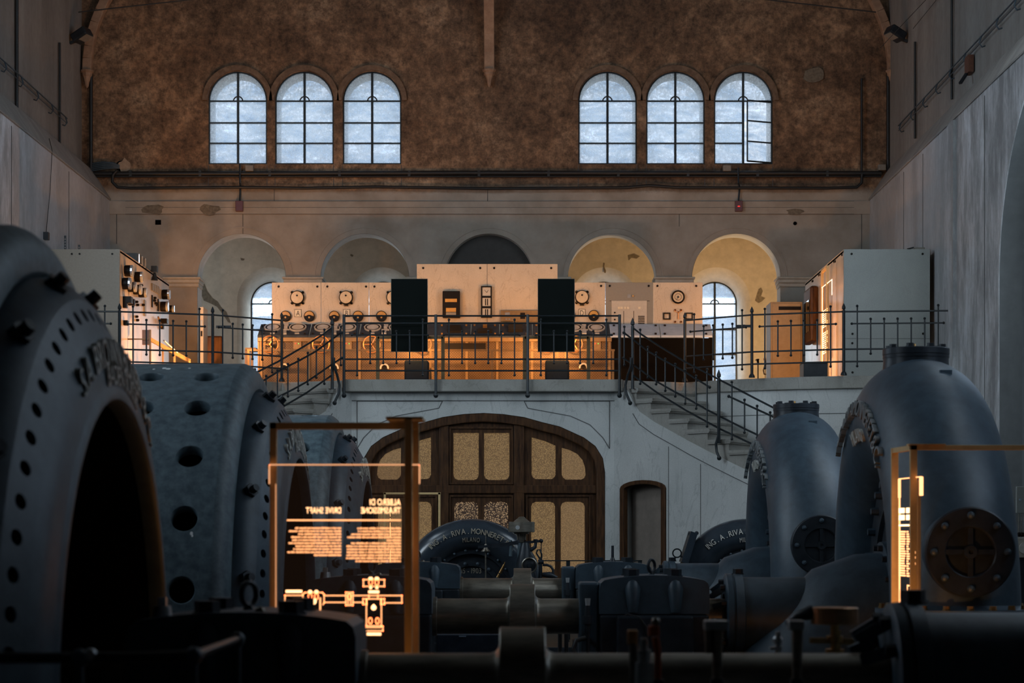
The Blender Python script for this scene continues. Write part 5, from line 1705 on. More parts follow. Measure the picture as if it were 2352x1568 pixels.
# tools hanging in the warm passage
y = 40.6
t = thing('hanging_hook', 'long thin hook tool leaning in the yellow-lit arch', 'tool', (xx(1741, y), y, FLR))
mb = MB().tube([(xx(1741, y), y, FLR), P(1741, 833, y)], 0.012, 6)
mb.bar(P(1735, 827, y), P(1744, 825, y), 0.02, 0.02); mb.tube([P(1741, 833, y), P(1740, 824, y)], 0.025, 6)
mb.obj('rod', 'dial_dark', t)
t = thing('shackle', 'looped iron shackle hanging in the yellow-lit arch beside the hook tool', 'shackle', (xx(1758, y), y, FLR))
mb = MB().tube([P(1756, 822, y), P(1757, 838, y), P(1753, 850, y), P(1755, 859, y), P(1764, 860, y), P(1765, 852, y), P(1759, 840, y), P(1758, 826, y)], 0.014, 6)
mb.bar(P(1753, 825, y), P(1763, 825, y), 0.03, 0.04); mb.tube([(xx(1758, y), y + 0.03, FLR), (xx(1758, y), y + 0.03, zz(825, y))], 0.008, 6)
mb.obj('loop', 'brass', t)
# warm lamp in the passage end
mb_t = thing('passage_lamp', 'warm spot lamp glowing behind the cupboard by the yellow-lit arch', 'lamp', (5.0, 42.6, FLR))
MB().lathe([(0, 0.06), (0.10, 0.06), (0.12, 0.04)], (5.0, 42.6, FLR), 'z', 14).obj('housing', 'iron_dark', mb_t)
MB().lathe([(0.115, 0.04), (0.118, 0.001)], (5.0, 42.6, FLR), 'z', 14).obj('lens', 'lamp_warm', mb_t)
area_light('passage_light', (4.95, 42.5, FLR + 0.14), (-0.25, 1.0, 0.75), 0.25, 0.25, 190, (1.0, 0.60, 0.26))
# warm lamps behind the side cabinets' feet: glow on the back wall
for x, y, pw, dr_ in ((-5.3, 35.2, 75, (-0.75, 0.55, 0.45)), (-5.9, 37.4, 50, (-0.1, 0.8, 0.45)), (4.1, 35.6, 50, (0.7, 0.55, 0.35))):
    t = thing('floor_spot', 'small warm spot lamp on the balcony floor', 'lamp', (x, y, FLR), 'warm spot lamps on the balcony floor')
    MB().lathe([(0, 0.05), (0.03, 0.05), (0.035, 0.04)], (x, y, FLR), 'z', 12).obj('housing', 'iron_dark', t)
    area_light('floor_spot_light', (x, y, FLR + 0.045), dr_, 0.12, 0.12, pw, WARM)

# ================================================================== FITTINGS ON THE WALLS
# pipes along the back wall
def wtube(name, label, cat, pts, r, mat='rubber', n=8, clips=None, group=None):
    t = thing(name, label, cat, pts[0], group)
    MB().tube(pts, r, n).obj('tube', mat, t, 50)
    if clips:
        for p in clips:
            MB().cbox(p, (0.05, 0.08, 2.6 * r)).obj('clip', mat, t, 0)
    return t
y = ZB - 0.09
wtube('pipe', 'thick dark pipe running along the wall close under the high windows', 'pipe', [P(215, 399, y), P(1120, 397, y), P(2024, 398, y)], 0.045, 'rubber', 10, [P(px, 399, y) for px in range(300, 2000, 160)])
wtube('pipe', 'thinner dark pipe running just beneath the thick wall pipe', 'pipe', [P(215, 405.5, y), P(2024, 405, y)], 0.018)
y = ZB - 0.16
wtube('cable', 'sagging black cable bundle along the top of the pale wall zone', 'cable',
      [P(268, 392, y), P(259, 402, y), P(258, 418, y), P(270, 430, y), P(300, 432, y), P(560, 430, y), P(700, 432, y), P(860, 429, y), P(1120, 433, y), P(1440, 431, y), P(1490, 426, y), P(1560, 431, y), P(1900, 432, y), P(1968, 430, y), P(1979, 420, y), P(1980, 400, y)], 0.028)
y = ZB - 0.09
wtube('pipe', 'thin upright pipe left standing on bare plaster near the far corner', 'pipe', [P(1979, 400, y), P(1979, 180, y)], 0.022)
wtube('pipe', 'upright drain pipe in the corner under the first rib bracket', 'pipe', [P(209, 395, ZB - .1), P(209, 170, ZB - .1)], 0.035)
wtube('pipe', 'upright drain pipe in the corner under the second rib bracket', 'pipe', [P(2040, 395, ZB - .1), P(2040, 165, ZB - .1)], 0.035)
for k in range(5):
    pts = [P(212, 376 + 4 * k, ZB - .12), P(235, 372 + 4 * k, ZB - .14), P(258, 374 + 3 * k, ZB - .13), P(274, 380 + 1.5 * k, ZB - .06)]
    wtube('cable', 'grey cable of the bundle entering the wall hole in the corner', 'cable', pts, 0.016, 'iron', group='cables entering the corner wall hole')
MB().disc(P(278, 381, ZB - .015), 0.10, 'y', 14, 0.02).obj('cable_hole', 'black', wb)
patch(287, 382, 0.25, 0.28, 'scar_pale', 9)
patch(1868, 172, 0.40, 0.30, 'scar', 12)
for px, lab in ((551, 'dark red alarm box on the wall under the three windows nearer the meter cabinet'), (1696, 'dark red alarm box with a red light on the wall under the other windows')):
    t = thing('alarm_box', lab, 'alarm box', P(px, 488, ZB))
    MB().box((xx(px - 8.5, ZB), ZB - 0.12, zz(487, ZB)), (xx(px + 8.5, ZB), ZB - 0.036, zz(463, ZB))).obj('case', 'red', t, 0, bevel=0.008)
    top = 376 if px < 1000 else 385
    MB().tube([P(px, 463, ZB - 0.06), P(px + (3 if px > 1000 else 1), 430, ZB - 0.06), P(px, 420, ZB - 0.15), P(px, top, ZB - 0.16)], 0.018, 6).obj('conduit', 'iron_dark', t)
    if px > 1000:
        MB().box((xx(1693, ZB), ZB - 0.125, zz(476.5, ZB)), (xx(1698, ZB), ZB - 0.12, zz(475, ZB))).obj('led', 'led_red', t, 0)
for px, py, w_, lab in ((575, 389, 18, 'grey junction box over the dark pipe under the first arched window'), (1668, 389, 18, 'grey junction box over the dark pipe below the ajar window'), (2023, 387, 17, 'grey junction box over the dark pipe at the far corner')):
    t = thing('junction_box', lab, 'junction box', P(px, py, ZB - 0.1))
    MB().box((xx(px - w_ / 2, ZB), ZB - 0.18, zz(py + 7, ZB)), (xx(px + w_ / 2, ZB), ZB - 0.02, zz(py - 6, ZB))).obj('case', 'junction', t, 0, bevel=0.006)
# side walls: conduits, cable rail, floodlights
def on_wall(px, X, py):
    y = y_at(px, X)
    return Vector((X, y, zz(py, y)))
def flood(label, px, py, X, s):
    p = on_wall(px, X, py) + Vector((-s * 0.12, 0, 0))
    t = thing('floodlight', label, 'floodlight', p)
    wallx = on_wall(px, X, py)
    mb = MB().bar(wallx + Vector((0, 0, -0.12)), p + Vector((-s * 0.05, 0, -0.06)), 0.05, 0.05)
    mb.obj('bracket', 'iron_dark', t, 0)
    dirv = Vector((-s * 0.86, -0.12, -0.50)).normalized() if False else Vector((-s * 0.80, -0.25, 0.45)).normalized()
    c = p + Vector((-s * 0.10, 0, 0.02))
    u = Vector((0, 0, 1)); sd = dirv.cross(u).normalized(); up = sd.cross(dirv)
    # long body tilted; glass faces down into the hall
    b = MB().bar(c - dirv * 0.16, c + dirv * 0.16, 0.30, 0.17, up=up)
    b.obj('housing', 'iron_dark', t, 0, bevel=0.03, seg=2)
    g = MB().bar(c - dirv * 0.04 - up * 0.08, c + dirv * 0.14 - up * 0.08, 0.24, 0.02, up=up)
    g.obj('lamp_glass', 'junction', t, 0)
flood('black floodlight on the wall above the rib bracket beside the meter cabinet end', 160, 84, XLU, -1)
flood('black floodlight on the wall above the long cable rail at the marble cabinet end', 2085, 80, XRU, 1)
def vpipe(px, X, a, b, label, r=0.022):
    s = -1 if X > 0 else 1
    wtube('conduit', label, 'conduit', [on_wall(px, X, a) + Vector((s * 0.04, 0, 0)), on_wall(px, X, b) + Vector((s * 0.04, 0, 0))], r)
vpipe(33, XLU, -10, 252, 'dark upright conduit on the side wall farther out from the floodlight', 0.03)
vpipe(132, XLU, 98, 332, 'dark upright conduit under the floodlight by the meter cabinet end')
vpipe(2192, XRU, -10, 228, 'dark upright conduit crossing the cable rail, further from the corner')
vpipe(2107, XRU, 96, 318, 'dark upright conduit dropping from the floodlight to the ledge')
for X, ky, y0_, y1_, lab in ((XLU, 0.9, 33.0, 39.4, 'thin twin rail with hooks on the upper side wall above the meter cabinet'),
                             (XRU, 1.069, 28.5, 39.6, 'thin twin rail with hooks on the upper side wall above the marble cabinet')):
    z = EYE + ky * abs(X)
    s = -1 if X > 0 else 1
    t = thing('cable_rail', lab, 'rail', (X, y0_, z))
    MB().tube([(X + s * 0.06, y0_, z), (X + s * 0.06, y1_, z)], 0.012, 6).obj('rail', 'iron', t)
    MB().tube([(X + s * 0.06, y0_, z - 0.09), (X + s * 0.06, y1_, z - 0.09)], 0.008, 6).obj('rail', 'iron', t)
    yy = y0_ + 0.5
    while yy < y1_:
        MB().tube([(X, yy, z - 0.14), (X + s * 0.05, yy, z - 0.16), (X + s * 0.09, yy, z - 0.10), (X + s * 0.06, yy, z)], 0.012, 6).obj('hook', 'iron', t)
        yy += 1.15
# tie rods / wires near the vault
wtube('tie_wire', 'thin black wire crossing high in front of the wall from the first corner', 'wire', [P(180, 28, 38.5), P(460, -3, 38.5)], 0.012)
MB_ = None
wtube('tie_wire', 'thin black wire crossing high in front of the wall toward the second corner', 'wire', [P(2012, 28, 38.5), P(1740, -3, 38.5)], 0.012)
for k, (a, b) in enumerate((((2022, 110), (2130, -4)), ((2097, 66), (2154, -4)))):
    wtube('thin_wire', 'hair-thin slanting wire by the floodlight near the marble cabinet end', 'wire', [P(a[0], a[1], 38), P(b[0], b[1], 36)], 0.005, group='slanting wires by the floodlight')
# rusty bracket on the ledge
yb = y_at(2238, XRU)
t = thing('rusty_bracket', 'rust-brown upright plate standing on the side wall ledge', 'bracket', (XRU - .1, yb, Z2))
M['rust'] = simple('rust', (0.14, 0.05, 0.025), (0.08, 0.03, 0.018), 20, 0.8)
MB().box((XRU - 0.10, yb - 0.06, zz(166, yb)), (XRU - 0.02, yb + 0.25, zz(127, yb))).obj('plate', 'rust', t, 0)
MB().bar((XRU - 0.1, yb + 0.1, zz(166, yb)), (XRU - 0.22, yb - 0.02, zz(192, yb)), 0.05, 0.03).obj('strut', 'iron_dark', t, 0)
# wires and small perforated strips at the meter cabinet's wall
X = XL
wtube('wall_wire', 'thin wire hanging down the side wall above the generator', 'wire', [on_wall(110, X, 318) + Vector((.02, 0, 0)), on_wall(117, X, 345) + Vector((.02, 0, 0)), on_wall(112, X, 440) + Vector((.02, 0, 0)), on_wall(103, X, 536) + Vector((.02, 0, 0))], 0.006)
t = thing('socket_box', 'small dark socket at the end of the hanging wall wire', 'socket', on_wall(101, X, 542))
MB().cbox(on_wall(101, X, 542) + Vector((.04, 0, 0)), (0.08, 0.12, 0.12)).obj('case', 'iron_dark', t, 0)
for px, a, b, lab in ((149.5, 541, 573, 'perforated dark strip standing tall behind the meter cabinet top'), (181.5, 562, 573, 'short perforated strip peeping over the meter cabinet top')):
    y = 34.9
    t = thing('perforated_strip', lab, 'strip', P(px, b, y))
    x0s, x1s = xx(px - 2.6, y), xx(px + 2.6, y)
    zs_, z1s = ZT - 0.05, zz(a, y)
    hs = []
    zc_ = ZT + 0.02
    while zc_ < z1s - 0.03:
        hs.append([(x0s + .01, zc_), (x1s - .01, zc_), (x1s - .01, zc_ + .025), (x0s + .01, zc_ + .025)]); zc_ += 0.045
    MB().holed([(x0s, zs_), (x1s, zs_), (x1s, z1s), (x0s, z1s)], hs, lambda q_, tt: (q_[0], y + tt, q_[1]), 0.004).obj('strip', 'iron_dark', t, 0)
# hook pipe on the lower wall
wtube('drain_hook', 'thin bent pipe with a ring on the wall above the far generator', 'pipe', [P(796, 928, front_y - .05), P(790, 931, front_y - .05), P(788, 940, front_y - .05), P(788, 1000, front_y - .05)], 0.009)
# ================================================================== MACHINES
AX = 0.852                       # height of the shaft axes
UY = {'near': 10.6, 'mid': 19.2, 'far': 27.6}

def cell_hole(mb, mp, u0, u1, v0, v1, ru, rv, depth, per=6):
    """quad patch [u0,u1]x[v0,v1] with an elliptical hole and its inner wall; mp(u, v, depth)"""
    uc, vc = (u0 + u1) / 2, (v0 + v1) / 2
    sq = []
    for k in range(per): sq.append((u0 + (u1 - u0) * k / per, v0))
    for k in range(per): sq.append((u1, v0 + (v1 - v0) * k / per))
    for k in range(per): sq.append((u1 - (u1 - u0) * k / per, v1))
    for k in range(per): sq.append((u0, v1 - (v1 - v0) * k / per))
    n = len(sq)
    vs = []
    for (u, v) in sq:
        vs.append(mp(u, v, 0))
    for (u, v) in sq:
        a = atan2((v - vc) / (v1 - v0), (u - uc) / (u1 - u0))
        vs.append(mp(uc + ru * cos(a), vc + rv * sin(a), 0))
    for (u, v) in sq:
        a = atan2((v - vc) / (v1 - v0), (u - uc) / (u1 - u0))
        vs.append(mp(uc + ru * 0.93 * cos(a), vc + rv * 0.93 * sin(a), depth * 0.12))
    for (u, v) in sq:
        a = atan2((v - vc) / (v1 - v0), (u - uc) / (u1 - u0))
        vs.append(mp(uc + ru * 0.93 * cos(a), vc + rv * 0.93 * sin(a), depth))
    fs = []
    for ring in range(3):
        for k in range(n):
            k2 = (k + 1) % n
            fs.append((ring * n + k, ring * n + k2, (ring + 1) * n + k2, (ring + 1) * n + k))
    mb.add(vs, fs)

def generator(Y, label):
    t = thing('generator', label, 'generator', (-3.3, Y, 0))
    c = (0, Y, AX)
    R = 2.22
    # casing with round openings
    mb = MB()
    def cyl(u, v, d):      # u = position along the axis, v = angle from the top
        r = R - d
        return (u, Y + r * sin(v), AX + r * cos(v))
    step = radians(15)
    off = radians(90 - 7.5) - step / 2
    for s in range(24):
        v0 = off + s * step
        for uc in (-2.665, -3.13, -3.595, -4.06):
            cell_hole(mb, cyl, uc - 0.2325, uc + 0.2325, v0, v0 + step, 0.112, 0.112 / R, 0.10)
    mb.lathe([(-2.4325, R), (-2.395, 2.205), (-2.345, 2.165), (-2.315, 2.11), (-2.30, 2.05), (-2.305, 2.0), (-2.34, 1.965), (-2.42, 1.955), (-2.42, 1.6)], c, 'x', 144)
    mb.lathe([(-4.2925, R), (-4.36, 2.20), (-4.44, 2.13), (-4.49, 2.04), (-4.52, 1.96), (-4.62, 1.80), (-4.68, 1.6), (-4.69, 1.41), (-4.4, 1.38)], c, 'x', 96)
    mb.obj('casing', 'iron_light', t, 35)
    # end shield with a ring of small holes
    mb = MB()
    mb.lathe([(-2.44, 1.93), (-2.40, 1.962), (-2.34, 1.972), (-2.27, 1.968), (-2.215, 1.945), (-2.16, 1.905), (-2.125, 1.868)], c, 'x', 144)
    p0, p1 = (-2.125, 1.868), (-2.04, 1.716)
    nv = Vector((p0[1] - p1[1], 0 - 0, p1[0] - p0[0])).normalized()
    def cone(u, v, d):     # u along the slope 0..1, v angle
        x = p0[0] + (p1[0] - p0[0]) * u - d * 0.87
        r = p0[1] + (p1[1] - p0[1]) * u - d * 0.49
        return (x, Y + r * sin(v), AX + r * cos(v))
    L_ = sqrt((p1[0] - p0[0]) ** 2 + (p1[1] - p0[1]) ** 2)
    NH = 68
    for s in range(NH):
        v0 = 2 * pi * s / NH
        cell_hole(mb, cone, 0, 1, v0, v0 + 2 * pi / NH, 0.036 / L_, 0.036 / 1.79, 0.09, 4)
    mb.lathe([(-2.04, 1.716), (-2.006, 1.66), (-1.988, 1.58), (-1.975, 1.48), (-1.968, 1.44), (-1.956, 1.42), (-1.958, 1.39), (-1.98, 1.375), (-2.045, 1.37)], c, 'x', 144)
    sh = mb.obj('end_shield', 'iron', t, 35)
    # studs
    for k in range(16):
        a = radians(11.25 + 22.5 * k)
        dv = Vector((0, cos(a), sin(a)))
        base = Vector((-2.20, Y, AX)) + dv * 1.93
        nn = (Vector((0.62, 0, 0)) + dv * 0.62).normalized()
        mb = MB().cyl(base - nn * 0.04, base + nn * 0.035, 0.062, 0.058, 6)
        mb.cyl(base + nn * 0.03, base + nn * 0.08, 0.034, 0.032, 10)
        mb.obj('stud_bolt', 'iron_dark', sh, 30)
    # cast lettering
    mb = MB()
    text_arc(mb, 'S.A. BROWN BOVERI & C.', 0.135, 0.62, (-2.02, Y, AX), 1.615, 0.016, (0, 1, 0), depth=2.6, tilt=0.12, a_mid=radians(5), fit=1.95)
    mb.obj('lettering', 'letter', sh, 0)
    mb = MB()
    text_arc(mb, 'BADEN SUISSE', 0.095, 0.62, (-1.995, Y, AX), 1.505, 0.012, (0, 1, 0), depth=2.6, tilt=0.05, a_mid=radians(5), fit=0.80)
    mb.obj('lettering', 'letter', sh, 0)
    # rotor wheel inside
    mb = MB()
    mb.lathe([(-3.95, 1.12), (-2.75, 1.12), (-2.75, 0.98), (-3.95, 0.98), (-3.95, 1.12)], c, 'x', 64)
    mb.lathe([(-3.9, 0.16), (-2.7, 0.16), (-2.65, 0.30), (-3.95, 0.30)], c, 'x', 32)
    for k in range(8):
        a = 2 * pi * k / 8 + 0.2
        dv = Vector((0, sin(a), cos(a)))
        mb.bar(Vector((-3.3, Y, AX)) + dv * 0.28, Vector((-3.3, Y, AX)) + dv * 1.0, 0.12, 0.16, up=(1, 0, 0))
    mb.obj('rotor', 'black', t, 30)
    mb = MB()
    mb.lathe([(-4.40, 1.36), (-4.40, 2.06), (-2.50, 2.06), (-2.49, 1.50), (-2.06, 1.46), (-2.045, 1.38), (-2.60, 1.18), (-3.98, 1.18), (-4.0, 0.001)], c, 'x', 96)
    mb.obj('stator_blackout', 'black', t, 30)  # stator closed off in black so that bore and holes look unlit
    return t

def nut(mb, x, y, z, r=0.062, h=0.065):
    mb.lathe([(0, 0.001), (0, r * 1.15), (0.012, r * 1.15), (0.012, r), (h, r), (h, 0.001)], (x, y, z), 'z', 6)

def bearing(Y, side, label, top='ring', oiler=False, hose=False):
    if side < 0:
        xa, xb, nx_ = -1.87, -0.785, (-1.50, -1.10)
    else:
        xa, xb, nx_ = 0.665, 1.62, (0.955, 1.325)
    xm = (xa + xb) / 2
    t = thing('bearing_pedestal', label, 'bearing', (xm, Y, 0))
    n = 14
    prof = [(xa, 0.885)]
    prof += [(xa, 1.10), (xa + 0.012, 1.15), (xa + 0.045, 1.178)]
    for i in range(1, n):
        k = i / n
        x = xa + 0.045 + (xb - xa - 0.09) * k
        prof.append((x, 1.178 + 0.042 * sin(pi * k) ** 0.8))
    prof += [(xb - 0.045, 1.178), (xb - 0.012, 1.15), (xb, 1.10), (xb, 0.885)]
    mb = MB().prism(prof, Y - 0.36, Y + 0.36, 'y')
    mb.obj('cap', 'iron', t, 25, bevel=0.03, seg=3)
    mb = MB().box((xa + 0.005, Y - 0.37, 0.50), (xb - 0.005, Y + 0.37, 0.878))
    mb.box((xm - 0.33, Y - 0.47, 0.0), (xm + 0.33, Y + 0.47, 0.872))
    mb.box((xa - 0.02, Y - 0.52, 0.0), (xb + 0.02, Y + 0.52, 0.22))
    mb.obj('pedestal', 'iron_dark', t, 0, bevel=0.02)
    for x in nx_:
        for sy in (-1, 1):
            mb = MB(); nut(mb, x, Y + sy * 0.24, 1.205)
            mb.obj('nut', 'iron_dark', t, 20)
        MB().tube([(x, Y - 0.33, 0.90), (x, Y - 0.335, 1.10), (x, Y - 0.29, 1.18)], [0.05, 0.075, 0.06], 12).obj('boss', 'iron', t, 50)
    if top == 'ring':
        mb = MB().tube([(xm - 0.005 + 0.05 * 0.62 * cos(2 * pi * i / 20), Y + 0.05 * 0.78 * cos(2 * pi * i / 20), 1.295 + 0.056 * sin(2 * pi * i / 20)) for i in range(20)], 0.014, 8, closed=True)
        mb.cyl((xm - 0.005, Y, 1.20), (xm - 0.005, Y, 1.24), 0.035, 0.022, 10)
        mb.obj('lifting_eye', 'iron_dark', t, 50)
    else:
        mb = MB().cyl((xm, Y, 1.21), (xm, Y, 1.27), 0.05, 0.02, 10)
        mb.cyl((xm, Y, 1.26), (xm, Y, 1.42), 0.018, 0.016, 8)
        mb.obj('thermometer', 'iron_dark', t, 40)
    if side > 0:
        MB().box((0.495, Y - 0.26, 0.5), (0.665, Y + 0.26, 1.155)).obj('oil_thrower_cover', 'iron', t, 0, bevel=0.02)
        # oil cup with its pipe on the inner side
        x = 0.565
        mb = MB().cyl((x, Y - 0.36, 0.72), (x, Y - 0.36, 0.80), 0.028, 0.03, 10)
        mb.cyl((x, Y - 0.36, 0.80), (x, Y - 0.36, 0.87), 0.045, 0.045, 12)
        mb.cyl((x, Y - 0.36, 0.87), (x, Y - 0.36, 0.96), 0.028, 0.02, 10)
        mb.cyl((x, Y - 0.36, 0.50), (x, Y - 0.36, 0.74), 0.02, 0.02, 8)
        mb.tube([(x, Y - 0.34, 0.66), (x, Y - 0.2, 0.66)], 0.02, 8)
        o = mb.obj('oil_cup', 'iron_dark', t, 40)
        MB().cyl((x, Y - 0.36, 0.96), (x, Y - 0.36, 1.02), 0.020, 0.026, 10).obj('cup_tip', 'steel_bright', o, 40)
        MB().tube([(x - 0.02, Y - 0.40, 0.68), (x - 0.10, Y - 0.42, 0.66), (x - 0.13, Y - 0.43, 0.58), (x - 0.08, Y - 0.44, 0.48), (x - 0.02, Y - 0.44, 0.40), (x, Y - 0.44, 0.22)], 0.022, 8).obj('hose', 'rubber', t, 50)
        MB().tube([(x + 0.3, Y - 0.42, 0.86), (x + 0.34, Y - 0.44, 0.885), (x + 0.44, Y - 0.46, 0.86), (x + 0.5, Y - 0.48, 0.78), (x + 0.52, Y - 0.48, 0.62)], 0.010, 6).obj('thin_hose', 'rubber', t, 50)
    else:
        x = xa + 0.10
        mb = MB().cyl((x + 0.05, Y - 0.2, 1.18), (x + 0.05, Y - 0.2, 1.245), 0.05, 0.04, 12)
        mb.box((x + 0.03, Y - 0.22, 1.245), (x + 0.07, Y - 0.18, 1.285))
        mb.obj('oil_filler', 'steel_bright', t, 40)
        MB().ball((xa + 0.62, Y - 0.22, 1.215), 0.028).obj('plug', 'steel', t, 50)
    return t

def shaft(Y, label):
    t = thing('drive_shaft', label, 'shaft', (0, Y, AX))
    c = (0, Y, AX)
    def half(s):
        p = [(s * 0.0, 0.283), (s * 0.106, 0.283), (s * 0.1112, 0.279), (s * 0.1120, 0.205), (s * 0.117, 0.183), (s * 0.130, 0.166), (s * 0.155, 0.156)]
        return p
    left = [(-4.9, 0.001), (-4.9, 0.15), (-0.79, 0.156), (-0.79, 0.172), (-0.755, 0.172), (-0.75, 0.156)] + list(reversed(half(-1)))[:-1]
    right = half(1) + [(1.80, 0.156), (1.80, 0.001)]
    MB().lathe(left + [(0, 0.283)], c, 'x', 64).obj('shaft_half', 'steel', t, 30)
    MB().lathe(right, c, 'x', 64).obj('shaft_half', 'steel', t, 30)
    return t

def ellipse_sweep(mb, path, n=40):
    """path: [(centre, in-plane normal, half x, half radial)] sections in the plane of x and the normal"""
    m = len(path)
    vs = []
    for c, nrm, hx, hr in path:
        for k in range(n):
            a = 2 * pi * k / n
            vs.append(Vector(c) + Vector((1, 0, 0)) * hx * cos(a) + Vector(nrm) * hr * sin(a))
    fs = []
    for i in range(m - 1):
        for k in range(n):
            k2 = (k + 1) % n
            fs.append((i * n + k, (i + 1) * n + k, (i + 1) * n + k2, i * n + k2))
    fs.append(tuple(range(n))); fs.append(tuple((m - 1) * n + k for k in reversed(range(n))))
    mb.add(vs, fs)

def turbine(Y, label, full=True):
    t = thing('turbine', label, 'turbine', (3.47, Y, 0))
    XC, RC = 3.47, 1.76
    path = []
    for i in range(49):
        th = radians(-155 + (90 + 155) * i / 48)    # angle from the top towards the camera
        k = i / 48
        nrm = (0, -sin(th), cos(th))
        r = 0.40 + 0.12 * min(1, k * 1.6)
        Rk = RC + 0.51 - r
        path.append(((XC, Y - Rk * sin(th), AX + Rk * cos(th)), nrm, r, r * 0.99))
    for z in (0.6, 0.3, 0.0, -0.3):
        path.append(((XC, Y - RC + 0.0, z), (0, -1, 0), 0.525, 0.52))
    mb = MB(); ellipse_sweep(mb, path)
    body = mb.obj('spiral_casing', 'iron', t, 60)
    # cover plate and bolts in the eye of the casing
    c = (0, Y, AX)
    mb = MB().lathe([(3.30, 0.001), (3.30, 1.02), (3.26, 1.04), (3.26, 1.34), (3.62, 1.34), (3.62, 0.001)], c, 'x', 72)
    cv = mb.obj('cover_plate', 'iron_dark', t, 30)
    for k in range(28):
        a = 2 * pi * k / 28
        p = Vector((3.262, Y + 1.19 * sin(a), AX + 1.19 * cos(a)))
        MB().cyl(p, p - Vector((0.07, 0, 0)), 0.038, 0.034, 6).obj('bolt', 'iron', cv, 20)
    # top neck with blank flange
    mb = MB().lathe([(2.95, 0.30), (3.09, 0.285), (3.125, 0.285), (3.125, 0.29), (3.15, 0.29), (3.15, 0.283), (3.155, 0.283), (3.155, 0.292), (3.205, 0.292), (3.21, 0.285), (3.21, 0.001)], (XC, Y, 0), 'z', 40)
    fl = mb.obj('blank_flange', 'iron_dark', t, 30)
    for k in range(8):
        a = 2 * pi * k / 8 + 0.39
        mb = MB(); nut(mb, XC + 0.235 * cos(a), Y + 0.235 * sin(a), 3.208, 0.032, 0.035)
        mb.obj('bolt', 'iron_dark', fl, 20)
    MB().cyl((XC - 0.03, Y - 0.1, 3.20), (XC - 0.03, Y - 0.1, 3.245), 0.016, 0.012, 8).obj('brass_cock', 'brass', fl, 30)
    MB().prism([(0, 0), (0.12, 0), (0.12, 0.05), (0.03, 0.16), (0, 0.16)], XC + 0.05, XC + 0.15, 'x').xform(Matrix.Translation((0, Y - 0.86, 2.80))).obj('lug', 'iron', t, 0)
    # round hand-hole cover facing the hall
    yc, z = Y - RC - 0.42, 1.44
    MB().lathe([(0.42, 0.33), (0.03, 0.33), (0.03, 0.345)], (XC, yc - 0.13, z), 'y', 40).obj('hand_hole_neck', 'iron', t, 30)
    mb = MB().lathe([(0.03, 0.352), (-0.03, 0.352), (-0.04, 0.34), (-0.04, 0.20), (-0.03, 0.19), (0.0, 0.185), (0.0, 0.001)], (XC, yc - 0.13, z), 'y', 48)
    cvr = mb.obj('hand_hole_cover', 'iron_dark', t, 30)
    mb = MB()
    for a in (0, pi / 2):
        d = Vector((cos(a), 0, sin(a)))
        mb.bar(Vector((XC, yc - 0.145, z)) - d * 0.19, Vector((XC, yc - 0.145, z)) + d * 0.19, 0.04, 0.035, up=(0, 1, 0))
    mb.lathe([(0.0, 0.055), (-0.035, 0.05), (-0.035, 0.018), (-0.02, 0.016), (-0.02, 0.001)], (XC, yc - 0.145, z), 'y', 20)
    mb.obj('cross_rib', 'iron_dark', cvr, 20)
    for k in range(8):
        a = 2 * pi * k / 8
        p = Vector((XC + 0.285 * sin(a), yc - 0.17, z + 0.285 * cos(a)))
        MB().lathe([(0.01, 0.028), (-0.01, 0.03), (-0.03, 0.022), (-0.038, 0.001)], p, 'y', 10).obj('bolt', 'iron', cvr, 30)
    # floor flange of the down pipe
    mb = MB().lathe([(0.80, 0.50), (0.86, 0.52), (0.90, 0.60), (0.95, 0.64), (0.985, 0.64), (0.99, 0.55), (1.02, 0.50)], (XC, Y - RC, 0), 'z', 48)
    ff = mb.obj('pipe_flange', 'iron', t, 30)
    for k in range(20):
        a = 2 * pi * k / 20
        mb = MB(); nut(mb, XC + 0.585 * cos(a), Y - RC + 0.585 * sin(a), 0.985, 0.028, 0.035)
        mb.obj('brass_nut', 'brass', ff, 20)
    # cast lettering round the casing
    mb = MB()
    text_arc(mb, 'ING.A.RIVA.MONNERET&C.', 0.135, 0.72, (XC - 0.515, Y, AX), 1.835, 0.012, (0, -1, 0), depth=2.4, a_mid=radians(4.5), tilt=0.18, fit=2.55)
    mb.obj('lettering', 'letter_dark', body, 0)
    mb = MB()
    text_arc(mb, 'MILANO', 0.115, 0.42, (XC - 0.497, Y, AX), 1.60, 0.010, (0, -1, 0), depth=1.6, a_mid=-0.02, tilt=-0.25, fit=0.62)
    mb.obj('lettering', 'letter', body, 0, label='paler letters of the lower row')
    # elbow of the draft pipe with its flange, gland sleeve round the shaft
    pts = [(3.18, AX, 0.56), (3.02, 0.845, 0.562), (2.88, 0.80, 0.57), (2.78, 0.68, 0.585), (2.71, 0.55, 0.64), (2.64, 0.38, 0.74), (2.58, 0.18, 0.86), (2.54, -0.05, 1.0), (2.52, -0.2, 1.08)]
    mb = MB().tube([(a, Y, b) for a, b, r in pts], [r for a, b, r in pts], 48)
    el = mb.obj('elbow_pipe', 'iron', t, 60)
    mb = MB().lathe([(3.155, 0.55), (3.155, 0.655), (3.20, 0.66), (3.205, 0.64), (3.21, 0.66), (3.27, 0.66), (3.27, 0.5)], c, 'x', 56)
    fl = mb.obj('elbow_flange', 'iron', t, 30)
    for k in range(16):
        a = 2 * pi * (k + 0.5) / 16
        p = Vector((3.155, Y + 0.61 * sin(a), AX + 0.61 * cos(a)))
        MB().cyl(p, p - Vector((0.04, 0, 0)), 0.028, 0.026, 6).obj('bolt', 'iron_dark', fl, 20)
    mb = MB().lathe([(1.93, 0.345), (2.75, 0.345)], c, 'x', 56)
    sv = mb.obj('gland_sleeve', 'iron', t, 30)
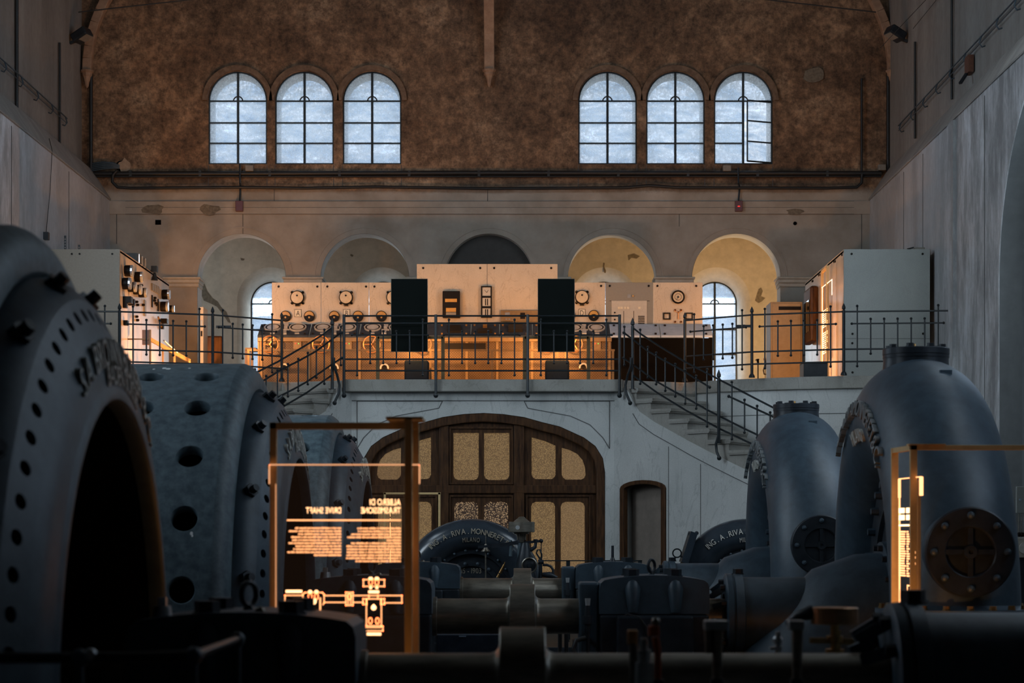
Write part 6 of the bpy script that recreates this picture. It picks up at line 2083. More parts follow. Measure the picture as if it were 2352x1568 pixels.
    mb = MB().lathe([(1.775, 0.20), (1.775, 0.345), (1.79, 0.375), (1.835, 0.378), (1.845, 0.365), (1.855, 0.365), (1.86, 0.378), (1.93, 0.372), (1.94, 0.345)], c, 'x', 56)
    gf = mb.obj('gland_flange', 'iron', t, 30)
    for k in range(10):
        a = 2 * pi * k / 10 + 0.1
        p = Vector((1.775, Y + 0.30 * sin(a), AX + 0.30 * cos(a)))
        MB().cyl(p, p - Vector((0.045, 0, 0)), 0.026, 0.026, 6).obj('bolt', 'iron_dark', gf, 20)
        q2 = Vector((1.70, Y + 0.22 * sin(a), AX + 0.22 * cos(a)))
        MB().bar(p, q2 - Vector((0.03, 0, 0)), 0.03, 0.05).obj('web', 'iron', gf, 0)
    mb = MB(); nut(mb, 1.90, Y, 1.22, 0.045, 0.05)
    mb.obj('top_bolt', 'iron_dark', gf, 20)
    return t

def flecks(g, Y, pts):
    mb = MB()
    for px, py, w_, h_ in pts:
        # on the top of the drum, in axis-plane scale
        x = (px - VX) * (Y - 0.3) / F
        z = zz(py, Y - 0.3) - AX
        y = -sqrt(max(0.0, 2.222 ** 2 - z * z)) if z < 2.222 else 0
        if z >= 2.2: continue
        nrm = Vector((0, y, z)).normalized()
        c_ = Vector((x, Y, AX)) + nrm * 2.222
        e1 = Vector((1, 0, 0)); e2 = nrm.cross(e1)
        mb.add([c_ + e1 * w_ * cos(k * pi / 4) + e2 * h_ * sin(k * pi / 4) * (1 + 0.3 * (k % 2)) for k in range(8)], [tuple(range(8))])
    mb.obj('paint_fleck', 'reveal', g, 0)
generator(UY['near'], 'huge round iron generator filling the edge, its black bore beside the glowing glass panel')
gm_ = generator(UY['mid'], 'middle round generator with pale dust flecks and big holes on its drum')
flecks(gm_, UY['mid'], [(368, 854, .012, .02), (390, 851, .018, .03), (400, 853, .022, .03), (447, 851, .012, .02), (512, 1224, .012, .014), (514, 1229, .008, .01)])
generator(UY['far'], 'smallest round generator, seen through and above the glowing glass panel')
bearing(UY['near'], -1, 'big dark bearing block in front of the glowing glass panel')
bearing(UY['mid'], -1, 'dark bearing block partly behind the glowing glass panel, next to the middle shaft')
bearing(UY['far'], -1, 'small dark bearing block just before the lettered small turbine ring')
bearing(UY['mid'], 1, 'dark bearing block with a lifting ring at the other end of the middle shaft')
bearing(UY['far'], 1, 'dark bearing block with an upright spike under the small timber-framed doorway', top='spike')
shaft(UY['near'], 'thick steel shaft with tall coupling flange along the bottom edge')
shaft(UY['mid'], 'steel shaft with coupling flange, between the bottom shaft and the last one')
shaft(UY['far'], 'slimmest looking steel shaft with coupling flange below the lettered turbine ring')
turbine(UY['mid'], 'largest tall elbow turbine with spoked round cover behind the bronze exhibit frame')
turbine(UY['far'], 'second tall elbow turbine standing before the stair')
# near unit: only its gland flange and sleeve reach into the photograph; elbow stands just outside
def near_sleeve(Y):
    t = thing('gland_housing', 'dark ribbed flange and sleeve at the end of the bottom shaft', 'housing', (1.9, Y, AX))
    c = (0, Y, AX)
    MB().lathe([(1.93, 0.355), (2.75, 0.355)], c, 'x', 64).obj('sleeve', 'iron', t, 30)
    g = MB().lathe([(1.77, 0.20), (1.77, 0.355), (1.785, 0.40), (1.83, 0.405), (1.84, 0.385), (1.85, 0.385), (1.855, 0.405), (1.93, 0.40), (1.94, 0.355)], c, 'x', 64).obj('flange', 'iron', t, 30)
    for k in range(10):
        a = 2 * pi * k / 10 - 0.35
        p = Vector((1.77, Y + 0.33 * sin(a), AX + 0.33 * cos(a)))
        MB().cyl(p, p - Vector((0.05, 0, 0)), 0.03, 0.03, 6).obj('bolt', 'iron_dark', g, 20)
        MB().bar(p, (1.62, Y + 0.24 * sin(a), AX + 0.24 * cos(a)), 0.03, 0.06).obj('web', 'iron', g, 0)
    mb = MB(); nut(mb, 1.90, Y, 1.245, 0.062, 0.07)
    mb.obj('top_bolt', 'iron_dark', g, 20)
    pts = [(3.4, AX, 0.56), (3.02, 0.845, 0.562), (2.88, 0.80, 0.57), (2.78, 0.68, 0.585), (2.70, 0.53, 0.61), (2.62, 0.36, 0.64), (2.52, 0.15, 0.70), (2.44, -0.10, 0.76), (2.40, -0.3, 0.80)]
    MB().tube([(a, Y, b) for a, b, r in pts], [r for a, b, r in pts], 48).obj('elbow_pipe', 'iron', t, 60)
near_sleeve(UY['near'])
# cast-iron bed plates on the floor
for k, lab in (('near', 'low iron bed plate under the bottom shaft'), ('mid', 'low iron bed plate under the middle shaft'), ('far', 'low iron bed plate under the last shaft')):
    t = thing('bed_plate', lab, 'bed plate', (0, UY[k], 0))
    MB().box((-0.765, UY[k] - 0.55, 0), (0.62, UY[k] + 0.55, 0.16)).obj('plate', 'iron_dark', t, 0, bevel=0.01)
t = thing('floor_cabinet', 'low dark blue steel box under the middle shaft', 'cabinet', (-0.45, 20.3, 0))
MB().box((xx(1003, 20.3), 20.2, 0.16), (xx(1152, 20.3), 20.7, zz(1457, 20.2))).obj('body', 'desk_top', t, 0, bevel=0.01)
MB().box((xx(1055, 20.3), 20.19, zz(1462, 20.2)), (xx(1071, 20.3), 20.2, zz(1459.5, 20.2))).obj('small_label', 'desk_plate', t, 0)
for px, lab in ((1286, 'thin dark upright pipe under the middle shaft, beside the coupling'), (1301, 'thin dark upright pipe under the middle shaft, second beside the coupling')):
    wtube('floor_pipe', lab, 'pipe', [(xx(px, 22.5), 22.5, 0), (xx(px, 22.5), 22.5, 0.75)], 0.022)

# ------------------------------------------------ small lettered turbines facing the hall
def small_turbine(px, label, short=False):
    Y = 31.0
    S = F / Y
    cx_, cz_ = xx(px, Y), zz(1357, Y)
    t = thing('small_turbine', label, 'turbine', (cx_, Y, 0))
    ring = MB().torus((cx_, Y, cz_), 0.79, 0.24, 'y', 96, 24).obj('ring_casing', 'iron_gloss', t, 80)
    mb = MB().lathe([(-0.10, 0.635), (-0.13, 0.63), (-0.13, 0.535), (-0.10, 0.53), (-0.07, 0.52), (-0.07, 0.44), (-0.10, 0.43), (-0.10, 0.36), (-0.07, 0.35), (-0.07, 0.001)], (cx_, Y, cz_), 'y', 64)
    cp = mb.obj('cover_plate', 'iron_dark', t, 30)
    for R_, n_, y_, r_ in ((0.582, 22, -0.13, 0.020), (0.40, 14, -0.10, 0.026)):
        for k in range(n_):
            a = 2 * pi * (k + 0.5) / n_
            p = Vector((cx_ + R_ * sin(a), Y + y_, cz_ + R_ * cos(a)))
            MB().lathe([(0.005, r_), (-0.02, r_ * 0.9), (-0.028, 0.001)], p, 'y', 8).obj('bolt', 'iron', cp, 30)
    mb = MB()
    text_arc(mb, 'ING . A . RIVA . MONNERET & C.', 0.082, 0.78, (cx_, Y - 0.225, cz_), 0.855, 0.012, (1, 0, 0), depth=0.8, a_mid=0.02, gap=0.10, tilt=0.28)
    mb.obj('lettering', 'letter_white' if short else 'cream_letter', ring, 0)
    mb = MB()
    text_arc(mb, 'MILANO', 0.066, 0.62, (cx_, Y - 0.233, cz_), 0.735, 0.008, (1, 0, 0), depth=0.8, gap=0.2, tilt=-0.22)
    mb.obj('lettering', 'letter_white' if short else 'cream_letter', ring, 0)
    if not short:
        mb = MB()
        text_flat(mb, '15 - 1903', 0.075, 0.78, (xx(1083, Y), Y - 0.075, zz(1310, Y)), (1, 0, 0), (0, 0, 1), 0.6, gap=0.12)
        mb.obj('lettering', 'cream_letter', cp, 0)
    MB().box((cx_ - 0.75, Y - 0.3, 0.0), (cx_ + 0.75, Y + 0.5, 0.30)).obj('foot', 'iron_dark', t, 0, bevel=0.02)
    return t
M['iron_gloss'] = simple('glossy_painted_iron', (0.030, 0.042, 0.055), (0.022, 0.030, 0.040), 5, 0.22, 0.0, 0.03)
small_turbine(1083, 'small ring turbine with cream cast lettering before the arched wooden door')
st2 = small_turbine(1715, 'small ring turbine with white lettering, half hidden by the tall elbow pipe', True)
Y = 30.8
mb = MB().torus(P(1555, 1270, Y), 0.06, 0.01, 'y', 20, 6)
mb.tube([P(1562, 1276, Y), P(1575, 1283, Y)], 0.012, 6)
mb.obj('pull_ring', 'wrought', st2, 50)
MB().bar(P(1592, 1222, Y), P(1570, 1292, Y), 0.10, 0.5, up=(0, -1, 0)).obj('side_flange', 'iron_gloss', st2, 0)
for q_ in ((1584, 1226), (1600, 1224)):
    MB().ball(P(q_[0], q_[1], Y), 0.03).obj('lug_bolt', 'iron_dark', st2)

# governor beside the lettered turbine
Y = 30.3
def G(px, py, y=None): return P(px, py, y or Y)
g = thing('governor', 'brass-drum flyball governor column standing beside the lettered small turbine', 'governor', G(1197, 1400))
sG = Y / F
mb = MB().lathe([(zz(1222, Y), 0.17), (zz(1221, Y), 0.182), (zz(1199, Y), 0.182), (zz(1198, Y), 0.175), (zz(1198, Y), 0.10)], (xx(1198, Y), Y, 0), 'z', 40)
mb.lathe([(zz(1199, Y), 0.118), (zz(1196.5, Y), 0.105), (zz(1193, Y), 0.080), (zz(1190, Y), 0.055), (zz(1187, Y), 0.040), (zz(1186.3, Y), 0.03), (zz(1186, Y), 0.001)], (xx(1198, Y), Y, 0), 'z', 24)
dr_o = mb.obj('drum', 'steel', g, 30)
MB().disc((xx(1189, Y), Y - 0.185, zz(1211, Y)), 0.03, 'y', 14, 0.02).obj('drum_plug', 'steel_bright', dr_o)
mb = MB().cyl(G(1198, 1226), G(1198, 1222), 0.10, 0.11, 20)
mb.cyl(G(1198, 1245), G(1198, 1224), 0.03, 0.05, 12)
for px in (1189, 1195.5, 1201, 1206.5):
    mb.cyl(G(px, 1240), G(px, 1226), 0.012, 0.012, 8)
mb.obj('spindle', 'steel', g, 40)
MB().tube([G(1193, 1330), G(1193, 1258), G(1194, 1246)], [0.035, 0.028, 0.03], 10).obj('column', 'iron_light', g, 50)
mb = MB().tube([G(1208, 1330), G(1204, 1290), G(1206, 1256), G(1206, 1246)], [0.16, 0.11, 0.07, 0.05], 16)
mb.obj('stand', 'iron_dark', g, 50)
mb = MB().bar(G(1098, 1256), G(1243, 1242), 0.03, 0.035); mb.bar(G(1128, 1255), G(1190, 1245), 0.05, 0.05)
mb.ball(G(1243, 1242), 0.03); mb.cyl(G(1230, 1246), G(1230, 1238), 0.03, 0.03, 8)
mb.obj('lever', 'iron_dark', g, 40)
MB().tube([G(1231, 1245), G(1229, 1256), G(1220, 1262), G(1208, 1262)], [0.02, 0.026, 0.03, 0.02], 8).obj('curved_arm', 'iron_dark', g, 50)
MB().tube([G(1173, 1277), G(1173, 1240)], [0.024, 0.02], 8).obj('guide_rod', 'iron_light', g, 50)
MB().tube([G(1243, 1243), G(1243, 1290)], 0.008, 6).obj('link_rod', 'iron_dark', g, 50)
MB().tube([G(1244, 1281), G(1244, 1272), G(1240, 1262), G(1234, 1263), G(1232, 1270), G(1240, 1283)], 0.012, 8).obj('loop_pipe', 'iron_dark', g, 50)
mb = MB().cyl(G(1241, 1330), G(1242, 1279), 0.03, 0.022, 10); mb.cyl(G(1236, 1290), G(1249, 1290), 0.035, 0.03, 10)
mb.obj('valve_body', 'iron_dark', g, 40)
MB().tube([G(1246, 1297), G(1256, 1297), G(1265, 1300), G(1270, 1308), G(1271, 1328)], 0.018, 8).obj('bent_pipe', 'iron_dark', g, 50)
MB().tube([G(1246, 1319), G(1262, 1320), G(1280, 1326)], [0.03, 0.045, 0.02], 10).obj('flare', 'iron_dark', g, 50)
yv = Y - 0.25
mb = MB().lathe([(0.0, 0.108), (-0.03, 0.112), (-0.04, 0.10), (-0.02, 0.088)], (xx(1216, yv), yv, zz(1298, yv)), 'y', 32)
fc = mb.obj('flange_ring', 'steel', g, 30)
MB().lathe([(-0.01, 0.09), (-0.02, 0.04), (-0.05, 0.03), (-0.05, 0.001)], (xx(1216, yv), yv, zz(1298, yv)), 'y', 32).obj('flange_face', 'iron_dark', fc, 30)
# thin bell-shaped indicator and brass oiler before the lettered ring
Y = 30.4
t = thing('flyweight_indicator', 'thin rod with a small iron bell before the lettered small turbine', 'indicator', G(1115, 1400, Y))
mb = MB().tube([(xx(1115, Y), Y, 0), P(1115.5, 1262, Y)], 0.011, 6); mb.tube([P(1115.5, 1256, Y), P(1116, 1230, Y)], 0.006, 6)
mb.obj('rod', 'steel', t, 40)
MB().lathe([(zz(1266, Y), 0.064), (zz(1264.5, Y), 0.06), (zz(1260, Y), 0.035), (zz(1256, Y), 0.02), (zz(1250, Y), 0.018), (zz(1248, Y), 0.004)], (xx(1115.5, Y), Y, 0), 'z', 20).obj('bell', 'steel', t, 50)
t = thing('brass_oiler', 'slanting brass oiler tube before the cover of the lettered turbine', 'oiler', P(1145, 1325, 30.5))
mb = MB().tube([P(1142, 1326, 30.5), P(1147, 1318, 30.5)], [0.02, 0.02], 8)
mb.tube([P(1148, 1316, 30.5), P(1158, 1296, 30.5)], [0.022, 0.014], 10); mb.tube([P(1158, 1296, 30.5), P(1160, 1290, 30.5)], 0.008, 8)
mb.obj('tube', 'brass', t, 50)
# thin guard rail in front of the doors
Y = 32.2
t = thing('guard_rail', 'thin dark guard rail crossing before the arched wooden door', 'railing', P(1309, 1340, Y))
MB().box((xx(1249, Y), Y, zz(1288.5, Y)), (xx(1475, Y), Y + 0.03, zz(1286, Y))).obj('rail', 'wrought', t, 0)
for px in (1305, 1470):
    MB().box((xx(px - 4.5, Y), Y, 0), (xx(px + 4.5, Y), Y + 0.04, zz(1287, Y))).obj('post', 'wrought', t, 0)

# ------------------------------------------------ fittings near the bottom edge
Y = 9.75
def small(name, label, cat, loc): return thing(name, label, cat, loc)
t = small('lubricator', 'grey steel lubricator standing before the bottom shaft beside the orange handle', 'lubricator', P(1480, 1568, Y))
MB().cyl(P(1480, 1600, Y), P(1480, 1520, Y), 0.045, 0.04, 16).obj('body', 'steel_bright', t)
mb = MB().cyl(P(1480, 1520, Y), P(1479, 1492, Y), 0.028, 0.03, 14); mb.cyl(P(1479, 1492, Y), P(1478, 1466, Y), 0.018, 0.016, 12)
mb.obj('neck', 'steel_bright', t)
MB().box((xx(1443, Y), Y + 0.05, zz(1482, Y)), (xx(1466, Y), Y + 0.10, zz(1448, Y))).obj('clamp', 'brass', t, 0, bevel=0.006)
MB().cyl(P(1460, 1600, Y + .05), P(1456, 1480, Y + .05), 0.03, 0.022, 12).obj('side_pipe', 'steel', t)
MB().box((xx(1455, Y), Y - 0.03, 0.10), (xx(1500, Y), Y + 0.15, zz(1590, Y))).obj('support', 'iron_dark', t, 0)
t = small('lever', 'orange painted hand lever with a grey ball knob at the bottom shaft', 'lever', P(1508, 1568, Y))
MB().tube([P(1512, 1570, Y), P(1511, 1500, Y), P(1505, 1462, Y)], [0.014, 0.016, 0.018], 10).obj('rod', 'orange', t, 50)
MB().cbox(P(1502, 1448, Y), (0.048, 0.04, 0.048)).obj('grip_block', 'orange', t, 0, bevel=0.006)
MB().ball(P(1506, 1427, Y), 0.02, 12).obj('ball_knob', 'steel', t)
MB().cyl(P(1510, 1440, Y), P(1507, 1428, Y), 0.008, 0.008, 8).obj('stem', 'steel', t)
MB().cyl(P(1513, 1640, Y), P(1512, 1560, Y), 0.03, 0.028, 12).obj('socket', 'iron_dark', t)
MB().box((xx(1502, Y), Y - 0.04, 0.0), (xx(1524, Y), Y + 0.06, zz(1630, Y))).obj('support', 'iron_dark', t, 0)
for px0, px1, lab in ((1617, 1672, 'T-shaped steel post rising at the bottom shaft, nearer the orange lever'), (1810, 1846, 'T-shaped steel post rising at the bottom shaft beside the copper drum')):
    t = small('steel_post', lab, 'post', P((px0 + px1) / 2, 1568, Y))
    c_ = (px0 + px1) / 2 + 4
    MB().box((xx(px0, Y), Y - 0.04, zz(1446, Y)), (xx(px1, Y), Y + 0.04, zz(1424, Y))).obj('head', 'steel_bright', t, 0, bevel=0.006)
    MB().tube([P(c_, 1446, Y), P(c_ - 2, 1560, Y)], [0.026, 0.020], 12).obj('shank', 'steel', t)
    if px0 < 1700:
        MB().tube([P(c_ - 22, 1446, Y), P(c_ - 20, 1500, Y)], [0.018, 0.016], 12).obj('shank', 'steel', t)
    MB().cyl(P(c_ - 2, 1900, Y), P(c_ - 2, 1558, Y), 0.034, 0.030, 12).obj('sleeve', 'iron_dark', t)
t = small('copper_drum', 'round copper-brown drum on a brass spindle behind the bottom shaft', 'drum', P(1917, 1520, 11.6))
Yd = 11.6
MB().lathe([(zz(1433, Yd), 0.118), (zz(1432, Yd), 0.126), (zz(1396, Yd), 0.126), (zz(1394, Yd), 0.12), (zz(1394, Yd), 0.001)], (xx(1917, Yd), Yd, 0), 'z', 40).obj('drum', 'copper_dull', t) if 'copper_dull' in M else None
M['copper_dull'] = simple('dull_copper', (0.42, 0.21, 0.10), (0.30, 0.16, 0.08), 6, 0.35, 0.8, vec=(1, 1, 8))
MB().lathe([(zz(1433, Yd), 0.001), (zz(1433, Yd), 0.118), (zz(1432, Yd), 0.126), (zz(1396, Yd), 0.126), (zz(1394, Yd), 0.12), (zz(1394, Yd), 0.001)], (xx(1917, Yd), Yd, 0), 'z', 40).obj('drum_shell', 'copper_dull', t)
mb = MB()
for a, b, r in ((1475, 1460, 0.045), (1460, 1433, 0.022), (1492, 1475, 0.022), (1505, 1490, 0.05)):
    mb.cyl(P(1917, a, Yd), P(1917, b, Yd), r, r, 16)
mb.cyl(P(1924, 1500, Yd), P(1924, 1447, Yd), 0.016, 0.016, 10)
mb.obj('spindle', 'brass', t)
mb = MB().bar(P(1860, 1470, Yd), P(1962, 1473, Yd), 0.03, 0.03); mb.bar(P(1956, 1488, Yd), P(2004, 1489, Yd), 0.02, 0.02)
mb.obj('link_bar', 'brass', t, 0)
MB().tube([P(1868, 1405, Yd), P(1835, 1415, Yd), P(1815, 1430, Yd + .1)], [0.04, 0.03, 0.03], 8).obj('dark_arm', 'iron_dark', t, 50)
MB().lathe([(0, 0.14), (zz(1505, Yd) - 0.0, 0.10)], (xx(1917, Yd), Yd, 0), 'z', 20).obj('stand', 'iron_dark', t)
t = small('small_valve', 'small bright valve beside the T-shaped post behind the bottom shaft', 'valve', P(1788, 1500, Yd))
mb = MB().cyl(P(1788, 1520, Yd), P(1787, 1450, Yd), 0.02, 0.014, 10); mb.bar(P(1768, 1489, Yd), P(1796, 1487, Yd), 0.03, 0.015); mb.ball(P(1786, 1470, Yd), 0.028)
mb.obj('valve', 'steel_bright', t)
MB().lathe([(0, 0.05), (zz(1515, Yd), 0.03)], (xx(1788, Yd), Yd, 0), 'z', 14).obj('stand', 'iron_dark', t)

# pipe guard rail before the huge generator
zr = 1.136
t = thing('pipe_guard', 'dark tubular guard rail with ball joints before the huge generator', 'railing', (-1.2, 8.0, 0))
r0 = [(-2.6, 8.02, zr - 0.005), (xx(182, 8), 8.0, zr), (xx(330, 8), 8.02, zr), (xx(440, 8), 8.05, zr + 0.005)]
MB().tube(r0, 0.021, 12).obj('rail', 'wrought', t, 60)
e1 = (xx(545, 9.35), 9.35, zr)
MB().tube([r0[-1], e1], 0.018, 12).obj('rail', 'wrought', t, 60)
for p in (r0[1], r0[3]):
    mb = MB().ball(p, 0.034, 14)
    mb.tube([(p[0], p[1], 0), (p[0], p[1], p[2])], 0.016, 10)
    mb.lathe([(0, 0.06), (0.02, 0.055), (0.05, 0.02)], (p[0], p[1], 0), 'z', 14)
    mb.obj('post', 'steel_dark' if 'steel_dark' in M else 'iron', t, 50)
mb = MB().ball(e1, 0.034, 14); mb.tube([(e1[0], e1[1], 0), e1], 0.016, 10)
mb.obj('post', 'iron', t, 50)
MB().ball((xx(208, 8), 8.0, zr + 0.01), 0.026, 12).obj('joint_ball', 'steel_bright', t)

# ================================================================== EXHIBIT PANELS
Y = 12.5
t = thing('exhibit_panel', 'bronze framed glass exhibit panel with glowing mirrored text and shaft diagram', 'exhibit panel', (xx(790, Y), Y, 0))
def E(px, py, y=Y): return (xx(px, y), zz(py, y))
def post(px0, px1, top, y, d_=0.04, nm='frame_post'):
    MB().box((xx(px0, y), y - d_ / 2, 0), (xx(px1, y), y + d_ / 2, zz(top, y))).obj(nm, 'bronze_exhibit', t, 0, bevel=0.003)
post(620, 636, 970, Y); post(948, 962.5, 985, Y + 0.06)
post(929.5, 946.5, 957, Y - 0.25)
MB().box((xx(620, Y), Y - 0.02, zz(986, Y)), (xx(962, Y), Y + 0.02, zz(970, Y))).obj('top_bar', 'bronze_exhibit', t, 0, bevel=0.003)
MB().box((xx(893, Y), Y - 0.27, zz(968, Y)), (xx(975, Y), Y + 0.12, zz(962, Y))).obj('cap_plate', 'bronze_exhibit', t, 0)
yg = Y - 0.045
gl = MB().box((xx(620, yg), yg - 0.006, 0.22), (xx(962, yg), yg + 0.006, zz(1067, yg))).obj('glass_sheet', 'glass_lit', t, 0)
mb = MB()
for a, b in (((618.5, 1067), (963.5, 1067)), ((618.5, 1067), (618.5, 1111)), ((963.5, 1067), (963.5, 1111))):
    mb.bar((xx(a[0], yg), yg, zz(a[1], yg)), (xx(b[0], yg), yg, zz(b[1], yg)), 0.007, 0.009, up=(0, 1, 0))
mb.bar((xx(633.5, yg), yg, zz(1111, yg)), (xx(633.5, yg), yg, 0.25), 0.004, 0.006, up=(0, 1, 0))
mb.obj('lit_edge', 'lit_edge', gl, 0)
yt = yg + 0.009
def eb(mb, x0, y0, x1, y1):
    mb.box((xx(min(x0, x1), yt), yt - 0.001, zz(max(y0, y1), yt)), (xx(max(x0, x1), yt), yt + 0.001, zz(min(y0, y1), yt)))
mb = MB()
text_flat(mb, 'ALBERO DI', 14 * yt / F, 0.72, (xx(920, yt), yt, zz(1152.5, yt)), (-1, 0, 0), (0, 0, 1), 0.03, 'l', 0.10)
text_flat(mb, 'TRASMISSIONE', 14 * yt / F, 0.70, (xx(920, yt), yt, zz(1171.5, yt)), (-1, 0, 0), (0, 0, 1), 0.03, 'l', 0.09)
text_flat(mb, 'DRIVE SHAFT', 14 * yt / F, 0.68, (xx(783, yt), yt, zz(1171.5, yt)), (-1, 0, 0), (0, 0, 1), 0.03, 'l', 0.09)
mb.obj('title_text', 'engraving_bright', gl, 0)
mb = MB(); eb(mb, 659, 1192.8, 921, 1195.8); mb.obj('rule_line', 'engraving', gl, 0)
rr = random.Random(11)
def words(mb, right, left, py, h=3.4):
    x = right
    while x > left + 1:
        w = rr.choice((4, 7, 9, 12, 14, 17, 20))
        x2 = max(left, x - w)
        # letters as small strokes, reading as a blurred word
        k = x
        while k > x2 + 0.6:
            lw = rr.uniform(1.1, 1.7)
            up_ = 0.9 if rr.random() < 0.25 else 0
            eb(mb, k, py - h / 2 - up_, max(x2, k - lw), py + h / 2)
            k -= lw + 0.45
        x = x2 - 1.5
mb = MB()
for i, lf in enumerate((820, 822, 806, 798, 888, 804, 796, 796, 796, 796, 795, 814)):
    words(mb, 920.5, lf, 1213.2 + i * 6.85)
for i, lf in enumerate((678, 662, 685, 668, 671, 662, 679, 674, 660, 721)):
    words(mb, 783.5, lf, 1212.6 + i * 6.9)
mb.obj('body_text', 'engraving', gl, 0)
# diagram of the shaft
def dg(x, y): return (620 + x / 4.356, 1120 + y / 4.356)
mb = MB()
def line(pts, w=2.3, closed=False):
    if closed: pts = list(pts) + [pts[0]]
    for a, b in zip(pts[:-1], pts[1:]):
        (x0, y0), (x1, y1) = dg(*a), dg(*b)
        v = Vector((x1 - x0, y1 - y0)); L = v.length; v = v / L * (w / 2)
        mb.bar((xx(x0 - v.x, yt), yt, zz(y0 - v.y, yt)), (xx(x1 + v.x, yt), yt, zz(y1 + v.y, yt)), w * yt / F, 0.002, up=(0, 1, 0))
def rect(x0, y0, x1, y1, w=2.3): line([(x0, y0), (x1, y0), (x1, y1), (x0, y1)], w, True)
rect(935, 918, 1145, 985); line([(150, 1145), (150, 1075), (325, 1075)]); line([(330, 1130), (330, 1065), (350, 1047), (525, 1047), (542, 1065), (542, 1150), (530, 1168)])
line([(550, 1077), (755, 1077)]); line([(550, 1145), (755, 1145)]); rect(760, 1045, 830, 1175); line([(782, 1060), (782, 1165)]); line([(808, 1060), (808, 1165)])
line([(835, 1077), (1320, 1077), (1320, 1150), (1145, 1150)]); line([(835, 1145), (935, 1145)])
line([(990, 1075), (990, 1108)]); line([(1080, 1075), (1080, 1108)])
rect(932, 1110, 968, 1165); rect(1110, 1110, 1145, 1165)
line([(965, 1110), (965, 1380), (1115, 1380), (1115, 1110)]); line([(965, 1110), (1115, 1110)])
line([(960, 1395), (1110, 1395)]); line([(1115, 1385), (1130, 1385), (1130, 1430), (965, 1430)])
line([(503, 1105), (503, 1265)], 3.4)
mb.obj('diagram_line', 'engraving', gl, 0)
mb = MB()
for a in ((158, 1035, 322, 1035), (985, 1040, 1092, 1040), (970, 1462, 1112, 1462)):
    (x0, y0), (x1, y1) = dg(a[0], a[1] - 13), dg(a[2], a[3] + 13)
    eb(mb, x0, y0, x1, y1)
def blob(x, y, r, r2=None):
    (cx_, cy_) = dg(x, y); r2 = r2 or r
    pts = [(xx(cx_ + r / 4.356 * cos(a * pi / 8), yt), zz(cy_ + r2 / 4.356 * sin(a * pi / 8), yt)) for a in range(16)]
    mb.prism(pts, yt - 0.001, yt + 0.001)
for x, y, r, r2 in ((1008, 905, 22, 14), (1070, 905, 22, 14), (402, 1040, 20, 18), (465, 1040, 20, 18), (432, 1135, 34, 34), (1038, 1198, 26, 26), (362, 1118, 9, 14), (1038, 1178, 10, 14), (1008, 1000, 14, 12), (1070, 1000, 14, 12)):
    blob(x, y, r, r2)
mb.obj('diagram_block', 'engraving_bright', gl, 0)
mb = MB()
def oval(x, y, rx, ry):
    pts = [(x + rx * cos(a * pi / 7), y + ry * sin(a * pi / 7)) for a in range(14)]
    line(pts, 1.6, True)
for x, y in ((1008, 945), (1070, 945), (402, 1085), (465, 1085), (1005, 1330), (1075, 1330), (795, 1088)):
    oval(x, y, 18, 30)
mb.obj('diagram_ring', 'engraving', gl, 0)
t1 = t
# unseen floor lamps added to warm the frames, the bell and the turbine cover
fl_ = thing('floor_spot', 'added warm floor lamp hidden behind the big dark bearing block', 'lamp', (-0.55, 11.7, 0))
MB().lathe([(0, 0.05), (0.10, 0.05), (0.12, 0.04)], (-0.55, 11.7, 0), 'z', 12).obj('housing', 'iron_dark', fl_)
area_light('floor_spot_light', (-0.55, 11.7, 0.13), (-0.65, -0.15, 0.55), 0.15, 0.15, 4, WARM)
fl_ = thing('floor_spot', 'added unseen warm floor lamp before the edge-on exhibit frame', 'lamp', (2.35, 15.2, 0))
MB().lathe([(0, 0.05), (0.10, 0.05), (0.12, 0.04)], (2.35, 15.2, 0), 'z', 12).obj('housing', 'iron_dark', fl_)
area_light('floor_spot_light', (2.35, 15.2, 0.13), (0.4, 0.6, 0.45), 0.15, 0.15, 7, WARM, radians(100))
area_light('frame_light', (xx(628, Y), Y - 0.0, zz(1050, Y)), (0.2, -0.5, -0.4), 0.03, 0.03, 0.25, WARM)

# second exhibit, seen nearly edge-on
A_, B_ = Vector((2.79, 16.3, 0)), Vector((2.90, 15.7, 0))
t = thing('exhibit_panel', 'bronze exhibit frame seen edge-on before the spoked round cover, thin lit glass', 'exhibit panel', (2.85, 16.0, 0))
zt_ = 2.222
def post2(px0, px1, y, top, nm='frame_post'):
    MB().box((xx(px0, y), y - 0.02, 0), (xx(px1, y), y + 0.02, top)).obj(nm, 'bronze_exhibit', t, 0, bevel=0.003)
post2(2047, 2063, 16.3, zt_); post2(2090, 2106, 15.7, zt_); post2(2106, 2114, 15.85, zt_ - 0.25)
MB().bar((xx(2055, 16.3), 16.3, zt_ - 0.018), (xx(2098, 15.7), 15.7, zt_ - 0.018), 0.045, 0.036).obj('top_bar', 'bronze_exhibit', t, 0)
MB().box((xx(2090, 15.7), 15.68, zt_ - 0.036), (xx(2090, 15.7) + 1.15, 15.72, zt_)).obj('top_bar', 'bronze_exhibit', t, 0, bevel=0.003)
MB().box((xx(2090, 15.7) + 1.11, 15.68, 0), (xx(2090, 15.7) + 1.15, 15.72, zt_)).obj('frame_post', 'bronze_exhibit', t, 0)
MB().box((xx(2085, 15.7), 15.66, zt_), (xx(2170, 15.7), 15.76, zt_ + 0.008)).obj('cap_plate', 'bronze_exhibit', t, 0)
a_, b_ = Vector((xx(2066, 16.2), 16.2, 0)), Vector((xx(2116, 15.55), 15.55, 0))
def S2(u, z): 
    p = a_.lerp(b_, u); return Vector((p.x, p.y, z))
zg = zz(1098, 16.0)
g2 = MB().bar(S2(0, (0.3 + zg) / 2), S2(1, (0.3 + zg) / 2), 0.012, zg - 0.3).obj('glass_sheet', 'glass_lit', t, 0)
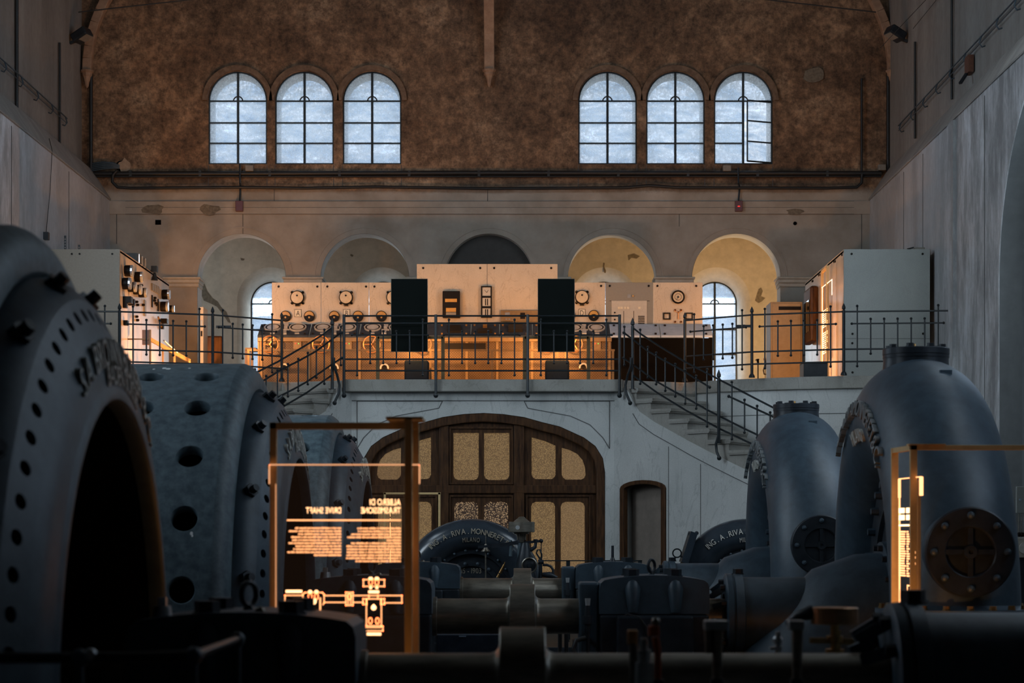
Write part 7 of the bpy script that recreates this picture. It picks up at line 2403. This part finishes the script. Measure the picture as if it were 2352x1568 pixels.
mb = MB().bar(S2(0, zg), S2(1, zg), 0.012, 0.006)
mb.bar(S2(0, zg), S2(0, 0.32), 0.010, 0.018, up=(0, 1, 0)); mb.bar(S2(0, zg), S2(0, zg - 0.14), 0.018, 0.02, up=(0, 1, 0)); mb.bar(S2(1.0, zg), S2(1.0, zg - 0.135), 0.02, 0.05, up=(0, 1, 0))
mb.obj('lit_edge', 'engraving', g2, 0)
nrm_ = Vector((b_.y - a_.y, -(b_.x - a_.x), 0)).normalized() * -0.0
off_ = Vector((-(b_ - a_).y, (b_ - a_).x, 0)).normalized()
off_ = off_ * (0.010 if off_.x < 0 else -0.010)
def sbar(mb, u0, u1, py0, py1, y=16.0):
    z0, z1 = zz(py1, y), zz(py0, y)
    mb.bar(S2(u0, (z0 + z1) / 2) + off_, S2(u1, (z0 + z1) / 2) + off_, 0.002, z1 - z0)
mb = MB()
for py0, py1 in ((1166, 1178), (1182, 1194)):
    sbar(mb, 0.03, 0.30, py0, py1); sbar(mb, 0.38, 0.53, py0, py1)
sbar(mb, 0.03, 0.53, 1204, 1208)
mb.obj('title_text', 'engraving_bright', g2, 0)
mb = MB()
for i in range(19):
    py = 1219 + i * 5.6
    sbar(mb, 0.03, 0.03 + rr.uniform(0.26, 0.33), py, py + 3.4)
    sbar(mb, 0.40, 0.40 + rr.uniform(0.07, 0.14), py, py + 3.4)
for py in (1265, 1276, 1290):
    sbar(mb, 0.74, 0.80, py, py + 5)
sbar(mb, 0.42, 0.56, 1342, 1345); sbar(mb, 0.42, 0.45, 1345, 1392)
for py in (1358, 1366, 1374, 1386):
    sbar(mb, 0.28, 0.38, py, py + 5)
sbar(mb, 0.05, 0.16, 1378, 1396)
mb.obj('lettering', 'engraving', g2, 0)

# third exhibit near the wooden door
Y3 = 33.4
t = thing('exhibit_panel', 'slim pale exhibit frame standing before the wooden door, behind the glowing glass', 'exhibit panel', (xx(945, Y3), Y3, 0))
for px in (884, 1009):
    MB().box((xx(px - 2.5, Y3), Y3 - 0.02, 0), (xx(px + 2.5, Y3), Y3 + 0.02, zz(1131, Y3))).obj('frame_post', 'bronze_pale', t, 0) if 'bronze_pale' in M else MB().box((xx(px - 2.5, Y3), Y3 - 0.02, 0), (xx(px + 2.5, Y3), Y3 + 0.02, zz(1131, Y3))).obj('frame_post', 'bronze_exhibit', t, 0)
MB().box((xx(881, Y3), Y3 - 0.02, zz(1135, Y3)), (xx(1012, Y3), Y3 + 0.02, zz(1130.5, Y3))).obj('top_bar', 'bronze_exhibit', t, 0)
g3 = MB().box((xx(896, Y3), Y3 - 0.3, 0.4), (xx(899, Y3), Y3 - 0.02, zz(1165, Y3))).obj('glass_sheet', 'glass_lit', t, 0)
for a, b in ((1165, 1186), (1190, 1195), (1200, 1233), (1262, 1290)):
    MB().box((xx(898.5, Y3), Y3 - 0.3, zz(b, Y3)), (xx(899.5, Y3), Y3 - 0.29, zz(a, Y3))).obj('text_block', 'engraving', g3, 0)
# exhibit with glowing text beside the marble cabinet (balcony)
y = 34.9
t = thing('exhibit_panel', 'narrow bronze exhibit frame with glowing text at the flank of the marble cabinet', 'exhibit panel', (xx(1895, y), y, FLR))
xw = XF2 - 0.16
def w2(px, py, X=None):
    X = X or xw
    d = X * F / (px - VX)
    return Vector((X, d, zz(py, d)))
pa_, pb_ = w2(1888.5, 700), w2(1900.5, 700)
for p, top in ((pa_, 626), (pb_, 611)):
    MB().box((p.x - 0.02, p.y - 0.03, FLR), (p.x + 0.02, p.y + 0.03, zz(top, p.y))).obj('frame_post', 'bronze_exhibit', t, 0)
MB().bar((pa_.x, pa_.y, zz(625, pa_.y)), (pb_.x, pb_.y, zz(612, pb_.y)), 0.04, 0.04).obj('top_bar', 'bronze_exhibit', t, 0)
g4 = MB().bar((pa_.x - 0.0, pa_.y + 0.02, FLR + 1.0), (pb_.x, pb_.y - 0.6, FLR + 1.0), 0.008, 1.25).obj('glass_sheet', 'glass_lit', t, 0)
mb = MB()
zz0 = FLR + 1.62
yy0, yy1 = pb_.y - 0.6, pa_.y
mb.box((xw - 0.012, yy1 - 0.10, FLR + 0.4), (xw - 0.006, yy1 - 0.07, zz0)); mb.box((xw - 0.012, yy0, zz0 - 0.25), (xw - 0.006, yy0 + 0.05, zz0))
mb.box((xw - 0.012, yy0, zz0 - 0.01), (xw - 0.006, yy1, zz0))
for i in range(22):
    z = zz0 - 0.42 - i * 0.033
    if i in (9, 10): continue
    mb.box((xw - 0.010, yy1 - 0.32 - rr.uniform(0, 0.05), z), (xw - 0.008, yy1 - 0.16, z + 0.016))
    mb.box((xw - 0.010, yy1 - 0.62 - rr.uniform(0, 0.05), z), (xw - 0.008, yy1 - 0.42, z + 0.016))
mb.obj('body_text', 'engraving_bright', g4, 0)
# pale control board at the edge by the side wall
Yc = 25.0
t = thing('wall_console', 'pale console board with a dial at the very edge, past the spoked cover', 'console', (xx(2350, Yc), Yc, 0))
MB().box((xx(2335, Yc), Yc, zz(1178, Yc)), (xx(2395, Yc), Yc + 0.05, zz(1117, Yc))).obj('board', 'marble_cabinet', t, 0, bevel=0.005)
MB().disc((xx(2343, Yc), Yc - 0.01, zz(1147, Yc)), 0.012, 'y', 10, 0.012).obj('small_lamp', 'desk_plate', t)
for px in (2341, 2347, 2353):
    MB().cyl((xx(px, Yc), Yc + 0.02, zz(1232, Yc)), (xx(px, Yc), Yc + 0.02, zz(1178, Yc)), 0.006, 0.006, 6).obj('rod', 'steel', t)
    MB().ball((xx(px, Yc), Yc, zz(1227, Yc)), 0.028).obj('black_insulator', 'dial_dark', t)
MB().box((xx(2332, Yc), Yc - 0.1, zz(1280, Yc)), (xx(2400, Yc), Yc + 0.2, zz(1234, Yc))).obj('meter_box', 'pale_panel', t, 0, bevel=0.008)
MB().disc((xx(2349, Yc), Yc - 0.115, zz(1258, Yc)), 0.065, 'y', 20, 0.015).obj('dial', 'letter_white', t)
MB().box((xx(2335, Yc), Yc - 0.05, 0), (xx(2398, Yc), Yc + 0.15, zz(1280, Yc))).obj('stand', 'iron_dark', t, 0)
#
